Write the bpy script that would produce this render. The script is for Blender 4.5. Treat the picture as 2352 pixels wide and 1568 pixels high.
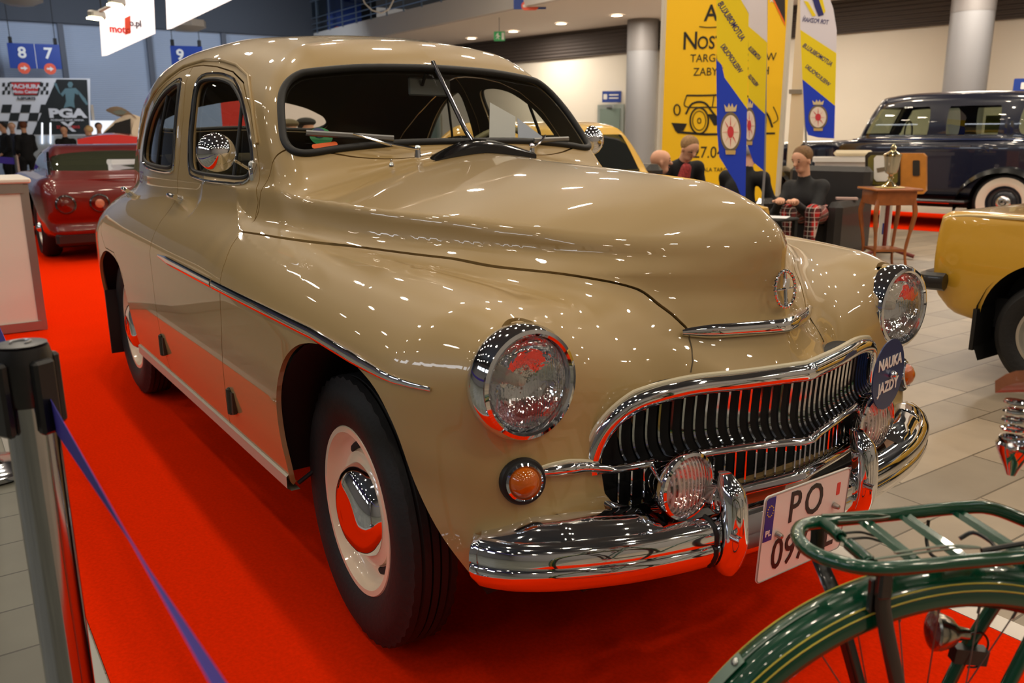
import bpy, math, random
import numpy as np
from mathutils import Vector, Matrix
for _o in list(bpy.data.objects): bpy.data.objects.remove(_o)
SC=bpy.context.scene; COL=SC.collection
R=math.radians; PI=math.pi
# ---------------------------------------------------------------- camera
def make_camera():
    yaw,pitch,roll,f=R(145.52044822),R(-13.76085832),R(-0.37597684),1962.2989507
    fwd=Vector((math.cos(yaw)*math.cos(pitch),math.sin(yaw)*math.cos(pitch),math.sin(pitch)))
    rt=Vector((math.sin(yaw),-math.cos(yaw),0)); up=rt.cross(fwd)
    cr,sr=math.cos(roll),math.sin(roll)
    r2=rt*cr+up*sr; u2=-rt*sr+up*cr
    cd=bpy.data.cameras.new('camera'); cd.sensor_width=36; cd.lens=f/2352*36; cd.clip_start=.05; cd.clip_end=200
    cd.dof.use_dof=True; cd.dof.focus_distance=2.15; cd.dof.aperture_fstop=5.8
    o=bpy.data.objects.new('camera',cd); COL.objects.link(o)
    m=Matrix((r2,u2,-fwd)).transposed().to_4x4(); m.translation=Vector((1.88418266,-1.56293758,1.29359409)); o.matrix_world=m
    SC.camera=o
make_camera()
# ---------------------------------------------------------------- exposure, world, lights of the hall
SC.view_settings.view_transform='Standard'; SC.view_settings.look='None'
SC.view_settings.exposure=0.0; SC.view_settings.gamma=1; SC.view_settings.use_curve_mapping=False
W=bpy.data.worlds.new('world'); SC.world=W; W.use_nodes=True
W.node_tree.nodes['Background'].inputs[0].default_value=(.60,.56,.52,1); W.node_tree.nodes['Background'].inputs[1].default_value=.30
def area(name,loc,size,power,color=(1,.86,.68),rot=(0,0,0),size_y=None,shape='DISK',spread=180):
    l=bpy.data.lights.new(name,'AREA'); l.shape=shape; l.size=size
    if size_y: l.size_y=size_y
    l.energy=power; l.color=color; l.spread=R(spread)
    o=bpy.data.objects.new(name,l); o.location=loc; o.rotation_euler=rot; COL.objects.link(o); return o
CEIL=6.6
LAMPS=[]
for ix in range(-6,5):
    for iy in range(-3,6):
        LAMPS.append((ix*2.6+1.1+(.6 if iy%2 else 0), iy*2.5-.6, CEIL-.35-.12*((ix*7+iy*3)%4)))
for p in LAMPS: area('hall_lamp_light',p,.26,(34 if p[1]>2 else 28 if p[1]>-1.5 else 19 if p[1]>-3.5 else 11)*(1.25 if p[0]<-6 else 1))
for x in (-20,-15.5,-11,-6.5,-2): area('gallery_light',(x,14.2,4.2),1.1,135,(1,.89,.76))
for y in (-3,3,8): area('end_wall_fill',(-25.5,y,5.2),1.6,95,(.80,.88,1),(0,R(55),0))  # unseen cool fill lights, added to brighten the end wall
# unseen bluish panels high on the left, for the rectangles mirrored in the paint
for x in (-7.5,-4.7,-1.9,.9,3.7): area('side_panel_light',(x,-9.7,4.6),1.9,34,(.86,.92,1),(R(78),0,0),.75,'RECTANGLE')
# ---------------------------------------------------------------- materials
MATS={}
def lin(c):
    return tuple((v/12.92 if v<=.04045 else ((v+.055)/1.055)**2.4) for v in [q/255 for q in c])
def mat(name,rgb,rough=.5,metal=0.,coat=0.,coat_rough=.03,spec=.5,emit=None,noise=None,bump=None,trans=0.,alpha=1.,ior=1.5,sheen=0.):
    """procedural Principled material; rgb is 0-255; noise=(scale,amount) varies the colour, bump=(scale,strength)"""
    if name in MATS: return MATS[name]
    m=bpy.data.materials.new(name); m.use_nodes=True; nt=m.node_tree; b=nt.nodes['Principled BSDF']
    c=lin(rgb)+(1,)
    b.inputs['Base Color'].default_value=c; b.inputs['Roughness'].default_value=rough; b.inputs['Metallic'].default_value=metal
    b.inputs['Coat Weight'].default_value=coat; b.inputs['Coat Roughness'].default_value=coat_rough
    b.inputs['Specular IOR Level'].default_value=spec; b.inputs['IOR'].default_value=ior
    b.inputs['Transmission Weight'].default_value=trans; b.inputs['Alpha'].default_value=alpha
    if sheen: b.inputs['Sheen Weight'].default_value=sheen
    if emit: b.inputs['Emission Color'].default_value=lin(rgb)+(1,); b.inputs['Emission Strength'].default_value=emit
    if noise or bump:
        tc=nt.nodes.new('ShaderNodeTexCoord')
    if noise:
        n=nt.nodes.new('ShaderNodeTexNoise'); n.inputs['Scale'].default_value=noise[0]; n.inputs['Detail'].default_value=4
        nt.links.new(tc.outputs['Object'],n.inputs['Vector'])
        r=nt.nodes.new('ShaderNodeMapRange'); r.inputs['From Min'].default_value=.3; r.inputs['From Max'].default_value=.7
        r.inputs['To Min'].default_value=1-noise[1]; r.inputs['To Max'].default_value=1+noise[1]
        nt.links.new(n.outputs['Fac'],r.inputs['Value'])
        x=nt.nodes.new('ShaderNodeVectorMath'); x.operation='SCALE'; x.inputs[0].default_value=c[:3]
        nt.links.new(r.outputs[0],x.inputs['Scale']); nt.links.new(x.outputs[0],b.inputs['Base Color'])
    if bump:
        n=nt.nodes.new('ShaderNodeTexNoise'); n.inputs['Scale'].default_value=bump[0]; n.inputs['Detail'].default_value=3
        nt.links.new(tc.outputs['Object'],n.inputs['Vector'])
        bp=nt.nodes.new('ShaderNodeBump'); bp.inputs['Strength'].default_value=bump[1]; bp.inputs['Distance'].default_value=.01
        nt.links.new(n.outputs['Fac'],bp.inputs['Height']); nt.links.new(bp.outputs[0],b.inputs['Normal'])
    MATS[name]=m; return m
def one_sided_ior(nt,f,ior):
    """a thin pane reflects alike from both of its faces"""
    g=nt.nodes.new('ShaderNodeNewGeometry'); m=nt.nodes.new('ShaderNodeMapRange'); m.inputs['To Min'].default_value=ior; m.inputs['To Max'].default_value=1/ior
    nt.links.new(g.outputs['Backfacing'],m.inputs['Value']); nt.links.new(m.outputs[0],f.inputs[0])
def glass(name,tint=(235,240,236),rough=.0,refl=1.0):
    if name in MATS: return MATS[name]
    m=bpy.data.materials.new(name); m.use_nodes=True; nt=m.node_tree; nt.nodes.clear()
    o=nt.nodes.new('ShaderNodeOutputMaterial'); t=nt.nodes.new('ShaderNodeBsdfTransparent'); g=nt.nodes.new('ShaderNodeBsdfGlossy')
    t.inputs[0].default_value=lin(tint)+(1,); g.inputs['Roughness'].default_value=rough
    f=nt.nodes.new('ShaderNodeFresnel'); one_sided_ior(nt,f,1.52)
    k=nt.nodes.new('ShaderNodeMath'); k.operation='MULTIPLY'; k.inputs[1].default_value=1.6*refl; k.use_clamp=True
    nt.links.new(f.outputs[0],k.inputs[0])
    x=nt.nodes.new('ShaderNodeMixShader'); nt.links.new(k.outputs[0],x.inputs[0]); nt.links.new(t.outputs[0],x.inputs[1]); nt.links.new(g.outputs[0],x.inputs[2])
    nt.links.new(x.outputs[0],o.inputs[0]); MATS[name]=m; return m
PAINT=mat('beige_paint',(168,140,89),.40,.0,1.,.018,.6)
CHROME=mat('chrome',(232,234,238),.045,1.)
STEEL=mat('brushed_steel',(190,192,195),.24,1.)
BLACKRUB=mat('black_rubber',(14,14,15),.55)
TYRE=mat('tyre_rubber',(17,17,18),.62,bump=(60,.15))
BLACK=mat('matt_black',(9,9,10),.7)
GLOSSBLK=mat('gloss_black',(10,10,12),.15,coat=.6)
CREAM=mat('cream_enamel',(240,222,194),.3,coat=.7)
CARGLASS=glass('car_glass',(248,250,246))
# ---------------------------------------------------------------- scene helpers
def tag(o,label=None,cat=None,group=None,kind=None):
    if label: o['label']=label
    if cat: o['category']=cat
    if group: o['group']=group
    if kind: o['kind']=kind
    return o
def thing(name,label,cat,loc=(0,0,0),rz=0.,group=None,rot=None,scale=None):
    o=bpy.data.objects.new(name,None); o.empty_display_size=.1; COL.objects.link(o)
    o.location=loc; o.rotation_euler=rot if rot else (0,0,rz)
    if scale: o.scale=(scale,)*3
    return tag(o,label,cat,group)
def copy_tree(o,parent=None):
    c=o.copy(); COL.objects.link(c)
    if parent: c.parent=parent
    for ch in list(o.children): copy_tree(ch,c)
    return c
def link_mesh(name,me,m,parent=None,label=None):
    o=bpy.data.objects.new(name,me); COL.objects.link(o)
    if m is not None:
        for q in (m if isinstance(m,(list,tuple)) else [m]): me.materials.append(q)
    if parent: o.parent=parent
    if label: o['label']=label
    return o
def catmull(pts,n=8,closed=False):
    P=[Vector(p) for p in pts]; o=[]; N=len(P)
    for i in range(N if closed else N-1):
        a=P[(i-1)%N] if (closed or i>0) else P[0]*2-P[1]
        b=P[i]; c=P[(i+1)%N]; d=P[(i+2)%N] if (closed or i<N-2) else P[-1]*2-P[-2]
        for k in range(n):
            t=k/n; o.append(.5*((2*b)+(c-a)*t+(2*a-5*b+4*c-d)*t*t+(3*b-a-3*c+d)*t**3))
    if not closed: o.append(P[-1].copy())
    return o
class MB:
    """collects shapes and links them as one mesh object"""
    def __init__(s): s.v=[]; s.f=[]; s.m=[]; s.s=[]; s.mi=0; s.sm=True; s.X=None
    def add(s,vs,fs,smooth=None):
        n=len(s.v)
        if s.X is not None: vs=[s.X@Vector(v) for v in vs]
        s.v+=[tuple(v) for v in vs]; s.f+=[tuple(i+n for i in f) for f in fs]; s.m+=[s.mi]*len(fs)
        s.s+=[s.sm if smooth is None else smooth]*len(fs); return s
    def box(s,c,d,rz=0,rot=None,bev=0):
        x,y,z=d[0]/2,d[1]/2,d[2]/2; M=(Matrix.Rotation(rz,3,'Z') if rot is None else rot.to_3x3() if hasattr(rot,'to_3x3') else rot); c=Vector(c)
        if bev<=0:
            vs=[c+M@Vector((sx*x,sy*y,sz*z)) for sx in (-1,1) for sy in (-1,1) for sz in (-1,1)]
            return s.add(vs,[(0,1,3,2),(4,6,7,5),(0,4,5,1),(2,3,7,6),(0,2,6,4),(1,5,7,3)],False)
        b=min(bev,x*.98,y*.98,z*.98); vs=[];fs=[]; idx={}
        for sx in (-1,1):
            for sy in (-1,1):
                for sz in (-1,1):
                    for a in range(3):
                        q=[sx*(x-b),sy*(y-b),sz*(z-b)]; q[a]=(sx*x,sy*y,sz*z)[a]; idx[(sx,sy,sz,a)]=len(vs); vs.append(c+M@Vector(q))
        for a in range(3):
            u,w=(a+1)%3,(a+2)%3
            for sg in (-1,1):
                k=[]
                for (su,sw) in ((-1,-1),(1,-1),(1,1),(-1,1)):
                    t=[0,0,0]; t[a]=sg;t[u]=su;t[w]=sw; k.append(idx[(t[0],t[1],t[2],a)])
                fs.append(tuple(k if sg>0 else k[::-1]))
            for su in (-1,1):
                for sw in (-1,1):
                    k=[]
                    for (sg,f) in ((-1,u),(1,u),(1,w),(-1,w)):
                        t=[0,0,0]; t[a]=sg;t[u]=su;t[w]=sw; k.append(idx[(t[0],t[1],t[2],f)])
                    fs.append(tuple(k if su*sw<0 else k[::-1]))
        for sx in (-1,1):
            for sy in (-1,1):
                for sz in (-1,1):
                    k=[idx[(sx,sy,sz,a)] for a in range(3)]; fs.append(tuple(k if sx*sy*sz>0 else k[::-1]))
        return s.add(vs,fs,False)
    def tube(s,path,r,seg=10,closed=False,cap=True,flat=1.,up=None):
        """round (or flattened along `up`) tube along a path; r may be a list"""
        P=[Vector(p) for p in path]; n=len(P); rr=r if isinstance(r,(list,tuple)) else [r]*n
        vs=[];fs=[]; prev=None
        for i in range(n):
            if closed: t=(P[(i+1)%n]-P[i-1])
            else: t=P[min(i+1,n-1)]-P[max(i-1,0)]
            if t.length<1e-9: t=Vector((0,0,1))
            t.normalize()
            if up is not None:
                a=Vector(up)-t*t.dot(Vector(up))
                if a.length<1e-4: a=t.orthogonal()
            elif prev is None: a=t.orthogonal()
            else: a=prev-t*t.dot(prev)
            a.normalize(); prev=a; b=t.cross(a)
            for k in range(seg):
                q=2*PI*k/seg; vs.append(P[i]+(a*math.cos(q)*flat+b*math.sin(q))*rr[i])
        m=n if closed else n-1
        for i in range(m):
            j=(i+1)%n
            for k in range(seg):
                l=(k+1)%seg; fs.append((i*seg+k,i*seg+l,j*seg+l,j*seg+k))
        if cap and not closed:
            fs.append(tuple(range(seg))[::-1]); fs.append(tuple((n-1)*seg+k for k in range(seg)))
        return s.add(vs,fs)
    def lathe(s,prof,c=(0,0,0),axis='Z',seg=32,closed=False,M=None,cap=False):
        """profile [(r,h)] turned about an axis through c"""
        c=Vector(c); 
        if M is None: M={'Z':Matrix.Identity(3),'Y':Matrix(((1,0,0),(0,0,1),(0,-1,0))),'X':Matrix(((0,0,1),(0,1,0),(-1,0,0)))}[axis]
        vs=[];fs=[]; n=len(prof)
        for (r,h) in prof:
            for k in range(seg):
                q=2*PI*k/seg; vs.append(c+M@Vector((r*math.cos(q),r*math.sin(q),h)))
        for i in range(n if closed else n-1):
            j=(i+1)%n
            for k in range(seg):
                l=(k+1)%seg; fs.append((i*seg+k,i*seg+l,j*seg+l,j*seg+k))
        if cap:
            if prof[0][0]>1e-5: fs.append(tuple(range(seg))[::-1])
            if prof[-1][0]>1e-5: fs.append(tuple((n-1)*seg+k for k in range(seg)))
        return s.add(vs,fs)
    def prism(s,poly,d,M=None,smooth=False):
        """polygon [(u,v)] extruded by d along local z, placed by 4x4 M"""
        M=M or Matrix.Identity(4); n=len(poly)
        vs=[M@Vector((u,v,0)) for u,v in poly]+[M@Vector((u,v,d)) for u,v in poly]
        fs=[tuple(range(n))[::-1],tuple(range(n,2*n))]
        s.add(vs,fs,False); n0=len(s.v)-2*n
        for i in range(n):
            j=(i+1)%n; s.f.append((n0+i,n0+j,n0+n+j,n0+n+i)); s.m.append(s.mi); s.s.append(smooth)
        return s
    def grid(s,rows,closed_u=False,closed_v=False):
        n=len(rows);m=len(rows[0]); vs=[p for r in rows for p in r]; fs=[]
        for i in range(n if closed_v else n-1):
            for j in range(m if closed_u else m-1):
                a=i*m+j;b=i*m+(j+1)%m;c2=((i+1)%n)*m+(j+1)%m;d=((i+1)%n)*m+j; fs.append((a,b,c2,d))
        return s.add(vs,fs)
    def ball(s,c,r,seg=16,rings=10,sc=(1,1,1)):
        c=Vector(c); rows=[]
        for i in range(rings+1):
            a=PI*i/rings; rows.append([c+Vector((sc[0]*r*math.sin(a)*math.cos(2*PI*k/seg),sc[1]*r*math.sin(a)*math.sin(2*PI*k/seg),-sc[2]*r*math.cos(a))) for k in range(seg)])
        return s.grid(rows,closed_u=True)
    def build(s,name,m,parent=None,label=None,fix=True):
        me=bpy.data.meshes.new(name); me.from_pydata(s.v,[],s.f); 
        me.polygons.foreach_set('use_smooth',s.s)
        if any(s.m): me.polygons.foreach_set('material_index',s.m)
        me.update()
        if fix:
            import bmesh
            bm=bmesh.new(); bm.from_mesh(me); bmesh.ops.remove_doubles(bm,verts=bm.verts,dist=1e-5); bmesh.ops.recalc_face_normals(bm,faces=bm.faces); bm.to_mesh(me); bm.free()
        if any(s.s):
            me.set_sharp_from_angle(angle=R(38))
        return link_mesh(name,me,m,parent,label)
def frame(o,x,y,z):
    """4x4 with columns x,y,z and origin o"""
    m=Matrix((Vector(x),Vector(y),Vector(z))).transposed().to_4x4(); m.translation=Vector(o); return m
def text(s,size,M,m,parent,name='lettering',depth=.002,align='CENTER',bold=0.,sx=1.,label=None,space=1.,shear=0.):
    c=bpy.data.curves.new('t','FONT'); c.body=s; c.size=size; c.extrude=depth/2; c.align_x=align; c.align_y='CENTER'; c.offset=bold; c.space_character=space; c.shear=shear
    c.resolution_u=3
    t=bpy.data.objects.new('t',c); COL.objects.link(t); dg=bpy.context.evaluated_depsgraph_get(); dg.update()
    me=bpy.data.meshes.new_from_object(t.evaluated_get(dg)); bpy.data.objects.remove(t)
    me.transform(M@Matrix.Diagonal((sx,1,1,1))); me.materials.clear()
    if M.determinant()*sx<0: me.flip_normals()
    return link_mesh(name,me,m,parent,label)
def disc(r,n=32,c=(0,0)): return [(c[0]+r*math.cos(2*PI*k/n),c[1]+r*math.sin(2*PI*k/n)) for k in range(n)]
# ---------------------------------------------------------------- car body shape (signed field in car space)
import numpy as np
def pch(x, xs, ys):
    xs=np.asarray(xs,float); ys=np.asarray(ys,float)
    h=np.diff(xs); d=np.diff(ys)/h
    m=np.zeros_like(ys); m[0]=d[0]; m[-1]=d[-1]
    for i in range(1,len(xs)-1):
        if d[i-1]*d[i]>0:
            w1=2*h[i]+h[i-1]; w2=h[i]+2*h[i-1]
            m[i]=(w1+w2)/(w1/d[i-1]+w2/d[i])
    x=np.clip(x,xs[0],xs[-1]); i=np.clip(np.searchsorted(xs,x,side='right')-1,0,len(xs)-2)
    t=(x-xs[i])/h[i]; t2=t*t; t3=t2*t
    return (2*t3-3*t2+1)*ys[i]+(t3-2*t2+t)*h[i]*m[i]+(-2*t3+3*t2)*ys[i+1]+(t3-t2)*h[i]*m[i+1]
def rmax(a,b,r):
    u=np.maximum(a+r,0); v=np.maximum(b+r,0)
    return np.minimum(np.maximum(a+r,b+r),0)-r+np.sqrt(u*u+v*v)
def smin(a,b,k):
    h=np.maximum(k-np.abs(a-b),0)/k
    return np.minimum(a,b)-h*h*k*0.25
def field(x,s,z):
    s=np.abs(s)
    # pontoon with fenders
    Wm=pch(x,[-3.9,-3.6,-3.2,-2.8,-2.3,-1.2,-.2,.3,.7],[.50,.69,.80,.845,.85,.847,.845,.835,.80])
    low=np.maximum(.68-z,0)
    W=Wm-.33*low**2-.10*np.maximum(z-.85,0)
    Zc=pch(x,[-3.95,-3.7,-3.4,-3.0,-2.6,-2.2,-1.6,-1.0,-.6,-.2,.2,.4,.55,.65],[.62,.80,.93,1.01,1.06,1.08,1.075,1.06,1.03,.995,.975,.955,.93,.905])
    inn=np.maximum(.62-s,0)
    Zt=Zc-pch(x,[-.6,0,.4,.6],[0,.05,.35,.5])*inn**2
    r=pch(x,[-3.8,-1.4,-.8,-.2,.3,.6],[.25,.25,.23,.21,.20,.19])
    fp=rmax(s-W,z-Zt,r)
    Xf=pch(s,[0,.25,.45,.62,.72,.85],[.60,.62,.60,.585,.555,.50])+.03*np.exp(-((z-.5)/.16)**2)-.5*np.maximum(.40-z,0)
    fp=rmax(fp,x-Xf,.16)
    fp=rmax(fp,-3.72-x,.3)
    # hood prow
    sv=[0,.02,.08,.148,.21,.26,.31,.363,.43,.466,.51,.56,.63,.70]
    D1=pch(s,sv,[0,.0066,.0445,.0976,.154,.210,.2745,.3465,.458,.53,.641,.811,1.176,1.66])
    D2=pch(s,sv,[0,.006,.040,.085,.13,.175,.225,.285,.38,.44,.53,.70,1.08,1.6])
    D3=pch(s,sv,[0,.005,.030,.062,.10,.13,.165,.20,.25,.28,.32,.37,.46,.60])
    D4=pch(s,[0,.06,.15,.25,.35,.45,.55,.7],[0,.008,.03,.055,.09,.135,.20,.35])
    def w(a,b):
        t=np.clip((z-a)/(b-a),0,1); return t*t*(3-2*t)
    w12=w(.98,1.032); w23=w(.86,1.0); w34=w(.74,.86)
    D=D4+(D3-D4)*w34; D=D+(D2-D3)*w23; D=D+(D1-D2)*w12
    xn=pch(z,[.30,.40,.50,.62,.70,.764,.81,.861,.91,.95,1.02,1.10,1.2],[.62,.69,.725,.745,.743,.727,.708,.690,.676,.668,.668,.668,.66])
    ff=(x-(xn-D))/np.sqrt(1+pch(x,[-1,-.3,.2,.5,.68],[9,9,4,1.6,.4]))
    zt=pch(x,[-1.2,-.6,-.2,.2,.4,.54,.62,.67,.72],[1.25,1.228,1.206,1.187,1.176,1.143,1.105,1.055,.99])
    a=pch(x,[-1,-.315,.023,.25,.423,.498,.564,.624,.7],[.22,.243,.285,.417,.753,.98,1.45,2.6,3.6])
    ft=(z-(zt+.003-a*s**1.45))/np.sqrt(1+pch(x,[-1,.2,.6],[.1,.2,1]))
    rr=.019
    fh=rmax(ff,ft,rr)
    fh=np.maximum(np.maximum(fh,-1.3-x),s-.69)
    # greenhouse
    Wg=pch(x,[-3.7,-3.2,-2.8,-2.4,-2.0,-1.5,-1.0,-.6],[.50,.57,.635,.70,.735,.712,.668,.645])
    Wg=Wg-pch(x,[-2.2,-1.2],[.14,.20])*np.maximum(z-1.12,0)-pch(x,[-2.2,-1.2],[.25,.45])*np.maximum(z-1.25,0)**2
    Zr=pch(x,[-3.9,-3.7,-3.4,-3.1,-2.8,-2.5,-2.2,-1.9,-1.6,-1.3,-1.1,-.9,-.6],[.70,.86,1.09,1.30,1.47,1.59,1.645,1.667,1.672,1.657,1.63,1.59,1.50])
    fr=(z-(Zr-pch(x,[-2.2,-1.6,-1.1],[.15,.15,.25])*s**2.2))
    fr=fr/np.sqrt(1+pch(x,[-3.7,-3,-2.4,-1.9],[.8,.3,.12,0]))
    fg=rmax(s-Wg,fr,pch(x,[-2.2,-1.3],[.13,.15]))
    xw=-.615-(z-1.24)*.90-.15*s-.5*np.maximum(s-.42,0)**2
    fg=rmax(fg,(x-xw)*.74,.06)
    f=smin(fp,fh,.09)
    f=smin(f,fg,.06)
    # headlamp nacelles on the fenders
    nc=rmax(np.sqrt((s-.633)**2+(z-.815)**2)-.106,np.maximum(x-.540,.10-x),.02)
    f=smin(f,nc,.08)
    f=rmax(f,.315-z,.03)
    return f
def grad(P,e=1e-3):
    x,s,z=P[:,0],P[:,1],P[:,2]
    return np.stack([field(x+e,s,z)-field(x-e,s,z),field(x,s+e,z)-field(x,s-e,z),field(x,s,z+e)-field(x,s,z-e)],1)/(2*e)
def newton(P,n=5,lock=None):
    P=P.copy()
    for _ in range(n):
        f=field(P[:,0],P[:,1],P[:,2]); g=grad(P)
        if lock is not None: g=np.where(lock,0,g)
        P-= (f/np.maximum((g*g).sum(1),.05))[:,None]*g*.9
    return P
def surface_nets(F,o,h):
    S=F<0; nx,ny,nz=F.shape
    acc=np.zeros((nx-1,ny-1,nz-1,3),np.float32); cnt=np.zeros((nx-1,ny-1,nz-1),np.float32)
    quads=[]
    for ax in range(3):
        sl0=[slice(None)]*3; sl1=[slice(None)]*3; sl0[ax]=slice(0,-1); sl1[ax]=slice(1,None)
        A=F[tuple(sl0)];B=F[tuple(sl1)]; X=(A<0)!=(B<0)
        i,j,k=np.nonzero(X); a=A[i,j,k];b=B[i,j,k]; t=a/(a-b)
        pt=np.stack([i,j,k],1).astype(np.float32); pt[:,ax]+=t
        u,v=[q for q in range(3) if q!=ax]
        idx=np.stack([i,j,k],1)
        for du in (0,-1):
            for dv in (0,-1):
                c=idx.copy(); c[:,u]+=du; c[:,v]+=dv
                ok=(c>=0).all(1)&(c[:,0]<nx-1)&(c[:,1]<ny-1)&(c[:,2]<nz-1)
                cc=c[ok]; np.add.at(acc,(cc[:,0],cc[:,1],cc[:,2]),pt[ok]); np.add.at(cnt,(cc[:,0],cc[:,1],cc[:,2]),1)
        ok=(idx[:,u]>0)&(idx[:,v]>0)&(idx[:,u]<(nx,ny,nz)[u]-1)&(idx[:,v]<(nx,ny,nz)[v]-1)
        I=idx[ok]; neg=a[ok]<0
        q=[]
        for du,dv in ((-1,-1),(0,-1),(0,0),(-1,0)):
            c=I.copy(); c[:,u]+=du; c[:,v]+=dv
            q.append(np.ravel_multi_index(c.T,(nx-1,ny-1,nz-1)))
        q=np.stack(q,1)
        flip=neg if ax!=1 else ~neg
        q[~flip]=q[~flip][:,::-1]
        quads.append(q)
    Q=np.concatenate(quads); used=np.unique(Q)
    V=acc.reshape(-1,3)[used]/cnt.reshape(-1)[used][:,None]
    return V*h+o, np.searchsorted(used,Q)
def split(V,T,g):
    """cut triangles T along g=0 (g per vertex); new vertices are put on the crossing"""
    g=np.where(np.abs(g)<1e-5,0,g)
    sg=np.sign(g)[T]; cr=(sg.min(1)<0)&(sg.max(1)>0)
    keep=T[~cr]; C=T[cr]; new={}; VV=[V]; extra=[]; n=len(V); out=[]
    def mid(a,b):
        k=(a,b) if a<b else (b,a)
        if k not in new:
            t=g[k[0]]/(g[k[0]]-g[k[1]]); new[k]=n+len(extra); extra.append(V[k[0]]+(V[k[1]]-V[k[0]])*t)
        return new[k]
    for t in C.tolist():
        s=[np.sign(g[i]) for i in t]
        # rotate so that vertex 0 is alone on its side
        if 0 in s:
            i=s.index(0); a,b,c=t[i],t[(i+1)%3],t[(i+2)%3]; m=mid(b,c); out+=[(a,b,m),(a,m,c)]
        else:
            i=[k for k in range(3) if s[k]!=s[(k+1)%3] and s[k]!=s[(k+2)%3]][0]
            a,b,c=t[i],t[(i+1)%3],t[(i+2)%3]; m=mid(a,b); q=mid(a,c); out+=[(a,m,q),(m,b,c),(m,c,q)]
    if extra: V=np.concatenate([V,np.array(extra)])
    return V, np.concatenate([keep,np.array(out,dtype=keep.dtype).reshape(-1,3)])
def sdpoly(px,pz,poly):
    """signed distance to a closed 2D polygon, negative inside"""
    P=np.asarray(poly,float); d=np.full(px.shape,1e9); ins=np.zeros(px.shape,bool)
    for i in range(len(P)):
        a=P[i];b=P[(i+1)%len(P)]; e=b-a; wx=px-a[0]; wz=pz-a[1]
        t=np.clip((wx*e[0]+wz*e[1])/max(e@e,1e-12),0,1)
        d=np.minimum(d,(wx-e[0]*t)**2+(wz-e[1]*t)**2)
        c=((a[1]<=pz)&(b[1]>pz))|((b[1]<=pz)&(a[1]>pz))
        xx=a[0]+(pz-a[1])/(e[1] if abs(e[1])>1e-12 else 1e-12)*e[0]
        ins^=c&(px<xx)
    d=np.sqrt(d); return np.where(ins,-d,d)
def smoothpoly(pts,n=8):
    """closed Catmull-Rom through the points"""
    P=np.asarray(pts,float); o=[]
    for i in range(len(P)):
        a,b,c,d=P[i-1],P[i],P[(i+1)%len(P)],P[(i+2)%len(P)]
        for k in range(n):
            t=k/n; o.append(.5*((2*b)+(c-a)*t+(2*a-5*b+4*c-d)*t*t+(3*b-a-3*c+d)*t**3))
    return np.array(o)
def halfmesh(h=.013):
    o=np.array([-3.95,-.05,.26]); n=[int(4.85/h),int(1.0/h),int(1.45/h)]
    X,Y,Z=np.meshgrid(*[o[i]+h*np.arange(n[i]) for i in range(3)],indexing='ij',sparse=False)
    F=field(X.ravel(),np.abs(Y.ravel()),Z.ravel()).reshape(X.shape).astype(np.float32)
    V,Q=surface_nets(F,o,h)
    T=np.concatenate([Q[:,[0,1,2]],Q[:,[0,2,3]]])
    V,T=split(V,T,V[:,1].copy())
    T=T[V[T][:,:,1].mean(1)>0]
    on0=np.abs(V[:,1])<1e-4; V[on0,1]=0; V[:,1]=np.maximum(V[:,1],0)
    lock=np.zeros_like(V,bool); lock[on0,1]=True
    V=newton(V,4,lock); V[:,1]=np.maximum(V[:,1],0)
    return V,T
# ---------------------------------------------------------------- beige saloon: body cut into panels
FD=[(-.875,.20),(-.86,.36),(-.79,.53),(-.745,.69),(-.725,.83),(-.745,.917),(-.775,.964),(-.79,1.01),(-.81,1.05),(-.806,1.087),(-.844,1.142),(-.914,1.249),(-1.025,1.374),(-1.158,1.464),(-1.29,1.508),(-1.45,1.535),(-1.60,1.549),(-1.705,1.551),
    (-1.69,1.50),(-1.635,1.36),(-1.625,1.2),(-1.638,1.08),(-1.645,.97),(-1.64,.80),(-1.635,.60),(-1.64,.45),(-1.64,.20)]
RD=[(-1.64,.20),(-1.64,.45),(-1.635,.60),(-1.64,.80),(-1.645,.97),(-1.638,1.08),(-1.625,1.2),(-1.635,1.36),(-1.69,1.50),(-1.705,1.551),(-1.81,1.540),(-1.918,1.505),(-2.073,1.452),(-2.22,1.39),(-2.38,1.30),(-2.53,1.19),(-2.66,1.07),(-2.74,.97),(-2.745,.90),(-2.70,.82),(-2.62,.765),
    (-2.40,.765),(-2.25,.68),(-2.22,.50),(-2.225,.20)]
WF=smoothpoly([(-1.215,1.452),(-1.10,1.392),(-.99,1.296),(-.935,1.215),(-.94,1.175),(-.985,1.153),(-1.2,1.152),(-1.42,1.158),(-1.478,1.18),(-1.505,1.25),(-1.525,1.36),(-1.545,1.45),(-1.515,1.485),(-1.40,1.487),(-1.30,1.475)],5)
WR=smoothpoly([(-1.745,1.47),(-1.728,1.43),(-1.705,1.3),(-1.70,1.20),(-1.73,1.168),(-1.9,1.166),(-2.1,1.175),(-2.19,1.19),(-2.205,1.225),(-2.16,1.285),(-2.06,1.375),(-1.94,1.443),(-1.83,1.477),(-1.77,1.485)],5)
WSH=[(0.0,1.262),(.15,1.262),(.29,1.258),(.45,1.245),(.545,1.233),(.585,1.24),(.597,1.27),(.587,1.32),(.565,1.39),(.535,1.44),(.49,1.475),(.43,1.49),(.25,1.508),(0,1.512)]
WSP=WSH+[(-a,b) for a,b in WSH[::-1][1:-1]]
WS=np.array(WSP); 
def loop2(pts,n=5): return smoothpoly(pts,n)
WSs=loop2([(a,b) for a,b in WSP],5)
_rw=[(.15,1.322),(.3,1.315),(.42,1.314),(.472,1.342),(.44,1.385),(.36,1.42),(.26,1.45),(.12,1.474)]
RWs=smoothpoly([(0,1.325)]+_rw+[(0,1.48)]+[(-a,b) for a,b in _rw[::-1]],5)
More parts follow.
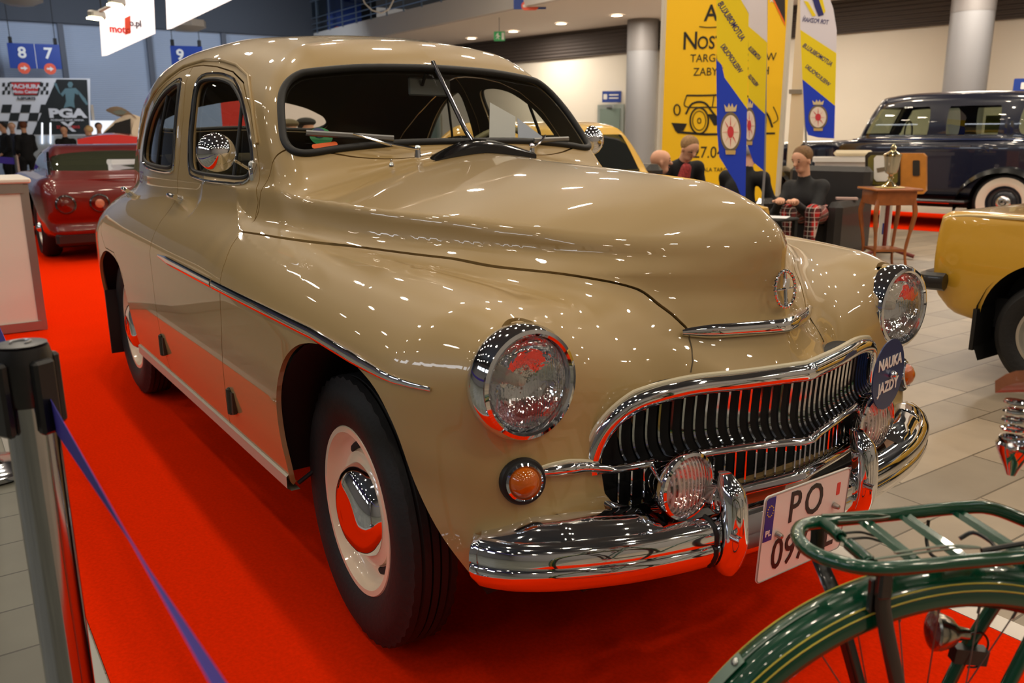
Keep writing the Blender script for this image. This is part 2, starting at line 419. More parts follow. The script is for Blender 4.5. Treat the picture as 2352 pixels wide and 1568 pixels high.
AF=smoothpoly([(-.31,.18),(-.31,.40),(-.303,.52),(-.277,.623),(-.205,.723),(-.09,.79),(.052,.818),(.189,.813),(.315,.779),(.385,.715),(.435,.611),(.48,.52),(.53,.42),(.57,.30),(.60,.18),(.15,.10)],5)
AR=smoothpoly([(-3.05,.18),(-3.04,.42),(-2.99,.55),(-2.90,.645),(-2.76,.715),(-2.62,.75),(-2.48,.752),(-2.36,.735),(-2.28,.69),(-2.235,.61),(-2.215,.5),(-2.21,.35),(-2.21,.18),(-2.6,.10)],5)
GR=np.array([(0,.545),(.11,.535),(.25,.515),(.38,.51),(.44,.525),(.466,.56),(.470,.61),(.460,.655),(.440,.698),(.402,.728),(.36,.744),(.28,.757),(.17,.76),(.07,.76),(0,.762),(-.2,.7),(-.2,.6)])
def hood_cut_z(x):
    return pch(x,[-.87,-.4,.1,.24,.363,.434,.495,.537,.564,.585,.60,.64],[.998,1.001,1.0,.991,.983,.972,.954,.923,.900,.877,.860,.855])
def car_regions(V):
    x,s,z=V[:,0],V[:,1],V[:,2]; out={}
    side=.42-s
    out['front_door']=np.maximum(sdpoly(x,z,FD),side)
    out['rear_door']=np.maximum(sdpoly(x,z,RD),side)
    out['wf']=np.maximum(sdpoly(x,z,WF),side); out['wr']=np.maximum(sdpoly(x,z,WR),side)
    out['ws']=np.maximum(sdpoly(s,z,WSs),-1.06-x)
    out['rw']=np.maximum(sdpoly(s,z,RWs),x+2.2)
    out['af']=np.maximum(sdpoly(x,z,AF),.45-s); out['ar']=np.maximum(sdpoly(x,z,AR),.45-s)
    out['grille']=np.maximum(sdpoly(s,z,GR),.50-x)
    hr=pch(s,[0,.2,.4,.52,.60,.66,.70],[-.585,-.60,-.655,-.70,-.74,-.79,-.80])
    out['hood']=np.maximum(hood_cut_z(x)-z,hr-x)
    zb=pch(x,[-3.9,-3.1,-3.0,.45,.56,.9],[.42,.38,.327,.327,.40,.41])
    out['hl']=np.maximum(np.sqrt((s-.633)**2+(z-.815)**2)-.101,.40-x)
    out['bottom']=z-zb
    # seam between fender and nose panel
    return out
def build_body(parent):
    V,T=halfmesh(.0125)
    GAP=.0022
    def cut(fn,key,lv=0.):
        nonlocal V,T
        V,T=split(V,T,fn(V)[key]-lv)
    for key in ('bottom','af','ar','grille','hl','wf','wr','ws','rw'): cut(car_regions,key)
    for key in ('hood','front_door','rear_door'):
        cut(car_regions,key,GAP); cut(car_regions,key,-GAP)
    C=V[T].mean(1); g=car_regions(C)
    lab=np.zeros(len(T),int)                                  # 0 body
    lab[g['hood']<GAP]=-1; lab[g['hood']<-GAP]=1
    for k,key in ((2,'front_door'),(3,'rear_door')):
        m=(g[key]<GAP)&(lab==0); lab[m]=-1
        m=(g[key]<-GAP); lab[m]=k
    fd=(g['front_door']<GAP)&(g['front_door']>-GAP); lab[fd&(lab>1)]=-1
    lab[g['wf']<0]=5; lab[g['wr']<0]=6; lab[g['ws']<0]=7; lab[g['rw']<0]=8
    for key in ('af','ar','grille','hl'): lab[g[key]<0]=-2
    lab[g['bottom']<0]=-2
    lock=np.zeros_like(V,bool); lock[V[:,1]<1e-6,1]=True
    V=newton(V,2,lock); V[:,1]=np.maximum(V[:,1],0)
    N=grad(V); N/=np.linalg.norm(N,axis=1)[:,None]
    ridge=V[:,1]<1e-6
    N[ridge,1]=0; N/=np.linalg.norm(N,axis=1)[:,None]
    def panel(name,k,sgn,mats,thick=.014,mirror=False,parent=parent,inset=0.,label=None,rim=True):
        """one panel: outer skin, inner skin and the folded edge between; mirror=True joins both halves"""
        t=T[lab==k]; used=np.unique(t); re=np.full(len(V),-1); re[used]=np.arange(len(used)); t=re[t]
        v=V[used]-N[used]*inset; n=N[used]
        parts=[]; halves=[1,-1] if mirror else [sgn]
        AV=[];AF_=[];AN=[];AM=[]; off=0
        for h in halves:
            S=np.array([1,h,1.]); tv=t if h>0 else t[:,::-1]
            vo=v*S; no=n*S
            AV.append(vo);AN.append(no);AF_.append(tv+off);AM.append(np.zeros(len(tv),int)); base=off; off+=len(vo)
            if rim:
                vi=(v-n*thick)*S
                AV.append(vi);AN.append(-no);AF_.append(tv[:,::-1]+off);AM.append(np.ones(len(tv),int)); ib=off; off+=len(vi)
                e=np.concatenate([tv[:,[0,1]],tv[:,[1,2]],tv[:,[2,0]]]); key=np.sort(e,1); u,ix,ct=np.unique(key,axis=0,return_index=True,return_counts=True)
                be=e[ix[ct==1]]
                mid=(v[be[:,0]][:,1]+v[be[:,1]][:,1])/2
                be=be[mid>1e-4]
                if len(be):
                    a=vo[be[:,0]];b=vo[be[:,1]];c2=vi[be[:,1]];d2=vi[be[:,0]]
                    nn=np.cross(b-a,d2-a); nn/=np.maximum(np.linalg.norm(nn,axis=1),1e-9)[:,None]; nn=-nn
                    q=np.arange(len(be))
                    AV+= [a,b,c2,d2]; AN+=[nn]*4
                    L=len(be); A0,B0,C0,D0=off+q,off+L+q,off+2*L+q,off+3*L+q
                    AF_.append(np.stack([B0,A0,D0],1)); AF_.append(np.stack([B0,D0,C0],1)); AM+= [np.zeros(L,int)]*2; off+=4*L
        VV=np.concatenate(AV);NN=np.concatenate(AN);FF=np.concatenate(AF_);MM=np.concatenate(AM)
        me=bpy.data.meshes.new(name); me.vertices.add(len(VV)); me.vertices.foreach_set('co',VV.ravel())
        me.loops.add(3*len(FF)); me.loops.foreach_set('vertex_index',FF.ravel().astype(np.int32))
        me.polygons.add(len(FF)); me.polygons.foreach_set('loop_start',np.arange(0,3*len(FF),3,dtype=np.int32)); me.polygons.foreach_set('loop_total',np.full(len(FF),3,np.int32))
        me.polygons.foreach_set('material_index',MM.astype(np.int32)); me.polygons.foreach_set('use_smooth',np.ones(len(FF),bool))
        me.update(calc_edges=True); me.validate(clean_customdata=False)
        if len(me.vertices)==len(NN): me.normals_split_custom_set_from_vertices(NN.tolist())
        return link_mesh(name,me,mats,parent,label)
    INT=mat('khaki_headlining',(92,80,52),.85)
    pm=[PAINT,INT]
    P={}
    P['body']=panel('body',0,1,pm,mirror=True)
    P['hood']=panel('hood',1,1,pm,mirror=True)
    for h,nm in ((-1,'right'),(1,'left')):
        P['fd'+nm]=panel('front_door',2,h,pm); P['rd'+nm]=panel('rear_door',3,h,pm)
        P['wf'+nm]=panel('side_window',5,h,[CARGLASS],inset=.012,rim=False,parent=P['fd'+nm]); P['wr'+nm]=panel('side_window',6,h,[CARGLASS],inset=.012,rim=False,parent=P['rd'+nm])
    P['ws']=panel('windshield',7,1,[CARGLASS],inset=.006,rim=False,mirror=True)
    P['rw']=panel('rear_window',8,1,[CARGLASS],inset=.006,rim=False,mirror=True)
    return P
def f1(x,s,z): return field(np.asarray(x,float),np.asarray(s,float),np.asarray(z,float))
def solve_axis(fix,ax,lo,hi):
    """first point of the body met when walking from hi to lo along axis ax (fix: the other coordinates)"""
    t=np.linspace(hi,lo,700); P=[np.full(700,v if v is not None else 0.) for v in fix]; P[ax]=t
    f=f1(*P); i=int(np.argmax(f<0))
    if f[i]>=0: return None
    if i==0: return t[0]
    a=f[i-1]/(f[i-1]-f[i]); return float(t[i-1]+(t[i]-t[i-1])*a)
def on_side(x,z,off=0.,sgn=-1):
    s=solve_axis((x,None,z),1,.2,1.0); s=s if s is not None else .8
    p=np.array([[x,s,z]]); n=grad(p)[0]; n/=np.linalg.norm(n)
    q=p[0]+n*off; return Vector((q[0],q[1]*sgn,q[2])),Vector((n[0],n[1]*sgn,n[2]))
def on_front(y,z,off=0.,lo=-1.4,hi=1.0):
    x=solve_axis((None,abs(y),z),0,lo,hi); p=np.array([[x,abs(y),z]]); n=grad(p)[0]; n/=np.linalg.norm(n)
    q=p[0]+n*off; sg=-1 if y<0 else 1; return Vector((q[0],q[1]*sg,q[2])),Vector((n[0],n[1]*sg,n[2]))
def on_top(x,y,off=0.):
    z=solve_axis((x,abs(y),None),2,.6,1.8); p=np.array([[x,abs(y),z]]); n=grad(p)[0]; n/=np.linalg.norm(n)
    q=p[0]+n*off; sg=-1 if y<0 else 1; return Vector((q[0],q[1]*sg,q[2])),Vector((n[0],n[1]*sg,n[2]))
car=thing('saloon_car','large beige vintage saloon with chrome grille, parked on the red carpet','car',(0,0,0))
BP=build_body(car)
# rubber and chrome round the glass
for sg,nm in ((-1,'right'),(1,'left')):
    for poly,key,out in ((WF,'fd',.02),(WR,'rd',.02)):
        P=[on_side(a,b,.001,sg)[0] for a,b in poly]; MB().tube(P,.0075,8,True).build('window_rubber',BLACKRUB,BP[key+nm])
    cx,cz=-1.25,1.32
    out=[(a+(a-cx)*.055,b+(b-cz)*.12) for a,b in WF[::2]]
    MB().tube([on_side(a,b,.003,sg)[0] for a,b in out],.0055,8,True).build('chrome_window_trim',CHROME,BP['fd'+nm],'chrome window surround')
    out=[(a+(a+1.93)*.085,b+(b-1.32)*.12) for a,b in WR[::2]]
    MB().tube([on_side(a,b,.003,sg)[0] for a,b in out],.0055,8,True).build('chrome_window_trim',CHROME,BP['rd'+nm],'chrome window surround')
    # vent wing bars
    MB().tube([on_side(-1.085,1.155,-.008,sg)[0],on_side(-1.10,1.30,-.008,sg)[0],on_side(-1.13,1.41,-.008,sg)[0]],.0065,8).build('vent_wing_bar',BLACKRUB,BP['fd'+nm])
    MB().tube([on_side(-1.95,1.17,-.008,sg)[0],on_side(-1.93,1.30,-.008,sg)[0],on_side(-1.90,1.45,-.008,sg)[0]],.0065,8).build('vent_wing_bar',BLACKRUB,BP['rd'+nm])
    # belt moulding pressed below the windows
    # chrome side strip
    m=MB(); 
    for x0,x1 in ((-1.50,-.80),(-.785,.47)):
        xs=np.linspace(x0,x1,30); P=[];rr=[]
        for k,x in enumerate(xs):
            P.append(on_side(x,float(np.interp(x,[-1.5,-.8,0,.47],[.852,.843,.833,.805])),.004,sg)[0]); rr.append(.0150*min(1,.3+.12*min(k+(6 if x0>-.8 else 0),29-k+(6 if x0<-.8 else 0))))
        m.tube(P,rr,10,flat=.55,up=(0,1,0))
    m.build('chrome_side_strip',CHROME,car,'chrome strip along the flank')
    # door handles
    for xh,zh,key in ((-1.57,1.050,'fd'),(-2.44,1.02,'rd')):
        P,n=on_side(xh,zh,.0,sg); m=MB(); 
        m.tube([P-n*.005,P+n*.03],[.016,.010],10)
        d=Vector((1,0,0)) if key=='fd' else Vector((-1,0,0))
        d=Vector((-1,0,0))
        m.tube(catmull([P+n*.03-d*.02,P+n*.037+d*.01,P+n*.036+d*.06,P+n*.026+d*.105],4),[.010]*4+[.011]*4+[.0095]*4+[.006],10)
        m.tube([P+d*.09-n*.005,P+d*.09+n*.004],[.014,.012],10)
        m.build('door_handle',CHROME,BP[key+nm],'chrome door handle')
    # hinges
    for xh,zh in ((-.745,.475),(-1.63,.48)):
        P,n=on_side(xh,zh,.004,sg); m=MB(); m.tube([P+Vector((0,0,-.045)),P+Vector((0,0,-.04)),P+Vector((0,0,.04)),P+Vector((0,0,.045))],[.006,.013,.013,.006],10); m.box(P+Vector((.02,0,0)),(.035,.012,.07))
        m.build('door_hinge',mat('hinge_grey',(70,66,56),.4,.6),car)
    # sill strip
    m=MB(); rows=[]
    for x in np.linspace(-2.22,-.325,24):
        P,n=on_side(x,.352,.0,sg); y=abs(P.y)
        rows.append([Vector((x,sg*(y+.001),.362)),Vector((x,sg*(y+.008),.356)),Vector((x,sg*(y+.008),.322)),Vector((x,sg*(y-.004),.312)),Vector((x,sg*(y-.03),.312))])
    m.grid(rows).build('sill_strip',mat('sill_alloy',(196,188,170),.35,.35),car,'pale metal strip along the sill')
# windscreen rubber, centre bar
P=[on_front(a,b,.002,-1.2,-.3)[0] for a,b in WSs]
MB().tube(P,.0125,10,True).build('windshield_rubber',BLACKRUB,car)
P=[on_front(0,z,.006,-1.2,-.3)[0] for z in np.linspace(1.252,1.53,8)]
MB().tube(P,.0105,10,flat=.8).build('windshield_centre_bar',mat('dark_chrome',(150,150,156),.12,1.),car,'chrome bar down the middle of the windscreen')
def on_back(y,z,off=0.):
    x=solve_axis((None,abs(y),z),0,-1.8,-3.9); p=np.array([[x,abs(y),z]]); n=grad(p)[0]; n/=np.linalg.norm(n); q=p[0]+n*off; return Vector((q[0],q[1]*(-1 if y<0 else 1),q[2]))
MB().tube([on_back(a,b,.002) for a,b in RWs],.011,8,True).build('rear_window_rubber',BLACKRUB,car)
# rain gutter over the doors
for sg in (-1,1):
    g=[(-.905,1.262),(-1.015,1.392),(-1.15,1.485),(-1.29,1.529),(-1.45,1.556),(-1.62,1.568),(-1.81,1.558),(-1.93,1.522),(-2.08,1.468),(-2.23,1.405),(-2.38,1.318),(-2.5,1.23)]
    MB().tube([on_side(a,b,.004,sg)[0] for a,b in g],.006,8).build('rain_gutter',PAINT,car)
# ---- nose ornaments
def nose_path(ys,zf,off): return [on_front(float(y),float(zf(abs(y))),off)[0] for y in ys]
ys=np.linspace(-.222,.222,41)
m=MB(); P=nose_path(ys,lambda s:.862+.006*(1-s/.22),.008); m.tube(P,[.004+.0125*min(1,(1-abs(y)/.225)*3.4)**.6 for y in ys],12,flat=.6,up=(1,0,0))
m.build('nose_moulding',CHROME,car,'chrome moulding across the nose')
# emblem: ring with a cross
m=MB(); c0,n0=on_front(0,.951,.004); M0=Vector((1,0,.05)).normalized()
def em(u,v): return Vector((.684-.12*v,u,.951+v))
m.tube([em(.034*math.cos(a),.040*math.sin(a)) for a in np.linspace(0,2*PI,33)[:-1]],.0036,8,True)
for k in range(24):
    a=2*PI*k/24; m.ball(em(.034*math.cos(a),.040*math.sin(a)),.0045,6,4)
m.tube([em(0,v) for v in np.linspace(-.036,.036,7)],.0042,8); m.tube([em(u,.0) for u in np.linspace(-.028,.028,7)],.0026,8)
m.box(em(0,.012)+Vector((.004,0,0)),(.008,.012,.024))
m.build('hood_emblem',CHROME,car,'round chrome emblem on the nose')
# seams between nose panel and fenders
for sg in (-1,1):
    P=[on_front(sg*a,b,.0004)[0] for a,b in ((.207,.852),(.211,.832),(.222,.805),(.232,.785))]
    MB().tube(P,.0016,6).build('panel_seam',mat('seam_brown',(84,70,46),.6),car)
    # fender to cowl seam behind the arch: from the door corner to the hood
# ---- grille
def gx_(s): return float(np.interp(s,[0,.04,.08,.15,.22,.33,.42,.46,.50],[.762,.752,.744,.727,.708,.676,.640,.618,.592]))
GF=[(0,.777),(.07,.776),(.17,.775),(.28,.775),(.36,.764),(.415,.745),(.455,.708),(.477,.658),(.484,.612),(.480,.565),(.452,.525),(.40,.509),(.30,.512),(.20,.521),(.11,.528),(0,.535)]
half=catmull([Vector((gx_(s)+.0,-s,z)) for s,z in GF],5)
loop=half+[Vector((p.x,-p.y,p.z)) for p in half[::-1][1:-1]]
grille=thing('grille','chrome radiator grille with vertical bars','grille'); grille.parent=car
for k in ('label','category'): del grille[k]
m=MB(); m.tube(loop,[.0170 if p.z>.6 else .0125 for p in loop],12,True,flat=1.15,up=(0,0,1)); m.build('grille_frame',CHROME,grille)
m=MB(); hb=[p for p in loop if p.z>.61]; hb=sorted(hb,key=lambda p: p.y); m.tube([p+Vector((-.008,0,0))+Vector((0,(1 if p.y>0 else -1)*.019*min(1,max(0,(abs(p.y)-.30)/.17)),0))+Vector((0,0,.0205*min(1,max(.05,(.487-abs(p.y))/.09)))) for p in hb],.0045,8); m.build('grille_edge_moulding',mat('pale_paint_bead',(206,196,168),.3,coat=.8),grille)
bx=[-.478,-.43,-.34,-.22,-.12,-.05,0,.05,.12,.22,.34,.43,.478]
bz=[.612,.616,.626,.631,.629,.625,.622,.625,.629,.631,.626,.616,.612]
m=MB(); P=catmull([Vector((gx_(abs(a))+.012,a,b)) for a,b in zip(bx,bz)],5); m.tube(P,.0125,12,flat=.75,up=(0,0,1)); m.build('grille_cross_bar',CHROME,grille)
for sg in (-1,1):
    w=[(.455,.617),(.50,.623),(.545,.630),(.60,.634),(.632,.635)]
    P=[]; 
    for s_,z_ in w:
        q,_=on_front(sg*s_,z_,.004); P.append(q)
    P[0]=Vector((gx_(.455)+.016,sg*.455,.615))
    P=catmull(P,5); n=len(P); m=MB(); rr_=[(.0085+.0065*(i/(n-1))/.5 if i/(n-1)<.5 else .0150*max(.02,1-((i/(n-1)-.5)/.5)**1.7)**.9) for i in range(n)]; m.tube(P,rr_,14,flat=.95,up=(0,0,1)); m.build('grille_wing',CHROME,grille,'chrome spear beside the grille')
    MB().tube([p+Vector((-.004,0,r*.95+.001)) for p,r in list(zip(P,rr_))[4:]],.0028,6).build('grille_edge_moulding',mat('pale_paint_bead',(206,196,168),.3,coat=.8),grille)
for k in range(17):
    for sg in (-1,1):
        s=.428-.0262*k; x=gx_(s); zt=float(np.interp(s,[0,.28,.37,.41,.44],[.765,.765,.757,.742,.715])); m=MB()
        zb=float(np.interp(s,[0,.12,.22,.34,.43],[.634,.64,.642,.637,.628])); zl=float(np.interp(s,[0,.11,.2,.3,.4,.44],[.545,.54,.533,.524,.520,.535]))
        P=[Vector((x-.008,sg*s,zt)),Vector((x-.012,sg*s,zb+.06)),Vector((x-.010,sg*s,zb+.03)),Vector((x-.002,sg*s,zb+.012)),Vector((x+.010,sg*s,zb))]
        m.tube(catmull(P,3),.0034,6,flat=1.7,up=(1,0,0)); m.tube([Vector((x-.012,sg*s,zb-.02)),Vector((x-.012,sg*s,zl))],.0028,6,flat=1.6,up=(1,0,0))
        m.build('grille_bar',CHROME,grille)
m=MB(); rows=[[Vector((gx_(abs(y))-.075,y,z)) for y in np.linspace(-.47,.47,21)] for z in (.49,.752)]; m.grid(rows); m.build('grille_backing',BLACK,grille,'black void behind the bars')
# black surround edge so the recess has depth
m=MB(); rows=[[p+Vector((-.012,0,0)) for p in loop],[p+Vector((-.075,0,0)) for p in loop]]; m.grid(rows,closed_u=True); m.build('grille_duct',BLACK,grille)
# ---- headlights
def lens_mat(name,tint,scale,orient='Y',strength=.3,milk=.2):
    m=bpy.data.materials.new(name); m.use_nodes=True; nt=m.node_tree; L=nt.links; nt.nodes.clear()
    o=nt.nodes.new('ShaderNodeOutputMaterial'); t=nt.nodes.new('ShaderNodeBsdfTransparent'); t.inputs[0].default_value=lin(tint)+(1,)
    g=nt.nodes.new('ShaderNodeBsdfGlossy'); g.inputs['Roughness'].default_value=.03; d=nt.nodes.new('ShaderNodeBsdfTranslucent'); d.inputs[0].default_value=lin(tint)+(1,); d2=nt.nodes.new('ShaderNodeBsdfDiffuse'); d2.inputs[0].default_value=lin(tint)+(1,)
    tc=nt.nodes.new('ShaderNodeTexCoord'); w=nt.nodes.new('ShaderNodeTexWave'); w.bands_direction=orient; w.inputs['Scale'].default_value=scale; L.new(tc.outputs['Object'],w.inputs['Vector'])
    bp=nt.nodes.new('ShaderNodeBump'); bp.inputs['Strength'].default_value=strength; bp.inputs['Distance'].default_value=.003; L.new(w.outputs['Fac'],bp.inputs['Height'])
    for n in (g,d,d2): L.new(bp.outputs[0],n.inputs['Normal'])
    f=nt.nodes.new('ShaderNodeFresnel'); one_sided_ior(nt,f,1.55); L.new(bp.outputs[0],f.inputs[1]); k=nt.nodes.new('ShaderNodeMath'); k.operation='MULTIPLY_ADD'; k.inputs[1].default_value=1.8; k.inputs[2].default_value=.04; k.use_clamp=True; L.new(f.outputs[0],k.inputs[0])
    ad=nt.nodes.new('ShaderNodeMixShader'); ad.inputs[0].default_value=.5; L.new(d.outputs[0],ad.inputs[1]); L.new(d2.outputs[0],ad.inputs[2])
    # the flutes of the glass are denser than the gaps between them
    mk=nt.nodes.new('ShaderNodeMath'); mk.operation='MULTIPLY'; mk.inputs[1].default_value=milk*2; L.new(w.outputs['Fac'],mk.inputs[0])
    x0=nt.nodes.new('ShaderNodeMixShader'); L.new(mk.outputs[0],x0.inputs[0]); L.new(t.outputs[0],x0.inputs[1]); L.new(ad.outputs[0],x0.inputs[2])
    x=nt.nodes.new('ShaderNodeMixShader'); L.new(k.outputs[0],x.inputs[0]); L.new(x0.outputs[0],x.inputs[1]); L.new(g.outputs[0],x.inputs[2]); L.new(x.outputs[0],o.inputs[0]); return m
LENS=lens_mat('headlamp_glass',(250,252,252),44,'Y',.16,.0); RIB=lens_mat('ribbed_fog_glass',(252,240,232),30,'Y',.5,.30); MIRRORB=mat('reflector_silver',(225,226,230),.07,1.,bump=(26,.5))
MX=Matrix(((0,0,1),(1,0,0),(0,1,0)))    # lathe axis -> +x
def headlight(y,parent):
    o=thing('headlight','x','x',(.583,y,.817)); del o['label']; del o['category']; o.parent=parent
    o.rotation_euler=(0,R(-2),0)
    prof=[(.092,-.12),(.096,-.08),(.100,-.058),(.1125,-.046),(.1165,-.036),(.118,-.014),(.1150,.004),(.109,.014),(.1015,.0165),(.0965,.013),(.0945,.004),(.0945,-.004)]
    MB().lathe(prof,M=MX,seg=56).build('bezel',CHROME,o,'chrome headlight ring',fix=False)
    MB().lathe([(.0945,.002),(.085,.012),(.065,.021),(.04,.027),(.015,.0295),(0,.030)],M=MX,seg=48).build('lens',LENS,o,'clear fluted glass lens')
    MB().lathe([(.094,-.002),(.085,-.022),(.07,-.038),(.05,-.05),(.028,-.058),(0,-.062)],M=MX,seg=48).build('reflector',MIRRORB,o,'silvered reflector bowl')
    MB().lathe([(.012,-.06),(.013,-.03),(.009,-.018),(0,-.014)],M=MX,seg=16).build('bulb',mat('bulb_glass',(240,238,225),.1,trans=.6),o)
for y in (-.633,.633): headlight(y,car)
def bowl_lamp(name,loc,r,parent,lensmat,label,depth=.07):
    o=thing(name,'x','x',loc); del o['label']; del o['category']; o.parent=parent
    k=r/.067
    MB().lathe([(0,-depth),(.03*k,-depth),(.055*k,-depth*.62),(.0665*k,-.02*k),(.070*k,-.008*k),(.0715*k,.002*k),(.069*k,.010*k),(.063*k,.0125*k),(.0595*k,.008*k),(.059*k,.0)],M=MX,seg=44).build('lamp_housing',CHROME,o,'chrome lamp housing')
    MB().lathe([(.0595*k,.004*k),(.052*k,.012*k),(.038*k,.019*k),(.02*k,.023*k),(0,.024*k)],M=MX,seg=40).build('lens',lensmat,o,label)
    MB().lathe([(.058*k,-.002),(.045*k,-.022*k),(.02*k,-.034*k),(0,-.036*k)],M=MX,seg=32).build('reflector',MIRRORB,o)
    return o
bowl_lamp('fog_lamp',(.735,-.343,.586),.070,car,RIB,'ribbed glass tinted pink by the carpet',.09)
bowl_lamp('fog_lamp',(.725,.330,.586),.070,car,RIB,'ribbed glass tinted pink by the carpet',.09)
for sg in (-1,1): MB().tube([Vector((.70,sg*.337,.57)),Vector((.69,sg*.337,.50)),Vector((.66,sg*.337,.43))],.012,8).build('fog_lamp_stalk',GLOSSBLK,car)
bowl_lamp('spot_lamp',(.765,-.262,.548),.034,car,LENS,'clear lens',.06)
AMB=mat('amber_plastic',(226,112,12),.10,coat=1.,trans=.35)
for sg in (-1,1):
    P,n=on_front(sg*.654,.623,0); q=thing('indicator_lamp','x','x',P); del q['label']; del q['category']; q.parent=car; q.rotation_euler=Vector(n).to_track_quat('X','Z').to_euler()
    MB().lathe([(.047,-.01),(.048,.004),(.045,.010),(.038,.011)],M=MX,seg=32).build('rubber_seat',BLACKRUB,q)
    MB().lathe([(.040,.006),(.0385,.016),(.034,.019),(.030,.013)],M=MX,seg=32).build('chrome_ring',CHROME,q)
    MB().lathe([(.032,.010),(.029,.022),(.020,.031),(.008,.036),(0,.037)],M=MX,seg=28).build('amber_lens',AMB,q,'domed amber lens')
# ---- bumper, apron, overriders
BXs=[(.800,0),(.796,.10),(.790,.2),(.775,.35),(.745,.5),(.700,.62),(.655,.695),(.620,.732),(.592,.752),(.572,.762)]
def bump_pt(t):
    s=[0,.10,.20,.36,.53,.66,.75,.82,.87,.94,1.0]; return float(np.interp(t,s,[p[0] for p in BXs])),float(np.interp(t,s,[p[1] for p in BXs]))
cs=[(-.022,.404),(-.006,.408),(.004,.422),(.010,.440),(.009,.452),(.004,.458),(.010,.466),(.009,.484),(.002,.499),(-.010,.509),(-.028,.512)]
m=MB(); rows=[]
ctrl=catmull([Vector((x,-s,0)) for x,s in BXs],6); allp=[Vector((p.x,-p.y,0)) for p in ctrl[::-1]][:-1]+ctrl
for i,p in enumerate(allp):
    a=allp[max(i-1,0)];b=allp[min(i+1,len(allp)-1)]; t=(b-a).normalized(); n=Vector((-t.y,t.x,0)); n=n if n.x*1+abs(0)>0 or True else -n
    if n.dot(Vector((1,p.y*.8,0)))<0: n=-n
    end=min(i,len(allp)-1-i)/4; k=min(1,.86+.14*end)
    dz=float(np.interp(abs(p.y),[0,.35,.55,.8],[-.004,0,.008,.012]))
    rows.append([Vector((p.x,p.y,0))+n*(d)+Vector((0,0,.458+(z-.458)*k+dz)) for d,z in cs])
for rw in (rows[0],rows[-1]):
    c_=sum(rw,Vector())/len(rw); inn=[p.lerp(Vector((c_.x-.035,c_.y*.965,p.z)),.8) for p in rw]; m.grid([rw,[p.lerp(q,.35)+Vector((0,(1 if c_.y>0 else -1)*.004,0)) for p,q in zip(rw,inn)],inn])
m.grid(rows)
m.build('front_bumper',CHROME,car,'chrome front bumper')
o=bpy.data.objects[-1] if False else None
for sg in (-1,1):
    m=MB(); rows=[]; sb=[p[1] for p in BXs]; xb=[p[0] for p in BXs]
    for q,s_ in enumerate(np.linspace(.415,.752,24)):
        x=float(np.interp(s_,sb,xb)); zz=.510+float(np.interp(s_,[.35,.55,.8],[0,.008,.012])); w=min(1,.3+q/3,(23-q)/5+.05)
        nx,ny=(1,.25) if s_<.62 else (.75,.65)
        rows.append([Vector((x-.010*nx,sg*(s_-.008*ny),zz-.006)),Vector((x-.020*nx,sg*(s_-.016*ny),zz+.010*w)),Vector((x-.038*nx,sg*(s_-.03*ny),zz+.022*w)),Vector((x-.062*nx,sg*(s_-.05*ny),zz+.028*w)),Vector((x-.085*nx,sg*(s_-.07*ny),zz+.026*w)),Vector((x-.10*nx,sg*(s_-.08*ny),zz+.012*w)),Vector((x-.10*nx,sg*(s_-.08*ny),zz-.04))])
    m.grid(rows); m.build('bumper_apron',CHROME,car,'chrome filler plate above the bumper')
def overrider(y,ztop,zbot):
    m=MB(); rows=[]; N=16
    for i in range(N+1):
        t=i/N; z=zbot+(ztop-zbot)*t
        x=float(pch(np.array([t]),[0,.12,.35,.7,.88,1],[.800,.812,.824,.820,.808,.782])[0])
        w=(.033-.004*t)*min(1,(.45+t*7),(.25+(1-t)*5)**.6); d=.050*min(1,(.6+t*5),(.4+(1-t)*5)**.6)
        ring=[]
        for k in range(14):
            a=2*PI*k/14; ring.append(Vector((x-d*.5+math.cos(a)*d*.62*(1 if math.cos(a)>0 else .9),y+math.sin(a)*w,z)))
        rows.append(ring)
    m.grid(rows,closed_u=True); m.s=[True]*len(m.f); m.add(rows[0],[tuple(range(14))]); m.add(rows[-1],[tuple(range(14))])
    return m.build('overrider',CHROME,car,'upright chrome overrider on the bumper')
overrider(-.262,.604,.385); overrider(.192,.604,.385)
for y in (-.302,.232): xq=float(np.interp(abs(y),[0,.1,.2,.35],[.800,.796,.790,.775])); MB().tube([Vector((xq+d_+.001,y,z_)) for d_,z_ in cs],.0055,8).build('rubber_gasket',BLACKRUB,car)
for y in (-.262,.192): MB().tube([Vector((.82,y-.03,.49)),Vector((.845,y-.03,.49))],.008,10).build('bumper_bolt',CHROME,car)
# ---- licence plate
pl=thing('licence_plate','x','x',(.822,-.060,.455)); del pl['label']; del pl['category']; pl.parent=car; pl.rotation_euler=(R(0),R(3),R(0))
WHT=mat('plate_white',(236,232,226),.35,coat=.3); INK=mat('plate_ink',(14,13,15),.4); EUB=mat('plate_blue',(16,36,140),.4)
MP=frame((0,0,0),(0,1,0),(0,0,1),(1,0,0))
def rrect(w,h,r,n=5,cx=0,cy=0):
    o=[]
    for (sx,sy,a0) in ((1,1,0),(-1,1,90),(-1,-1,180),(1,-1,270)):
        for k in range(n+1):
            a=R(a0+90*k/n); o.append((cx+sx*(w/2-r)+r*math.cos(a),cy+sy*(h/2-r)+r*math.sin(a)))
    return o
MB().prism(rrect(.292,.205,.012),.003,MP).build('plate_panel',WHT,pl,'white number plate panel')
m=MB(); q=[MP@Vector((u,v,.0035)) for u,v in rrect(.288,.201,.011)]; m.tube(q,.0012,6,True); m.build('plate_border',mat('plate_grey',(150,146,140),.4),pl)
MB().prism([(-.140,-.004),(-.112,-.004),(-.112,.097),(-.135,.097),(-.140,.092)],.001,MP@Matrix.Translation((0,0,.003))).build('plate_blue_band',EUB,pl,'blue band with PL and a ring of stars')
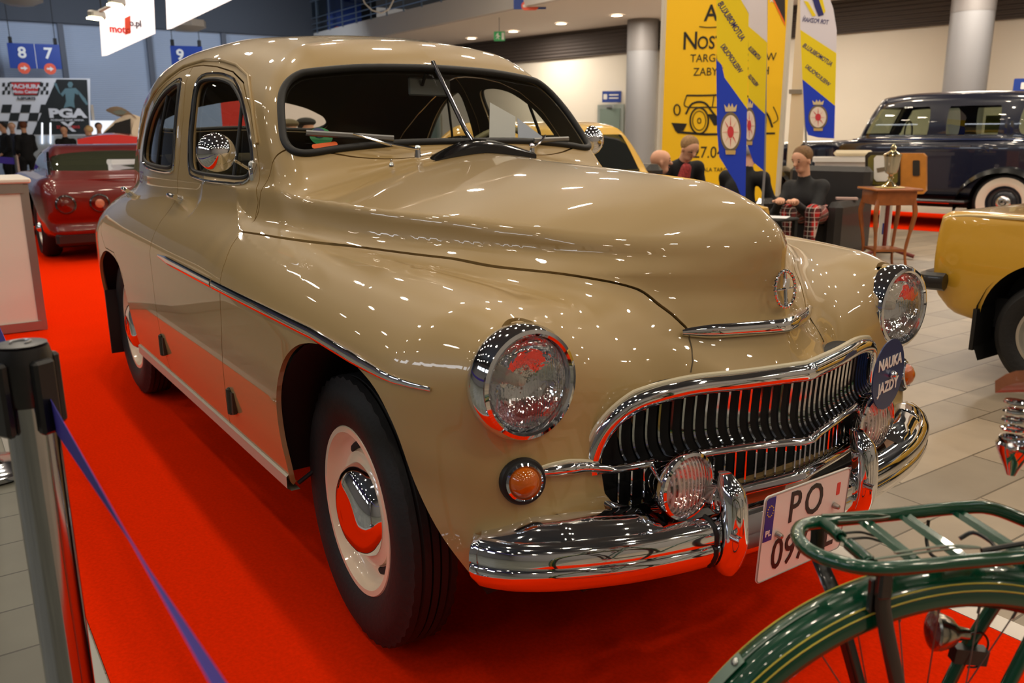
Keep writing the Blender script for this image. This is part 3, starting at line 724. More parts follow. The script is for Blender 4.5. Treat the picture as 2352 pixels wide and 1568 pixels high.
for k in range(12):
    a=2*PI*k/12; MB().prism(disc(.0016,5,(-.126+.0095*math.cos(a),.066+.0125*math.sin(a))),.0006,MP@Matrix.Translation((0,0,.004))).build('plate_star',mat('star_yellow',(230,200,60),.5),pl)
text('PL',.019,MP@Matrix.Translation((-.126,.014,.0045)),WHT,pl,depth=.0006,bold=.0006)
text('PO',.104,MP@Matrix.Translation((-.005,.052,.004)),INK,pl,depth=.001,bold=.0008,sx=.78,space=1.3)
text('097AE',.104,MP@Matrix.Translation((.004,-.049,.004)),INK,pl,depth=.001,bold=.0008,sx=.78,space=1.03)
MB().prism(rrect(.012,.030,.002,3,.108,.058),.0008,MP@Matrix.Translation((0,0,.003))).build('plate_sticker',mat('sticker_red',(220,60,50),.4),pl,'small red registration sticker')
for a,b in ((-.095,.004),(.098,.020)): MB().lathe([(.007,.003),(.007,.007),(.005,.016),(0,.018)],(0.002,a,b),M=MX,seg=12).build('plate_bolt',mat('bolt_zinc',(170,168,160),.35,1.),pl)
# ---- round club disc
ds=thing('round_badge','x','x',(.745,.336,.712)); del ds['label']; del ds['category']; ds.parent=car; ds.rotation_euler=(R(0),R(0),R(9))
BL=mat('badge_blue',(22,44,96),.35,coat=.4); MB().prism(disc(.088,48),.003,MP).build('badge_plate',BL,ds,'dark blue round plate')
text('NAUKA',.038,MP@Matrix.Translation((0,.030,.004)),WHT,ds,depth=.001,bold=.0013,sx=1.0); text('JAZDY',.038,MP@Matrix.Translation((0,-.030,.004)),WHT,ds,depth=.001,bold=.0013,sx=1.0)
MB().lathe([(.009,0),(.010,.006),(.006,.014),(0,.016)],(0.004,.01,-.001),M=MX,seg=14).build('badge_bolt',CHROME,ds)
MB().tube([Vector((-.01,.0,-.08)),Vector((-.015,.0,-.17))],.008,8).build('badge_stalk',CHROME,ds)
# ---- black lower valance, chassis, wheel wells
m=MB(); m.box((-.1,0,.44),(1.4,1.0,.22)); m.box((-1.7,0,.36),(3.0,1.30,.09)); m.box((-3.0,0,.50),(1.0,.9,.30)); m.build('underbody',BLACK,car,'black underbody')
for cx,r_,z in ((.07,.43,.35),(-2.63,.43,.33)):
    for sg in (-1,1):
        m=MB(); rows=[]
        for k in range(17):
            a=PI*k/16; X=cx+r_*1.04*math.cos(a); Z=z+(r_+.04)*math.sin(a); s=solve_axis((X,None,min(Z,.9)),1,.2,1.0) or .78
            rows.append([Vector((X,sg*.42,Z)),Vector((X,sg*(s-.02),Z))])
        m.grid(rows); m.add([Vector((cx+r_*1.04*math.cos(PI*k/16),sg*.42,z+(r_+.04)*math.sin(PI*k/16))) for k in range(17)],[tuple(range(17))]); m.build('wheel_well',BLACK,car)
m=MB(); rows=[[Vector((.62,y,.40)),Vector((.70,y,.47)),Vector((.66,y,.53))] for y in np.linspace(-.45,.45,8)]; m.grid(rows); m.build('front_valance',GLOSSBLK,car)
MB().tube([Vector((-.322,-.785,.332)),Vector((-.30,-.74,.37)),Vector((-.28,-.66,.46))],.0065,8).build('fender_brace',BLACK,car)
for sg in (-1,1): MB().box((-2.98,sg*.72,.33),(.02,.20,.34)).build('mud_flap',BLACKRUB,car)
# ---- wheels
def wheel_parts(w,Rt,rim,cap,width,rimmat,capmat,tyremat=TYRE,grooves=True,slots=True,white=False):
    """wheel turned about its y axis, outer face towards -y, centred on w"""
    h=width/2; MY=Matrix(((1,0,0),(0,0,-1),(0,1,0)))
    # tyre
    prof=[(rim-.004,-h*.62),(rim+.010,-h*.80),(rim+.045,-h*.98),(rim+.08,-h*1.02),(Rt-.035,-h*.94),(Rt-.014,-h*.78)]
    if grooves:
        for y0 in (-.62,-.28,.0,.28,.62):
            prof+=[(Rt-.002,(y0-.11)*h),(Rt,(y0+.09)*h),(Rt-.008,(y0+.10)*h),(Rt-.008,(y0+.16)*h)]
        prof=prof[:-2]
    else: prof+=[(Rt,-h*.5),(Rt,h*.5)]
    prof+=[(Rt-.014,h*.78),(Rt-.035,h*.94),(rim+.045,h*.98),(rim+.010,h*.8),(rim-.004,h*.62)]
    seg=96; m=MB(); vs=[]; 
    for i,(r,y) in enumerate(prof):
        for k in range(seg):
            a=2*PI*k/seg; rr=r
            if grooves and (k%2) and abs(y)>h*.68 and r>Rt-.03: rr=r-.007
            vs.append((rr*math.cos(a),y,rr*math.sin(a)))
    fs=[(i*seg+k,i*seg+(k+1)%seg,(i+1)*seg+(k+1)%seg,(i+1)*seg+k) for i in range(len(prof)-1) for k in range(seg)]
    m.add(vs,fs); m.build('tyre',tyremat,w)
    if white:
        MB().lathe([(rim+.004,-h*.84),(rim+.03,-h*1.0),(rim+.06,-h*1.045),(Rt-.05,-h*1.01)][:],axis='Z',M=MY.transposed() if False else Matrix(((1,0,0),(0,0,1),(0,1,0))),seg=64).build('white_sidewall',mat('white_wall',(226,220,204),.6),w,'white tyre sidewall')
    MYY=Matrix(((1,0,0),(0,0,1),(0,1,0)))
    MB().lathe([(rim-.02,h*.6),(rim-.004,-h*.55),(rim+.008,-h*.72),(rim+.004,-h*.80),(rim-.010,-h*.80),(rim-.016,-h*.62),(rim-.022,-h*.40),(rim-.040,-h*.22),(rim-.062,-h*.20),(cap+.030,-h*.40),(cap+.006,-h*.48),(cap-.02,-h*.40),(0,-h*.38)],M=MYY,seg=64).build('rim',rimmat,w,'cream painted steel rim' if rimmat is CREAM else None)
    if slots:
        for k in range(4):
            m=MB(); a0=2*PI*k/4+.5; r=rim-.050; P=[Vector((r*math.cos(a0+t),-h*.235,r*math.sin(a0+t))) for t in np.linspace(-.24,.24,8)]; m.tube(P,[.006]+[.010]*6+[.006],8,flat=.5,up=(0,1,0)); m.build('vent_slot',BLACK,w)
    MB().lathe([(cap,-h*.40),(cap+.003,-h*.50),(cap,-h*.60),(cap*.95,-h*.78),(cap*.84,-h*.96),(cap*.66,-h*1.10),(cap*.44,-h*1.18),(cap*.40,-h*1.165),(cap*.2,-h*1.20),(0,-h*1.21)],M=MYY,seg=56).build('hub_cap',capmat,w,'domed chrome hub cap')
    m=MB(); m.tube([Vector((-(rim-.045)*.8,-h*.25,-(rim-.045)*.3)),Vector((-(rim-.05)*.8,-h*.5,-(rim-.05)*.3))],.004,6); m.build('valve',BLACKRUB,w)
for (x,y,rz,ry) in ((-.015,-.690,R(-3.0),.4),(-2.7,-.690,0,1.1),(-.015,.690,R(177),0),(-2.7,.690,PI,.3)):
    w=thing('wheel','x','x',(x,y,.352)); del w['label']; del w['category']; w.parent=car; w.rotation_euler=(0,0,rz)
    wheel_parts(w,.352,.215,.120,.150,CREAM,CHROME)
# ---- mirrors
for sg in (-1,1):
    foot,n=on_side(-.905,1.175,.004,sg); hd=Vector((-.866,sg*.780,1.238)) if sg<0 else Vector((-.892,sg*.760,1.259))
    mr=thing('wing_mirror','x','x',(0,0,0)); del mr['label']; del mr['category']; mr.parent=BP['fd'+('right' if sg<0 else 'left')]
    m=MB(); m.box(foot,(.025,.03,.07),bev=.008); m.tube(catmull([foot,foot+n*.03+Vector((0,0,.008)),hd*.5+foot*.5+Vector((0,0,.004)),hd],5),.0048,8); m.build('mirror_arm',CHROME,mr,'chrome stalk')
    Mh=Matrix.Rotation(R(14*sg),3,'Z')@MX
    MB().lathe([(0,.034),(.018,.031),(.038,.021),(.052,.006),(.058,-.006),(.0592,-.013),(.055,-.015)],hd,M=Mh,seg=36).build('mirror_shell',CHROME,mr,'round chrome mirror shell')
    MB().lathe([(.056,-.014),(0,-.014)],hd,M=Mh,seg=36).build('mirror_glass',mat('mirror_silver',(210,214,216),.02,1.),mr)
# ---- wipers, washer jet, cowl vent
for y,ang in ((-.214,1),(.245,1)):
    base,n=on_top(-.598,y,.0) if True else None
    b=on_front(y,1.222,.004,-1.2,-.3)[0]
    if y<0: elbow=on_front(-.40,1.272,.03,-1.2,-.3)[0]; a0=on_front(-.27,1.262,.022,-1.2,-.3)[0]; a1=on_front(-.535,1.285,.016,-1.2,-.3)[0]
    else: elbow=on_front(.335,1.262,.03,-1.2,-.3)[0]; a0=on_front(.28,1.252,.018,-1.2,-.3)[0]; a1=on_front(.46,1.256,.018,-1.2,-.3)[0]
    w=thing('wiper','x','x'); del w['label']; del w['category']; w.parent=car
    m=MB(); m.tube([b-Vector((0,0,.018)),b+Vector((0,0,.018))],[.013,.009],12); m.ball(b+Vector((0,0,.02)),.011,10,6); m.tube([b+Vector((0,0,.016)),(b+elbow)/2+Vector((.006,0,.002)),elbow],[.006,.005,.0035],8); m.build('wiper_arm',CHROME,w)
    m=MB(); m.tube([a0,a1],.0045,6,flat=2,up=(0,0,1)); m.build('wiper_blade',mat('wiper_steel',(150,150,150),.35,.8),w); MB().tube([a0-Vector((.006,0,.006)),a1-Vector((.006,0,.006))],.004,6).build('wiper_rubber',BLACKRUB,w)
P,n=on_top(-.585,-.322,.0); MB().lathe([(.008,0),(.008,.006),(.004,.012),(.005,.018),(0,.022)],P,seg=12).build('washer_jet',CHROME,car)
m=MB(); pts=[(-.60,-.215,1.214),(-.56,-.215,1.206)]
rows=[]
for y in np.linspace(-.205,.20,19):
    h=.006+.030*min(1,max(0,(y+.205)/.14))*min(1,(.215-y)/.03+.55)-.010*max(0,(abs(y+.02)-.08))/.1
    P,n=on_top(-.575,y,.0); Q,n2=on_top(-.540,y,.0)
    rows.append([P+Vector((-.030,0,h*.8)),P+Vector((-.004,0,h)),Q+Vector((.0,0,h*.86)),Q+Vector((.012,0,h*.6)),Q+Vector((.012,0,.000)),Q+Vector((-.02,0,-.01))])
m.grid(rows).build('cowl_vent_flap',GLOSSBLK,car,'black cowl vent flap standing open')
# ---- interior
it=mat('olive_cloth',(96,84,50),.9,noise=(30,.12)); dk=mat('dark_cabin',(26,23,18),.8)
m=MB(); m.box((-1.62,0,.72),(.55,1.16,.18),bev=.06); m.box((-1.86,0,.95),(.14,1.16,.46),rot=Matrix.Rotation(R(-12),3,'Y'),bev=.06); m.build('front_seat',it,car,'khaki cloth front bench')
m=MB(); m.box((-2.45,0,.74),(.55,1.12,.18),bev=.06); m.box((-2.72,0,.98),(.16,1.12,.44),rot=Matrix.Rotation(R(-18),3,'Y'),bev=.06); m.build('rear_seat',it,car,'khaki cloth rear bench')
m=MB(); m.box((-3.02,0,1.17),(.52,1.0,.03)); m.build('parcel_shelf',it,car)
m=MB(); m.box((-.88,0,1.07),(.14,1.10,.19),bev=.05); m.box((-.82,0,1.165),(.20,.96,.02)); m.build('dashboard',mat('dash_brown',(70,60,42),.4),car)
m=MB(); m.box((-1.7,0,.48),(2.3,1.3,.04)); m.box((-.72,0,.8),(.04,1.2,.6)); m.build('cabin_floor',dk,car)
sw=thing('steering_wheel','x','x',(-1.04,.36,1.13)); del sw['label']; del sw['category']; sw.parent=car; sw.rotation_euler=(0,R(-62),0)
swm=mat('ivory_plastic',(176,168,126),.35,coat=.5)
m=MB(); m.tube([Vector((.20*math.cos(a),.20*math.sin(a),0)) for a in np.linspace(0,2*PI,41)[:-1]],.012,10,True)
m.build('wheel_rim',swm,sw,'ivory plastic rim'); m=MB()
for k in range(3):
    a=2*PI*k/3+.5; m.tube([Vector((0,0,-.01)),Vector((.2*math.cos(a),.2*math.sin(a),0))],.006,8)
m.lathe([(.035,-.02),(.04,.0),(.02,.02),(0,.022)],seg=20); m.build('spokes',CHROME,sw); MB().tube([Vector((0,0,-.01)),Vector((0,0,-.26))],.018,10).build('steering_column',dk,sw)
MB().box((-.968,.037,1.456),(.012,.19,.064),rz=R(8),bev=.005).build('rear_view_mirror',mat('mirror_back_grey',(128,134,140),.35,.3,coat=.4),car,'grey back of the cabin mirror')
MB().tube([Vector((-.955,-.0,1.46)),Vector((-.925,0,1.50))],.006,8).build('mirror_stem',dk,car)
# windscreen sticker, papers, pass strip
P=[on_front(a,b,-.014,-1.2,-.3)[0] for a,b in ((-.57,1.262),(-.46,1.262))]
def glass_card(name,cx,cz,poly,off,m_,label,d=.001):
    p,n=on_front(cx,cz,off,-1.2,-.3); ux=Vector((0,1,0)); ux=(ux-n*ux.dot(n)).normalized(); uz=n.cross(ux); uz=uz if uz.z>0 else -uz
    M=frame(p,ux,uz,n); return MB().prism(poly,d,M).build(name,m_,car,label),M
stk,M_=glass_card('windshield_sticker',-.487,1.290,disc(.036,28),-.009,mat('sticker_green',(30,140,80),.4),'round green event sticker')
stk.scale=(1,1,1)
glass_card('sticker_picture',-.490,1.300,disc(.020,20),-.007,mat('sticker_navy',(24,40,90),.4),None)
glass_card('sticker_band',-.487,1.262,rrect(.082,.018,.008),-.007,mat('sticker_orange',(240,104,40),.4),'orange band of the sticker')
m=MB(); PAP=mat('white_paper',(240,240,244),.6)
def sheet(pts,m_,name,label): MB().add(pts,[tuple(range(len(pts)))]).add([Vector(p)-Vector((.0015,0,0)) for p in pts],[tuple(range(len(pts)))[::-1]]).build(name,m_,car,label,fix=False)
sheet([(-.78,.17,1.19),(-.80,.30,1.19),(-.84,.33,1.35),(-.83,.21,1.40)],PAP,'paper_sheet','white sheet propped on the dashboard')
sheet([(-.79,.31,1.19),(-.83,.53,1.19),(-.84,.50,1.25),(-.84,.34,1.345)],mat('pale_blue_paper',(206,214,240),.6),'paper_sheet','pale blue sheet propped on the dashboard')
# ---------------------------------------------------------------- placing helpers and generic builders
CAMO=Vector((1.88418266,-1.56293758,1.29359409)); _cm=SC.camera.matrix_world.to_3x3()
def ray(u,v): return _cm@Vector(((u-1176)/1962.2989507,-(v-784)/1962.2989507,-1))
def at(u,v,d): return CAMO+ray(u,v)*d
def on_z(u,v,z): r=ray(u,v); return CAMO+r*((z-CAMO.z)/r.z)
class Board:
    """an upright flat panel standing at a real place; pixel readings are turned into metres on it"""
    def __init__(s,u,v,d,yaw=None,dyaw=0):
        s.o=at(u,v,d); n=(CAMO-s.o); n.z=0; n.normalize()
        if yaw is not None: n=Vector((math.cos(yaw),math.sin(yaw),0))
        if dyaw: n=Matrix.Rotation(dyaw,3,'Z')@n
        s.n=n; s.x=Vector((0,0,1)).cross(n); s.M=frame(s.o,s.x,(0,0,1),n)
    def l(s,u,v):
        r=ray(u,v); t=(s.o-CAMO).dot(s.n)/r.dot(s.n); q=CAMO+r*t-s.o; return (q.dot(s.x),q.z)
    def poly(s,pts): return [s.l(*p) for p in pts]
    def T(s,u,v,off=0.,rot=0.):
        a,b=s.l(u,v); return s.M@Matrix.Translation((a,b,off))@Matrix.Rotation(rot,4,'Z')
    def px(s,k): a=s.l(1176,784); b=s.l(1176+k,784); return abs(b[0]-a[0])
    def h(s,u,v0,v1): return abs(s.l(u,v0)[1]-s.l(u,v1)[1])
def card(b,pts,off,d,name,m,parent,label=None): return MB().prism(b.poly(pts),d,b.M@Matrix.Translation((0,0,off))).build(name,m,parent,label)
def nets_mesh(fn,lo,hi,h):
    lo=np.array(lo,float);hi=np.array(hi,float); n=np.maximum(((hi-lo)/h).astype(int)+2,4)
    X,Y,Z=np.meshgrid(*[lo[i]+h*np.arange(n[i]) for i in range(3)],indexing='ij')
    F=fn(X.ravel(),Y.ravel(),Z.ravel()).reshape(X.shape).astype(np.float32); return surface_nets(F,lo,h)
def np_mesh(name,V,Fc,m,parent,label=None,smooth=True):
    me=bpy.data.meshes.new(name); me.from_pydata(V.tolist(),[],Fc.tolist()); me.polygons.foreach_set('use_smooth',[smooth]*len(me.polygons)); me.update()
    return link_mesh(name,me,m,parent,label)
def capsules(X,Y,Z,caps,k=.04):
    f=None; P=np.stack([X,Y,Z],1)
    for c in caps:
        a=np.array(c[0],float); b=np.array(c[1],float); r0,r1=c[2],c[3]; ab=b-a; L=max(ab@ab,1e-9)
        sc=np.array(c[4]) if len(c)>4 else None
        q=P-a; t=np.clip((q@ab)/L,0,1); d=q-t[:,None]*ab
        if sc is not None: d=d/sc
        d=np.linalg.norm(d,axis=1)-(r0+(r1-r0)*t)
        f=d if f is None else smin(f,d,k)
    return f
def blob(name,caps,m,parent,h=.02,k=.04,label=None,cutfn=None):
    A=np.array([p for c in caps for p in (c[0],c[1])],float); r=max(max(c[2],c[3])*(max(c[4]) if len(c)>4 else 1) for c in caps)+2.5*h
    fn=lambda X,Y,Z: capsules(X,Y,Z,caps,k) if cutfn is None else np.maximum(capsules(X,Y,Z,caps,k),cutfn(X,Y,Z))
    V,Q=nets_mesh(fn,A.min(0)-r,A.max(0)+r,h); return np_mesh(name,V,Q,m,parent,label)
# a saloon from its side outline: lower body and cabin as rounded solids, cut with arches, windows
def shell_car(name,label,loc,rz,body,cab,Wb,Wc,arches,wins,paint,h=.03,r=(.12,.10),k=.05,wheel=None,group=None,wgl=None,front_wins=(),tum=.35,arch_top=None,roof_paint=None):
    o=thing(name,label,'car',loc,rz,group)
    def fld(x,y,z):
        s=np.abs(y); f=rmax(sdpoly(x,z,body),s-Wb(x,z),r[0]); g=rmax(sdpoly(x,z,cab),s-Wc(x,z),r[1]); return smin(f,g,k)
    xs=[p[0] for p in body]; zs=[p[1] for p in cab]+[p[1] for p in body]
    V,Q=nets_mesh(fld,(min(xs)-.1,-1.05,min(zs)-.1),(max(xs)+.1,1.05,max(zs)+.1),h)
    T=np.concatenate([Q[:,[0,1,2]],Q[:,[0,2,3]]])
    regs=[]
    for (cx,cz,rr) in arches: regs.append(('x',lambda P,cx=cx,cz=cz,rr=rr: np.maximum(np.hypot(P[:,0]-cx,P[:,2]-cz)-rr,.40-np.abs(P[:,1]))))
    for w in wins: regs.append(('w',lambda P,w=w: np.maximum(sdpoly(P[:,0],P[:,2],w),.35-np.abs(P[:,1]))))
    for (w,lim,sg) in front_wins: regs.append(('w',lambda P,w=w,lim=lim,sg=sg: np.maximum(sdpoly(P[:,1],P[:,2],w),(lim-P[:,0])*sg)))
    for _,fn in regs: V,T=split(V,T,fn(V))
    C=V[T].mean(1); lab=np.zeros(len(T),int)
    for i,(kd,fn) in enumerate(regs): lab[fn(C)<0]= -1 if kd=='x' else i+1
    def sub(L,nm,m,par,lb=None,inset=0):
        t=T[lab==L]
        if not len(t): return
        u=np.unique(t); re=np.full(len(V),-1); re[u]=np.arange(len(u)); v=V[u].copy()
        if inset: v[:,1]*=(1-inset)
        if nm=='window' and v[:,1].max()>.25 and v[:,1].min()<-.25 and not np.any(np.abs(v[:,1])<.2):
            tt=re[t]
            for sg in (-1,1):
                q=tt[(v[tt][:,:,1].mean(1)*sg)>0]; uu=np.unique(q); r2=np.full(len(v),-1); r2[uu]=np.arange(len(uu)); np_mesh(nm,v[uu],r2[q],m,par,lb)
            return
        return np_mesh(nm,v,re[t],m,par,lb)
    sub(0,'body',paint,o)
    for i,(kd,fn) in enumerate(regs):
        if kd=='w': sub(i+1,'window',wgl or DARKGLASS,o,inset=.012)
    MB().box(((min(xs)+max(xs))/2,0,.34),(max(xs)-min(xs)-.5,1.1,.16)).build('underbody',BLACK,o)
    for (cx,cz,rr) in arches:
        for sg in (-1,1):
            m=MB(); rows=[[Vector((cx+rr*1.05*math.cos(PI*q/12),sg*.45,cz+rr*1.05*math.sin(PI*q/12))),Vector((cx+rr*1.05*math.cos(PI*q/12),sg*.74,cz+rr*1.05*math.sin(PI*q/12)))] for q in range(-2,15)]; m.grid(rows)
            m.add([rw[0] for rw in rows],[tuple(range(len(rows)))]); m.build('wheel_well',BLACK,o)
    return o
def put_wheels(o,axles,track,Rt,rim,cap,width,rimmat,capmat,white=False,grooves=False,slots=False):
    proto=None
    for i,x in enumerate(axles):
        for sg in (-1,1):
            if proto is None:
                w=thing('wheel','x','x',(x,sg*track,Rt),0 if sg<0 else PI); del w['label']; del w['category']; w.parent=o; wheel_parts(w,Rt,rim,cap,width,rimmat,capmat,grooves=grooves,slots=slots,white=white); proto=w
            else:
                w=copy_tree(proto,o); w.location=(x,sg*track,Rt); w.rotation_euler=(0,0,0 if sg<0 else PI)
DARKGLASS=mat('dark_window',(30,34,34),.04,coat=.5,spec=.8)
SKIN=mat('skin',(222,168,138),.55,noise=(14,.05)); SKIN2=mat('skin_ruddy',(228,170,140),.5)
def person(label,J,cols,group=None,hair=None,face=(1,0),h=.018,bald=False,glasses=False,extra=None,scale=1.,fine=True):
    """J: joints in world metres. cols: top, trousers, shoes materials."""
    o=thing('person',label,'person',J['root'] if 'root' in J else J['pelvis'],0,group); base=Vector(o.location); L=lambda p: tuple(Vector(p)-base)
    j={k:L(v) for k,v in J.items() if k not in ('root',)}
    V=lambda k: Vector(j[k])
    hd=V('head'); f=Vector((face[0],face[1],face[2] if len(face)>2 else 0)).normalized(); rt=f.cross(Vector((0,0,1))).normalized(); up=rt.cross(f)
    sk=cols.get('skin',SKIN)
    caps=[(hd+up*.03-f*.012,hd+up*.03+f*.018,.083,.080),(hd-up*.035+f*.022,hd-up*.07+f*.040,.062,.043),(hd-up*.03-f*.015,V('neck'),.055,.058)]
    if fine:
        caps+=[(hd+f*.088+up*.012,hd+f*.108-up*.014,.012,.017),(hd+rt*.082-up*.002,hd+rt*.084-up*.032,.014,.010),(hd-rt*.082-up*.002,hd-rt*.084-up*.032,.014,.010)]
    blob('body',[(tuple(a),tuple(b),r0,r1) for a,b,r0,r1 in caps],sk,o,h=.011 if fine else .02,k=.018,label='head and neck')
    if fine:
        for sg in (-1,1):
            c=hd+f*.083+rt*sg*.031+up*.014; MB().ball(c,.0105,8,6).build('eye',mat('eye_dark',(40,30,26),.3),o)
            MB().tube([c+up*.020-rt*.018+f*.004,c+up*.024+f*.007,c+up*.020+rt*.018+f*.004],.0042,6).build('eyebrow',hair or mat('brow',(110,84,60),.8),o)
        MB().tube([hd+f*.086-up*.047-rt*.022,hd+f*.092-up*.049,hd+f*.086-up*.047+rt*.022],.0045,6).build('mouth',mat('lips',(176,96,84),.5),o)
    if hair and not bald:
        hc=hd+up*.045-f*.018; hh=[(tuple(hc),tuple(hc-f*.012),.094,.090)]
        blob('hair',hh,hair,o,h=.012,k=.02,cutfn=lambda X,Y,Z: -((X-(hd.x))*(-f.x*.75+up.x*.95)+(Y-hd.y)*(-f.y*.75+up.y*.95)+(Z-hd.z)*(-f.z*.75+up.z*.95))+.006)
    tc=[(j['chest'],j['belly'],.148,.140,(1,1,1)),(j['belly'],j['pelvis'],.145,.150),(j['sh_l'],j['sh_r'],.068,.068),(j['chest'],j['neck'],.11,.060)]
    for s_ in 'lr':
        tc+=[(j['sh_'+s_],j['el_'+s_],.062,.049),(j['el_'+s_],j['wr_'+s_],.048,.036)]
    blob('shirt' if cols.get('shirt_name') is None else cols['shirt_name'],tc,cols['top'],o,h=h,k=.05,label=cols.get('top_label'))
    if 'hip_l' in j:
        lc=[(j['pelvis'],j['belly'],.135,.11),(j['hip_l'],j['hip_r'],.105,.105)]
        for s_ in 'lr': lc+=[(j['hip_'+s_],j['kn_'+s_],.095,.066),(j['kn_'+s_],j['an_'+s_],.064,.046)]
        blob('trousers',lc,cols['legs'],o,h=h,k=.04,label=cols.get('legs_label'))
        for s_ in 'lr':
            a=V('an_'+s_); d=Vector(cols.get('foot',(f.x,f.y,0))).normalized(); blob('shoe',[(tuple(a+Vector((0,0,-.02))-d*.03),tuple(a+Vector((0,0,-.035))+d*.16),.048,.038)],cols.get('shoes',BLACK),o,h=.016,k=.02)
    for s_ in 'lr':
        w=V('wr_'+s_); e=V('el_'+s_); d=(w-e).normalized(); side=d.cross(Vector((0,0,1))); side=side.normalized() if side.length>.1 else rt
        hc=[(w-d*.02,w+d*.035,.026,.033),(w+d*.03-side*.018,w+d*.075-side*.020,.028,.022)]
        curl=Vector((0,0,-1))
        for q in range(4):
            b=w+d*.085+side*(-.033+.0215*q); t=b+d*(.030-.004*abs(q-1.3))+curl*.010; hc+=[(w+d*.05+side*(-.030+.02*q),b,.0125,.0105),(b,t,.0100,.009),(t,t+d*.010+curl*.022,.009,.0075)]
        hc+=[(w+d*.02+side*.03,w+d*.055+side*.055+curl*.006,.013,.010),(w+d*.055+side*.055+curl*.006,w+d*.08+side*.056+curl*.014,.010,.008)]
        blob('hand',[(tuple(a),tuple(b),c0,c1) for a,b,c0,c1 in hc],sk,o,h=.0075 if fine else .016,k=.008)
    return o
# ---------------------------------------------------------------- the hall
def struct(o): o['kind']='structure'; return o
def plank_mat(nm_,ca,cb,cm):
    m=bpy.data.materials.new(nm_); m.use_nodes=True; nt=m.node_tree; b=nt.nodes['Principled BSDF']; L=nt.links
    tc=nt.nodes.new('ShaderNodeTexCoord'); mp=nt.nodes.new('ShaderNodeMapping'); mp.inputs['Rotation'].default_value=(0,0,R(90)); L.new(tc.outputs['Object'],mp.inputs['Vector'])
    br=nt.nodes.new('ShaderNodeTexBrick'); br.inputs['Scale'].default_value=1; br.inputs['Brick Width'].default_value=.62; br.inputs['Row Height'].default_value=.235; br.inputs['Mortar Size'].default_value=.004; br.offset=.37; br.squash=1.6; br.squash_frequency=3
    br.inputs['Color1'].default_value=lin(ca)+(1,); br.inputs['Color2'].default_value=lin(cb)+(1,); br.inputs['Mortar'].default_value=lin(cm)+(1,)
    L.new(mp.outputs[0],br.inputs['Vector'])
    n=nt.nodes.new('ShaderNodeTexNoise'); n.inputs['Scale'].default_value=5; n.inputs['Detail'].default_value=6; L.new(tc.outputs['Object'],n.inputs['Vector'])
    mr=nt.nodes.new('ShaderNodeMapRange'); mr.inputs['To Min'].default_value=.78; mr.inputs['To Max'].default_value=1.2; L.new(n.outputs['Fac'],mr.inputs['Value'])
    vm=nt.nodes.new('ShaderNodeVectorMath'); vm.operation='SCALE'; L.new(br.outputs['Color'],vm.inputs[0]); L.new(mr.outputs[0],vm.inputs['Scale']); L.new(vm.outputs[0],b.inputs['Base Color'])
    b.inputs['Roughness'].default_value=.42
    return m
struct(MB().box((-12,11.3,-.038),(52,25.4,.06)).build('floor',plank_mat('warm_floor_tiles',(168,152,132),(138,126,110),(96,84,68)),None))
struct(MB().box((-12,-8.7,-.038),(52,14.6,.06)).build('floor_shaded',plank_mat('shaded_floor_tiles',(112,112,100),(92,92,82),(52,52,44)),None))  # left floor: its cool shade is put into the tile colour
def corr_mat(name,rgb,scale,depth=.02,axis='Z',rough=.6):
    m=bpy.data.materials.new(name); m.use_nodes=True; nt=m.node_tree; b=nt.nodes['Principled BSDF']; L=nt.links; b.inputs['Roughness'].default_value=rough
    b.inputs['Base Color'].default_value=lin(rgb)+(1,)
    tc=nt.nodes.new('ShaderNodeTexCoord'); w=nt.nodes.new('ShaderNodeTexWave'); w.bands_direction=axis; w.inputs['Scale'].default_value=scale; w.wave_profile='SIN'; L.new(tc.outputs['Object'],w.inputs['Vector'])
    bp=nt.nodes.new('ShaderNodeBump'); bp.inputs['Strength'].default_value=1; bp.inputs['Distance'].default_value=depth; L.new(w.outputs['Fac'],bp.inputs['Height']); L.new(bp.outputs[0],b.inputs['Normal']); return m
WALLW=mat('warm_white_wall',(228,220,204),.75,noise=(.6,.03)); GREYC=mat('grey_column',(138,138,140),.45); 
CONC=mat('ceiling_dark_grey',(82,88,98),.85)
def wall_between(name,a,b,z0,z1,m,t=.2):
    a=Vector(a);b=Vector(b); d=b-a; L_=d.length; c=(a+b)/2; return struct(MB().box((c.x,c.y,(z0+z1)/2),(L_,t,z1-z0),rz=math.atan2(d.y,d.x)).build(name,m,None))
WA,WB=Vector((-31,13.9,0)),Vector((6.0,20.3,0))
wall_between('wall_right',WA,WB,0,3.52,WALLW)
wall_between('trim_1',WA+Vector((0,-.12,0)),WB+Vector((0,-.12,0)),3.52,4.62,corr_mat('dark_louvres',(78,70,66),3.2,.05))
wall_between('wall_back',(-30.2,-12),(-30.2,14.0),0,4.75,corr_mat('corrugated_steel',(172,186,208),5.2,.012))
for y in (1.0,2.95,5.6,8.1): struct(MB().box((-30.02,y,2.4),(.16,.16,4.7)).build('trim_2',mat('seam_grey',(88,94,106),.6),None))
wall_between('wall_left',(-30,-11.5),(9,-11.5),0,7.2,mat('left_wall_grey',(120,122,128),.7))
wall_between('wall_front',(9,-11.5),(9,21),0,7.2,mat('front_wall_grey',(150,146,142),.7))
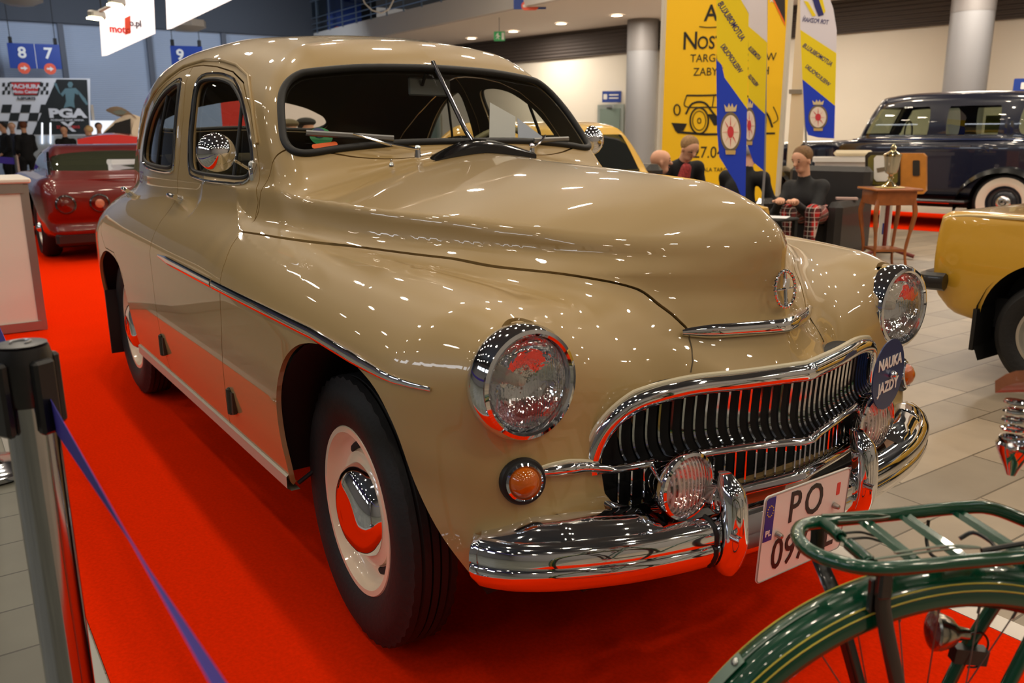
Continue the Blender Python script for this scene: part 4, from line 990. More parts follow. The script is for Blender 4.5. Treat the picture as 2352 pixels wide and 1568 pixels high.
# bulkheads and girders under the roof
DG=mat('girder_grey',(70,76,86),.7); DG2=mat('girder_light',(104,112,126),.6)
struct(MB().box((-30.1,1,5.95),(.5,26,2.4)).build('wall_back_upper',DG,None))
struct(MB().box((-12,4,7.25),(52,40,.1)).build('ceiling',CONC,None))
m=MB()
for x in (-29.6,-26.5,-23,-19.5,-16): struct(MB().box((x,-2,6.35 if x<-29 else 6.6),(.35,24,.55)).build('trim_3',DG2 if x in (-26.5,-19.5) else DG,None))
for y in (-4,.5,5.0): struct(MB().box((-20,y,6.9),(22,.3,.4)).build('trim_4',DG,None))
# mezzanine
struct(MB().box((-14.2,14.6,4.60),(33,6.4,.60)).build('trim_5',mat('mezzanine_white',(236,230,222),.6),None))
struct(MB().box((-14.2,14.6,4.29),(32.9,6.3,.02)).build('ceiling_mezzanine',mat('soffit_white',(222,212,206),.75),None))
rl=thing('mezzanine_railing','blue-grey steel railing with glass panels along the upper gallery','railing',(-14,11.35,4.9)); RS=mat('rail_blue_grey',(150,170,190),.3,.7)
MB().tube([Vector((-16.6,0,1.10)),Vector((10,0,1.10))],.035,8).build('handrail',RS,rl)
for z in (.50,.30,.12): MB().tube([Vector((-16.6,0,z)),Vector((10,0,z))],.018,6).build('rail',RS,rl)
for k in range(24): MB().box((-16.5+k*1.13,0,.52),(.05,.03,1.12)).build('post',RS,rl)
for k in range(22): MB().box((-15.95+k*1.13,.03,.80),(1.0,.012,.48)).build('glass_panel',glass('rail_glass',(176,200,214),.05),rl)
GB=(12.0-CAMO.y)/ray(790,35).y
bn=thing('gallery_banner','dark blue banner hung behind the railing of the gallery','banner',at(790,35,GB)); b_=Board(790,35,GB)
MB().prism([(-.6,-.75),(.62,-.75),(.62,.8),(-.6,.8)],.02,Matrix.Translation((0,0,0))@frame((0,0,0),b_.x,(0,0,1),b_.n)).build('banner_cloth',mat('banner_blue',(22,60,140),.6),bn)
MB().prism(disc(.16,20),.01,frame(b_.n*.03+b_.x*-.25+Vector((0,0,-.55)),b_.x,(0,0,1),b_.n)).build('banner_logo',mat('logo_orange',(226,98,70),.5),bn)
bn2=thing('hanging_cable','white cable looping below the gallery railing','cable',at(840,10,22)); 
m=MB(); m.tube([at(u,v,22)-Vector(bn2.location) for u,v in ((830,-12),(838,8),(855,24),(876,30),(893,22),(903,2),(905,-12))],.02,6); m.build('cord',mat('cable_white',(200,196,190),.5),bn2)
# columns
for (u,d_,lab,cs_) in ((1473,24,'grey round column beside the yellow banner',1.),(2215,16.6,'grey round column behind the dark blue limousine',.9)):
    p=at(u,200,d_); o=thing('round_column',lab,'column',(p.x,p.y,0)); o['kind']='structure'; o.scale=(cs_,cs_,1)
    MB().lathe([(.43,0),(.43,3.45)],seg=40).build('shaft',GREYC,o); MB().lathe([(.435,3.45),(.435,4.3)],seg=40).build('collar',mat('column_dark',(122,118,116),.5),o)
# downlights under the gallery
for i,(u,v) in enumerate(((1417,35),(1289,54),(1179,72),(1083,88))):
    p=on_z(u,v,4.27); o=thing('downlight','round recessed downlight in the white gallery soffit','ceiling light',p,0,'downlights under the gallery'); o['label']=('brightest downlight nearest the round column','second downlight from the round column','downlight just right of the green exit sign','downlight farthest from the column, left of the exit sign')[i]
    del o['group']
    MB().lathe([(.20,.0),(.20,-.012),(.16,-.02),(.15,-.005)],seg=28).build('ring',mat('light_ring',(230,226,220),.4),o)
    MB().lathe([(.15,-.006),(0,-.006)],seg=28).build('lamp_face',mat('downlight_glow',(255,240,214),.5,emit=9.),o)
def hung_sign(name,label,cat,u,v,d,w,h,m_,yaw=0):
    b=Board(u,v,d,dyaw=yaw); o=thing(name,label,cat,b.o); R3=frame((0,0,0),b.x,(0,0,1),b.n)
    MB().prism(rrect(w,h,.02),.05,R3@Matrix.Translation((0,0,-.05))).build('sign_panel',m_,o); return o,b,R3
EXG=mat('exit_green',(40,130,70),.5,emit=.4); SW=mat('sign_white',(236,236,232),.5); SB=mat('sign_blue',(24,62,150),.5); SO=mat('sign_orange',(238,96,66),.5)
o,b,R3=hung_sign('exit_sign','green emergency exit sign hanging from the gallery soffit','sign',1147,83,23,.30,.24,EXG)
o.name='exit_sign'
man=[(-.02,.07),(.0,.09),(.02,.07),(.005,.05),(.03,.01),(.06,.0),(.06,-.015),(.02,-.01),(.01,-.03),(.04,-.07),(.025,-.08),(-.01,-.04),(-.04,-.075),(-.055,-.065),(-.02,-.02),(-.015,.02),(-.04,.01),(-.05,-.01),(-.06,.0),(-.04,.035)]
MB().prism(man,.006,R3@Matrix.Translation((-.04,0,0))).build('running_figure',SW,o); MB().prism([(.06,-.09),(.13,-.09),(.13,.09),(.06,.09)],.006,R3).build('doorway_symbol',SW,o)
MB().tube([R3@Vector((0,.12,-.02)),Vector((R3@Vector((0,0,-.02))).to_tuple()[:2]+(4.30-b.o.z,))],.01,6).build('hanger',GREYC,o)
o,b,R3=hung_sign('restroom_sign','small blue sign at the right edge above the dark limousine','sign',2352,197,15.5,.34,.26,SB)
MB().prism(rrect(.10,.12,.02),.006,R3).build('pictogram',SW,o)
o,b,R3=hung_sign('direction_sign','blue sign with an orange pill hanging from the gallery edge','sign',1217,-2,21,.80,.46,SB)
MB().prism(rrect(.42,.20,.09,6,.0,-.16),.02,R3).build('orange_pill',SO,o); MB().prism(rrect(.10,.06,.02,3,-.12,-.16),.03,R3).build('pill_mark',SW,o)
# the pair of hanging number signs at the left
for (u,v,d_,s_,lab,wd) in ((80,129,26,'8 7','blue hanging sign with the numbers 8 and 7 above the far wall',1.40),(430,133,27,'9','blue hanging sign with the number 9 half hidden by the beige roof',.95)):
    o,b,R3=hung_sign('number_sign',lab,'sign',u,v,d_,wd,.72,SB)
    for k,ch in enumerate(s_.split()):
        cx=(-.33+.70*k) if len(s_)>1 else -.2
        text(ch,.44,R3@Matrix.Translation((cx,.08,.01)),SW,o,'number',.01,bold=.012,sx=1.05)
        if len(s_)>1: MB().prism(disc(.165,24,(cx,-.36)),.02,R3).build('orange_disc',SO,o); MB().prism([(cx-.09,-.385),(cx+.0,-.385),(cx+.0,-.43),(cx+.10,-.36),(cx,-.29),(cx,-.335),(cx-.09,-.335)],.03,R3).build('arrow',SW,o)
    if len(s_)>1: MB().box(R3@Vector((0.02,0,.005)),(.012,.012,.72)).build('seam',SW,o)
    for sx in (-.6,.6) if wd>1 else (-.4,.4): MB().tube([R3@Vector((sx,.36,-.02)),R3@Vector((sx*1.02,2.3,-.02))],.012,6).build('hanger_wire',BLACK,o); MB().box(R3@Vector((sx,.45,-.02)),(.09,.09,.18)).build('hanger_clamp',BLACK,o)
# doors with grey-green leaves in the white wall, each with a small blue sign above
def on_wall(u,v,off=.16):
    n=Vector(((WB-WA).y,-(WB-WA).x,0)).normalized(); r=ray(u,v); t=(WA+n*off-CAMO).dot(n)/r.dot(n); return (CAMO+r*t-CAMO).dot(_cm@Vector((0,0,-1)))
def wall_door(u,vt,vs,lab,nm):
    d_=on_wall(u,vt); b=Board(u,vt,d_,yaw=math.atan2(-(WB-WA).x,(WB-WA).y)); zt=b.o.z
    o=struct(MB().prism([(-.50,-zt),(.50,-zt),(.50,0),(-.50,0)],.06,b.M).build(nm,mat('door_frame_grey',(150,158,152),.5),None))
    MB().prism([(-.38,-zt+.02),(.38,-zt+.02),(.38,-.12),(-.38,-.12)],.03,b.M@Matrix.Translation((0,0,.06))).build('door_leaf',mat('door_green',(118,134,124),.5),o); MB().box(b.M@Vector((.0,-.06,.12)),(.3,.05,.04)).build('door_closer',GREYC,o)
    MB().box(b.M@Vector((.30,-zt+1.0,.11)),(.03,.03,.14)).build('door_handle',mat('handle_steel',(190,190,190),.3,1.),o)
    o,b2,R3=hung_sign('restroom_sign',lab,'sign',u,vs,on_wall(u,vs,.30),.56,.32,SB)
    MB().prism(rrect(.11,.15,.02,cx=-.19),.006,R3).build('pictogram',SW,o)
    for k in range(2): MB().prism(rrect(.28,.035,.01,cx=.06,cy=.05-.09*k),.006,R3).build('sign_line',SW,o)
    MB().tube([R3@Vector((0,.0,-.02)),R3@Vector((0,.0,-.30))],.02,6).build('wall_arm',GREYC,o)
wall_door(1405,240,222,'small blue sign with white pictogram above the grey-green door left of the column','door_1')
wall_door(992,262,246,'small blue sign over a far door, seen through the windscreen of the beige car','door_2')
 
# ---------------------------------------------------------------- carpet
CARP=mat('red_carpet',(236,44,5),1.,noise=(90,.08),bump=(900,.35),spec=.0)
cp=thing('red_carpet','long bright red exhibition carpet under the beige saloon','carpet',(-6,-.35,0)); MB().box((0,0,-.0045),(16.6,1.98,.007)).build('carpet_pile',CARP,cp)
TAPE=mat('white_tape',(224,216,206),.5)
MB().box((0,1.03,-.004),(16.6,.075,.0075)).build('edge_tape',TAPE,cp,'white tape along the edge'); MB().box((0,-1.025,-.004),(16.6,.06,.0075)).build('edge_tape',mat('clear_grey_tape',(150,150,144),.35),cp,'grey tape along the edge')
cp2=thing('red_carpet','red carpet strip under the dark blue limousine','carpet',(-5.5,10.4,0),R(13)); MB().box((0,0,-.0045),(7,2.6,.007)).build('carpet_pile',CARP,cp2)
# ---------------------------------------------------------------- white counter at the left
AL=mat('aluminium_frame',(172,170,166),.35,.8); WP=mat('white_panel',(238,228,216),.45,coat=.2)
o=thing('display_counter','white display counter with aluminium frame at the left edge','counter',(-4.66,-1.56,0)); 
MB().box((.0,0,.50),(.04,1.12,.94)).build('front_panel',WP,o); MB().box((-.28,.585,.5),(.54,.02,.90)).build('side_panel',WP,o); MB().box((-.28,0,1.005),(.66,1.26,.035),bev=.01).build('counter_top',WP,o)
for y in (-.585,.585):
    for x in (0,-.56): MB().box((x,y,.49),(.05,.05,.98)).build('corner_post',AL,o)
for z in (.035,.955): MB().box((.012,0,z),(.045,1.16,.06)).build('frame_rail',AL,o); MB().box((-.28,.6,z),(.54,.03,.06)).build('frame_rail',AL,o)
# ---------------------------------------------------------------- belt posts
POST=mat('polished_steel',(176,178,184),.10,1.); BELT=mat('blue_belt',(44,34,140),.7)
o=thing('barrier_post','tall steel belt barrier post in the left foreground','barrier post',(.625,-1.478,0)); o.scale=(1,1,1.014)
MB().lathe([(.0,0),(.17,0),(.17,.018),(.15,.028),(.05,.035),(.034,.05),(.0310,.06),(.0310,.945)],seg=48).build('post_tube',POST,o)
MB().lathe([(.0320,.935),(.0345,.94),(.0345,1.0),(.032,1.012),(.0,1.014)],seg=48).build('head_cap',mat('black_plastic',(18,18,20),.35,coat=.3),o,'black plastic head')
MB().lathe([(.030,1.0145),(.031,1.0155),(.026,1.0165),(0,1.0165)],seg=36).build('cap_label',mat('label_grey',(86,88,92),.4,.5),o)
MB().tube([Vector((.012*math.cos(a),.012*math.sin(a),1.018)) for a in np.linspace(.3,5,16)],.0015,5).build('cap_mark',mat('label_silver',(180,182,186),.3,.6),o)
for a in (-60,30,120,210):
    d=Vector((math.cos(R(a)),math.sin(R(a)),0)); e=Vector((-d.y,d.x,0)); M3=Matrix((d,e,Vector((0,0,1)))).transposed()
    MB().box(d*.037+Vector((0,0,.948)),(.014,.030,.098),rot=M3,bev=.004).build('belt_slot',mat('black_plastic',(18,18,20),.35),o,'black belt cassette')
def belt(name,label,a,b,w=.048,sag=.0,tw=(0,0)):
    m=MB(); rows=[]
    for i in range(21):
        t=i/20; p=Vector(a).lerp(Vector(b),t)-Vector((0,0,sag*4*t*(1-t))); ang=tw[0]+(tw[1]-tw[0])*t; dr=(Vector(b)-Vector(a)).normalized(); sd=dr.cross(Vector((0,0,1))).normalized(); u=(Vector((0,0,1))*math.cos(ang)+sd*math.sin(ang))*w/2
        rows.append([p+u,p+u+sd*.0008,p-u+sd*.0008,p-u])
    m.grid(rows,closed_u=True); q=m.build(name,BELT,None); return tag(q,label,'barrier belt')

def partition(name,lab,cat,u0,u1,d,z,m_,yaw=0):
    b=Board((u0+u1)/2,300,d,dyaw=yaw); o=thing(name,lab,cat,(b.o.x,b.o.y,0)); BB=Matrix.Translation(-Vector(o.location))@b.M
    xa=b.l(u0,300)[0]; xb=b.l(u1,300)[0]; MB().prism([(xa,-b.o.z),(xb,-b.o.z),(xb,z-b.o.z),(xa,z-b.o.z)],.06,BB).build('panel',m_,o)
    for x in (xa+.05,xb-.05): MB().box(BB@Vector((x,-b.o.z+.02,0)),(.08,.30,.04)).build('foot',AL,o)
    return o,b,BB
partition('partition_wall','white exhibition partition seen through the rear window of the beige car','partition',588,800,15.0,2.15,mat('partition_white',(238,228,226),.6))
partition('partition_wall','red exhibition partition seen through the side windows of the beige car','partition',512,580,13.0,2.0,mat('partition_red',(206,44,36),.6))
o,b,BB=partition('roll_up_banner','red, white and black roll-up banner seen through the windscreen of the beige car','banner',936,964,15.5,2.0,mat('rollup_black',(40,34,36),.6))
MB().prism([b.l(937,238),b.l(950,236),b.l(955,262),b.l(944,270),b.l(938,262)],.01,BB@Matrix.Translation((0,0,.06))).build('red_print',mat('partition_red',(206,44,36),.6),o); MB().prism([b.l(950,238),b.l(955,238),b.l(957,330),b.l(950,330)],.01,BB@Matrix.Translation((0,0,.065))).build('white_print',WHT,o)

o,b,BB=partition('wall_panel','tall white panel with grey cross bar just right of the yellow tower','panel',1812,1846,13.0,3.3,mat('panel_offwhite',(226,220,206),.6))
MB().prism([b.l(1812,206),b.l(1842,206),b.l(1842,216),b.l(1812,216)],.03,BB@Matrix.Translation((0,0,.06))).build('cross_bar',GREYC,o)
belt('belt_strap','blue barrier belt running from the near post towards the lower right',(.655,-1.455,.935),(1.97,-1.428,.935),tw=(R(2),R(54)))
belt('belt_strap','blue barrier belt from the near post back to the left',(.59,-1.478,.93),(-1.86,-1.455,.93),sag=.01,tw=(R(8),R(0)))
o=thing('barrier_post','second steel barrier post standing at the left edge of the photo','barrier post',(-1.90,-1.475,0))
MB().lathe([(.0,0),(.17,0),(.17,.018),(.15,.028),(.05,.035),(.034,.05),(.0325,.06),(.0325,.945)],seg=48).build('post_tube',POST,o)
MB().lathe([(.0335,.935),(.0365,.94),(.0365,1.0),(.034,1.012),(.0,1.014)],seg=40).build('head_cap',mat('black_plastic',(18,18,20),.35),o)
# ---------------------------------------------------------------- tall yellow banner tower
YEL=mat('banner_yellow',(252,200,8),.6,emit=None); INKB=mat('banner_black',(24,20,14),.6)
b=Board(1660,200,11.5,dyaw=R(4)); o=thing('banner_tower','tall yellow advertising tower with black lettering and a vintage car drawing','banner',(b.o.x,b.o.y,0))
inv=Matrix.Translation(-Vector(o.location)); BB=inv@b.M
def bcard(pts,off,d,name,m,label=None,smooth=False): return MB().prism([b.l(*p) if not isinstance(p,Vector) else tuple(p) for p in pts],d,BB@Matrix.Translation((0,0,off))).build(name,m,o,label)
bot=-b.o.z
x0=b.l(1519,200)[0]; x1=b.l(1803,200)[0]
MB().prism([(x0,bot),(x1,bot),(x1,3.0),(x0,3.0)],-.45,BB).build('banner_body',YEL,o)
for xx in (x0,x1): MB().box(BB@Vector((xx,(bot+3)/2,0)),(.05,.05,3-bot)).build('banner_frame',mat('frame_pale',(206,200,186),.5),o)
def btext(s,u,v,hpx,name='lettering',align='LEFT',bold=0.,sx=1.,mt=None):
    size=b.h(u,v,v+hpx)/.70; t=text(s,size,BB@Matrix.Translation((*b.l(u,v),.004)),mt or INKB,o,name,.003,align,bold,sx); return t
btext('AUTO',1618,32,37,bold=.004,sx=.9); btext('N',1567,96,40,sx=.85,bold=.003); btext('OSTALGIA',1601,100,29,sx=.80,bold=.003)
btext('TARGI POJAZDÓW',1585,135,18,sx=.9); btext('ZABYTKOWYCH',1592,166,18,sx=.9); btext('27.04',1592,351,26,sx=.85); btext('HALA TARGÓW',1606,390,9,sx=.9)
m=MB(); m.tube([BB@Vector((*b.l(u,v),.006)) for u,v in ((1606,61),(1625,63),(1650,62),(1700,58),(1760,60))],.006,5); m.build('drawn_line',INKB,o)
# black corner with orange edge
bcard([(1765,-60),(1803,-60),(1803,52),(1764,-30)],.002,.004,'black_corner',mat('corner_black',(44,34,30),.6)); bcard([(1756,-40),(1764,-30),(1803,52),(1803,60)],.006,.004,'orange_edge',mat('edge_orange',(244,110,20),.6))
btext('AUTO',1769,1,8,bold=.003,mt=SW)
# vintage car drawing: body lines, wheels, fenders
dr=lambda pts,w,nm: (lambda m: (m.tube(catmull([BB@Vector((*b.l(u,v),.006)) for u,v in pts],5),w,6,flat=.5,up=tuple(b.n)),m.build(nm,INKB,o)))(MB())
for c_,r_ in ((1606,276),):
    pass
def ring(u,v,rx,ry,w,nm):
    m=MB(); m.tube([BB@Vector((*b.l(u+rx*math.cos(a),v+ry*math.sin(a)),.006)) for a in np.linspace(0,2*PI,37)[:-1]],w,5,True); m.build(nm,INKB,o)
for (u,v) in ((1606,277),(1738,277)): ring(u,v,21,30,.012,'drawn_wheel'); ring(u,v,15,22,.005,'drawn_hub'); ring(u,v,4,6,.006,'drawn_hub')
ring(1555,252,7,12,.010,'drawn_lamp'); 
dr([(1575,262),(1590,238),(1618,236),(1640,262),(1668,288),(1705,288),(1716,262),(1736,240),(1762,262),(1774,292)],.014,'drawn_fender')
dr([(1577,219),(1620,219),(1680,217),(1720,222),(1752,246)],.012,'drawn_roof'); dr([(1577,219),(1574,244),(1620,246),(1700,246)],.008,'drawn_body'); dr([(1640,219),(1636,246)],.007,'drawn_pillar'); dr([(1690,219),(1694,246)],.007,'drawn_pillar')
bcard([(1542,282),(1578,284),(1570,300),(1552,302)],.004,.004,'drawn_bumper',INKB); bcard([(1552,300),(1620,306),(1780,304),(1780,308),(1620,311),(1556,306)],.004,.004,'drawn_shadow',INKB); bcard([(1625,262),(1640,262),(1660,286),(1640,288)],.004,.004,'drawn_panel',INKB)
dr([(1776,245),(1784,262),(1786,275),(1776,283)],.006,'drawn_tail')
# ---------------------------------------------------------------- feather flags seen from behind (lettering reads backwards)
FY=mat('flag_yellow',(246,218,20),.7); FB=mat('flag_blue',(22,62,206),.7); FW=mat('flag_white',(232,226,236),.7); GOLD=mat('emblem_gold',(208,176,110),.5); EMW=mat('emblem_cream',(244,228,210),.6); EMR=mat('emblem_red',(214,60,70),.6); NAVY=mat('flag_navy',(40,40,110),.6)
def flag(lab,d,pole,yel,blu,wht,emb,texts,basez=None,extra=None):
    b=Board(pole[0][0],pole[0][1],d); o=thing('feather_flag',lab,'flag',(b.o.x,b.o.y,0)); BB=Matrix.Translation(-Vector(o.location))@b.M
    def cd(pts,off,nm,m_,lb=None): return MB().prism([b.l(*p) for p in pts],.003,BB@Matrix.Translation((0,0,off))).build(nm,m_,o,lb)
    cd(yel,0,'yellow_cloth',FY); cd(blu,0,'blue_cloth',FB); cd(wht,0,'white_cloth',FW)
    p0=b.l(*pole[0]); p1=b.l(*pole[1]); m=MB(); m.tube([BB@Vector((p0[0],p0[1]+.0,-.01)),BB@Vector((p1[0],p1[1],-.01)),BB@Vector((p1[0],-b.o.z+.02,-.01))],.012,8); m.build('flag_pole',GREYC,o)
    q=BB@Vector((p1[0],-b.o.z+.03,-.01)); MB().lathe([(0,0),(.22,0),(.22,.025),(.03,.05),(.03,.12)],(q.x,q.y,0),seg=24).build('flag_base',BLACK,o)
    cx,cy,rx,ry=emb
    def ell(k,off,nm,m_,yo=0): cd([(cx+rx*k*math.cos(a),cy+yo+ry*k*math.sin(a)) for a in np.linspace(0,2*PI,33)[:-1]],off,nm,m_)
    ell(1.0,.004,'emblem_gear',mat('gear_olive',(120,106,84),.6)); ell(.84,.007,'emblem_disc',EMW); ell(.30,.011,'emblem_center',EMR)
    for a in np.linspace(0,2*PI,9)[:-1]: cd([(cx+rx*.34*math.cos(a-.12),cy+ry*.34*math.sin(a-.12)),(cx+rx*.78*math.cos(a),cy+ry*.78*math.sin(a)),(cx+rx*.34*math.cos(a+.12),cy+ry*.34*math.sin(a+.12))],.010,'emblem_ray',EMR if int(a*2)%2 else mat('ray_pink',(240,190,180),.6))
    t=cy-ry*1.02; w=rx*.62; hh=ry*.52
    cd([(cx-w*.8,t),(cx-w,t-hh*.7),(cx-w*.5,t-hh*.35),(cx-w*.25,t-hh*.8),(cx,t-hh*.4),(cx+w*.25,t-hh*.8),(cx+w*.5,t-hh*.35),(cx+w,t-hh*.7),(cx+w*.8,t)],.006,'emblem_crown',mat('crown_gold',(226,206,160),.5))
    cd([(cx-rx*.5,cy+ry*.92),(cx+rx*.5,cy+ry*.92),(cx+rx*.45,cy+ry*1.12),(cx-rx*.45,cy+ry*1.12)],.009,'emblem_scroll',GOLD)
    for (s,u0,v0,u1,v1,hp) in texts:
        a0=Vector(b.l(u0,v0));a1=Vector(b.l(u1,v1)); mid=(a0+a1)/2; dv=a1-a0; size=b.h(u0,v0,v0+hp)/.7
        tt=text(s,size,BB@Matrix.Translation((mid.x,mid.y,.005))@Matrix.Rotation(math.atan2(dv.y,dv.x),4,'Z'),NAVY,o,'lettering',.002,'CENTER',.001,-1.0)
        L_=dv.length; w_=max(v.co[:][0] for v in tt.data.vertices)-min(v.co[:][0] for v in tt.data.vertices)
        c=sum((v.co for v in tt.data.vertices),Vector())/len(tt.data.vertices); ux=BB.to_3x3()@Vector((dv.x,dv.y,0)).normalized()
        ext=[(v.co-c).dot(ux) for v in tt.data.vertices]; k=L_/max(max(ext)-min(ext),1e-3)
        for v in tt.data.vertices: v.co=v.co+ux*((v.co-c).dot(ux)*(k-1))
    if extra: extra(b,BB,o,cd)
    return o
flag('nearest tall blue and yellow feather flag in front of the yellow tower',7.0,((1716,-160),(1708,452)),
 [(1645,-160),(1645,0),(1647,140),(1660,150),(1664,178),(1716,250),(1720,30),(1702,0),(1690,-60),(1690,-160)],[(1645,134),(1647,300),(1652,360),(1672,392),(1690,420),(1702,450),(1712,450),(1716,250),(1664,178),(1658,150)],[(1690,-160),(1690,-60),(1702,0),(1720,34),(1722,-160)],(1678,303,24,46),
 [('AUTOMOBILKLUB',1654,8,1708,94,14),('WIELKOPOLSKI',1660,106,1703,168,12)])
flag('narrow blue and yellow feather flag directly behind the nearest one',7.7,((1762,-160),(1756,392)),
 [(1719,60),(1719,228),(1757,262),(1762,96),(1733,72)],[(1719,224),(1716,330),(1730,372),(1754,392),(1757,262)],[(1722,-160),(1719,62),(1733,72),(1762,98),(1762,-160)],(1721,288,15,40),
 [('AUTOMOBILKLUB',1723,112,1748,138,10),('WIELKOPOLSKI',1722,176,1742,200,9)])
def extra3(b,BB,o,cd):
    cd([(1854,-40),(1868,-40),(1892,34),(1880,38),(1872,18)],.006,'track_logo',NAVY); cd([(1846,2),(1856,4),(1874,36),(1866,38)],.005,'track_logo_edge',FY); cd([(1868,-40),(1880,-40),(1896,26),(1892,32)],.005,'track_logo_edge',FY)
flag('round-topped blue and yellow feather flag right of the yellow tower',9.6,((1838,-60),(1852,345)),
 [(1838,68),(1843,182),(1918,243),(1921,122)],[(1843,182),(1850,290),(1856,310),(1880,316),(1916,318),(1918,243)],[(1838,-60),(1838,68),(1921,122),(1922,70),(1914,20),(1900,-20),(1880,-60)],(1879,269,22,28),
 [('TOR POZNAŃ',1845,45,1904,52,10),('AUTOMOBILKLUB',1846,104,1912,150,10),('WIELKOPOLSKI',1852,152,1906,196,9)],extra=extra3)
# ---------------------------------------------------------------- armchairs
LEA=mat('dark_leather',(44,42,42),.45,coat=.15,bump=(30,.1))
def armchair(lab,loc,rz):
    o=thing('armchair',lab,'armchair',loc,rz)
    MB().box((0,0,.25),(.62,.62,.34),bev=.04).build('seat_base',LEA,o); MB().box((.02,0,.42),(.60,.56,.14),bev=.05).build('seat_cushion',LEA,o)
    MB().box((-.36,0,.50),(.17,.86,.86),bev=.05).build('backrest',LEA,o)
    for sg in (-1,1): MB().box((.02,sg*.38,.34),(.80,.17,.56),bev=.05).build('armrest',LEA,o)
    for x in (-.34,.34):
        for y in (-.36,.36): MB().tube([Vector((x,y,.08)),Vector((x,y,0))],.022,8).build('leg',BLACK,o)
    return o
pc=on_z(1885,590,0)
A1=at(1868,470,8.75); armchair('dark leather armchair in which the man in black shirt and tartan trousers sits',(A1.x,A1.y,0),R(-78))
A2=at(1550,430,8.25); armchair('dark leather armchair of the bald man, left of the yellow tower',(A2.x,A2.y,0),R(68)); bpy.data.objects[[q_.name for q_ in bpy.data.objects if q_.name.startswith('armchair')][-1]].scale=(1.08,)*3
A3=at(1712,480,8.95); o=thing('pouf','square dark leather pouf under the grey-haired man behind the flags','stool',(A3.x,A3.y,0),R(20)); MB().box((0,0,.23),(.50,.50,.40),bev=.05).build('cushion',LEA,o)
for sx in (-.18,.18):
    for sy in (-.18,.18): MB().tube([Vector((sx,sy,.06)),Vector((sx,sy,0))],.02,8).build('leg',BLACK,o)
# low table with paper
t=at(1776,494,7.45); o=thing('coffee_table','low dark coffee table between the seated men','table',(t.x,t.y,0)); MB().box((0,0,t.z-.03),(.32,.32,.025),bev=.01).build('table_top',BLACK,o)
for sx in (-.13,.13):
    for sy in (-.13,.13): MB().box((sx,sy,(t.z-.04)/2),(.035,.035,t.z-.04)).build('leg',BLACK,o)
ppw=MB(); ppw.box((t.x-.01,t.y-.02,t.z-.014),(.297,.21,.003),rz=.5); tag(ppw.build('paper_sheet',PAP,None),'white sheet of paper lying on the low table','paper')
q=at(1945,452,8.5); nb=MB(); nb.box((q.x,q.y,.632),(.20,.14,.018),rz=.7); o=tag(nb.build('magazine',mat('magazine_cover',(200,170,160),.4),None),'folded magazine lying on the armrest of the armchair','magazine')
# ---------------------------------------------------------------- people at the seats
BK=mat('black_cloth',(20,20,24),.85); BK2=mat('black_shirt',(30,31,34),.75,noise=(20,.2)); DN=mat('dark_denim',(30,36,56),.8)
def tartan():
    m=bpy.data.materials.new('red_tartan'); m.use_nodes=True; nt=m.node_tree; b=nt.nodes['Principled BSDF']; b.inputs['Roughness'].default_value=.85; L=nt.links
    tc=nt.nodes.new('ShaderNodeTexCoord'); prev=None; cur=lin((196,32,30))+(1,)
    last=None
    for ax,sc,ph,col in (('X',7.5,.0,(22,28,26)),('Z',7.5,.4,(22,30,28)),('Y',7.5,.8,(22,28,26)),('X',15,.6,(210,200,190)),('Z',15,.9,(210,200,190))):
        w=nt.nodes.new('ShaderNodeTexWave'); w.bands_direction=ax; w.inputs['Scale'].default_value=sc/2; w.inputs['Phase Offset'].default_value=ph*6; L.new(tc.outputs['Object'],w.inputs['Vector'])
        g=nt.nodes.new('ShaderNodeMath'); g.operation='GREATER_THAN'; g.inputs[1].default_value=.66 if sc<10 else .965; L.new(w.outputs['Fac'],g.inputs[0])
        mx=nt.nodes.new('ShaderNodeMix'); mx.data_type='RGBA'; s2=nt.nodes.new('ShaderNodeMath'); s2.operation='MULTIPLY'; s2.inputs[1].default_value=.75; L.new(g.outputs[0],s2.inputs[0]); L.new(s2.outputs[0],mx.inputs[0])
        if last is None: mx.inputs[6].default_value=cur
        else: L.new(last,mx.inputs[6])
        mx.inputs[7].default_value=lin(col)+(1,); last=mx.outputs[2]
    L.new(last,b.inputs['Base Color']); return m
TART=tartan(); HAIRB=mat('hair_brown',(120,88,54),.7,noise=(60,.3)); HAIRG=mat('hair_grey',(176,172,170),.7,noise=(60,.2)); HAIRD=mat('hair_blond_brown',(150,116,76),.7,noise=(60,.3))
def J4(p,dx): pass
# man in black shirt and tartan trousers: sits leaning forward, looks down to his left
D=8.25
h=at(1842,368,D); f=Vector((-.02,-1.,-.30)); fr=Vector((.20,-.98,0)).normalized(); lt=Vector((0,0,1)).cross(fr)
pv=Vector((h.x,h.y,0))-fr*.30+Vector((0,0,.47))
person('man in black shirt and red tartan trousers, seated leaning forward, forearms on knees',
 dict(root=(pv.x,pv.y,0),head=h,neck=h-fr*.07+Vector((0,0,-.15)),chest=h-fr*.13+Vector((0,0,-.36)),belly=pv+fr*.10+Vector((0,0,.16)),pelvis=pv,
  sh_l=h-fr*.14+lt*.155+Vector((0,0,-.255)),sh_r=h-fr*.12-lt*.155+Vector((0,0,-.27)),el_l=h+fr*.08+lt*.19+Vector((0,0,-.54)),el_r=h+fr*.10-lt*.19+Vector((0,0,-.52)),
  wr_l=at(1826,466,D-.55),wr_r=at(1790,463,D-.55),hip_l=pv+lt*.11,hip_r=pv-lt*.11,kn_l=at(1868,487,D-.50),kn_r=at(1810,487,D-.50),an_l=at(1852,588,D-.42),an_r=at(1818,588,D-.42)),
 dict(top=BK2,legs=TART,foot=tuple(fr),top_label='black shirt',legs_label='red tartan trousers'),hair=HAIRB,face=f,h=.016)
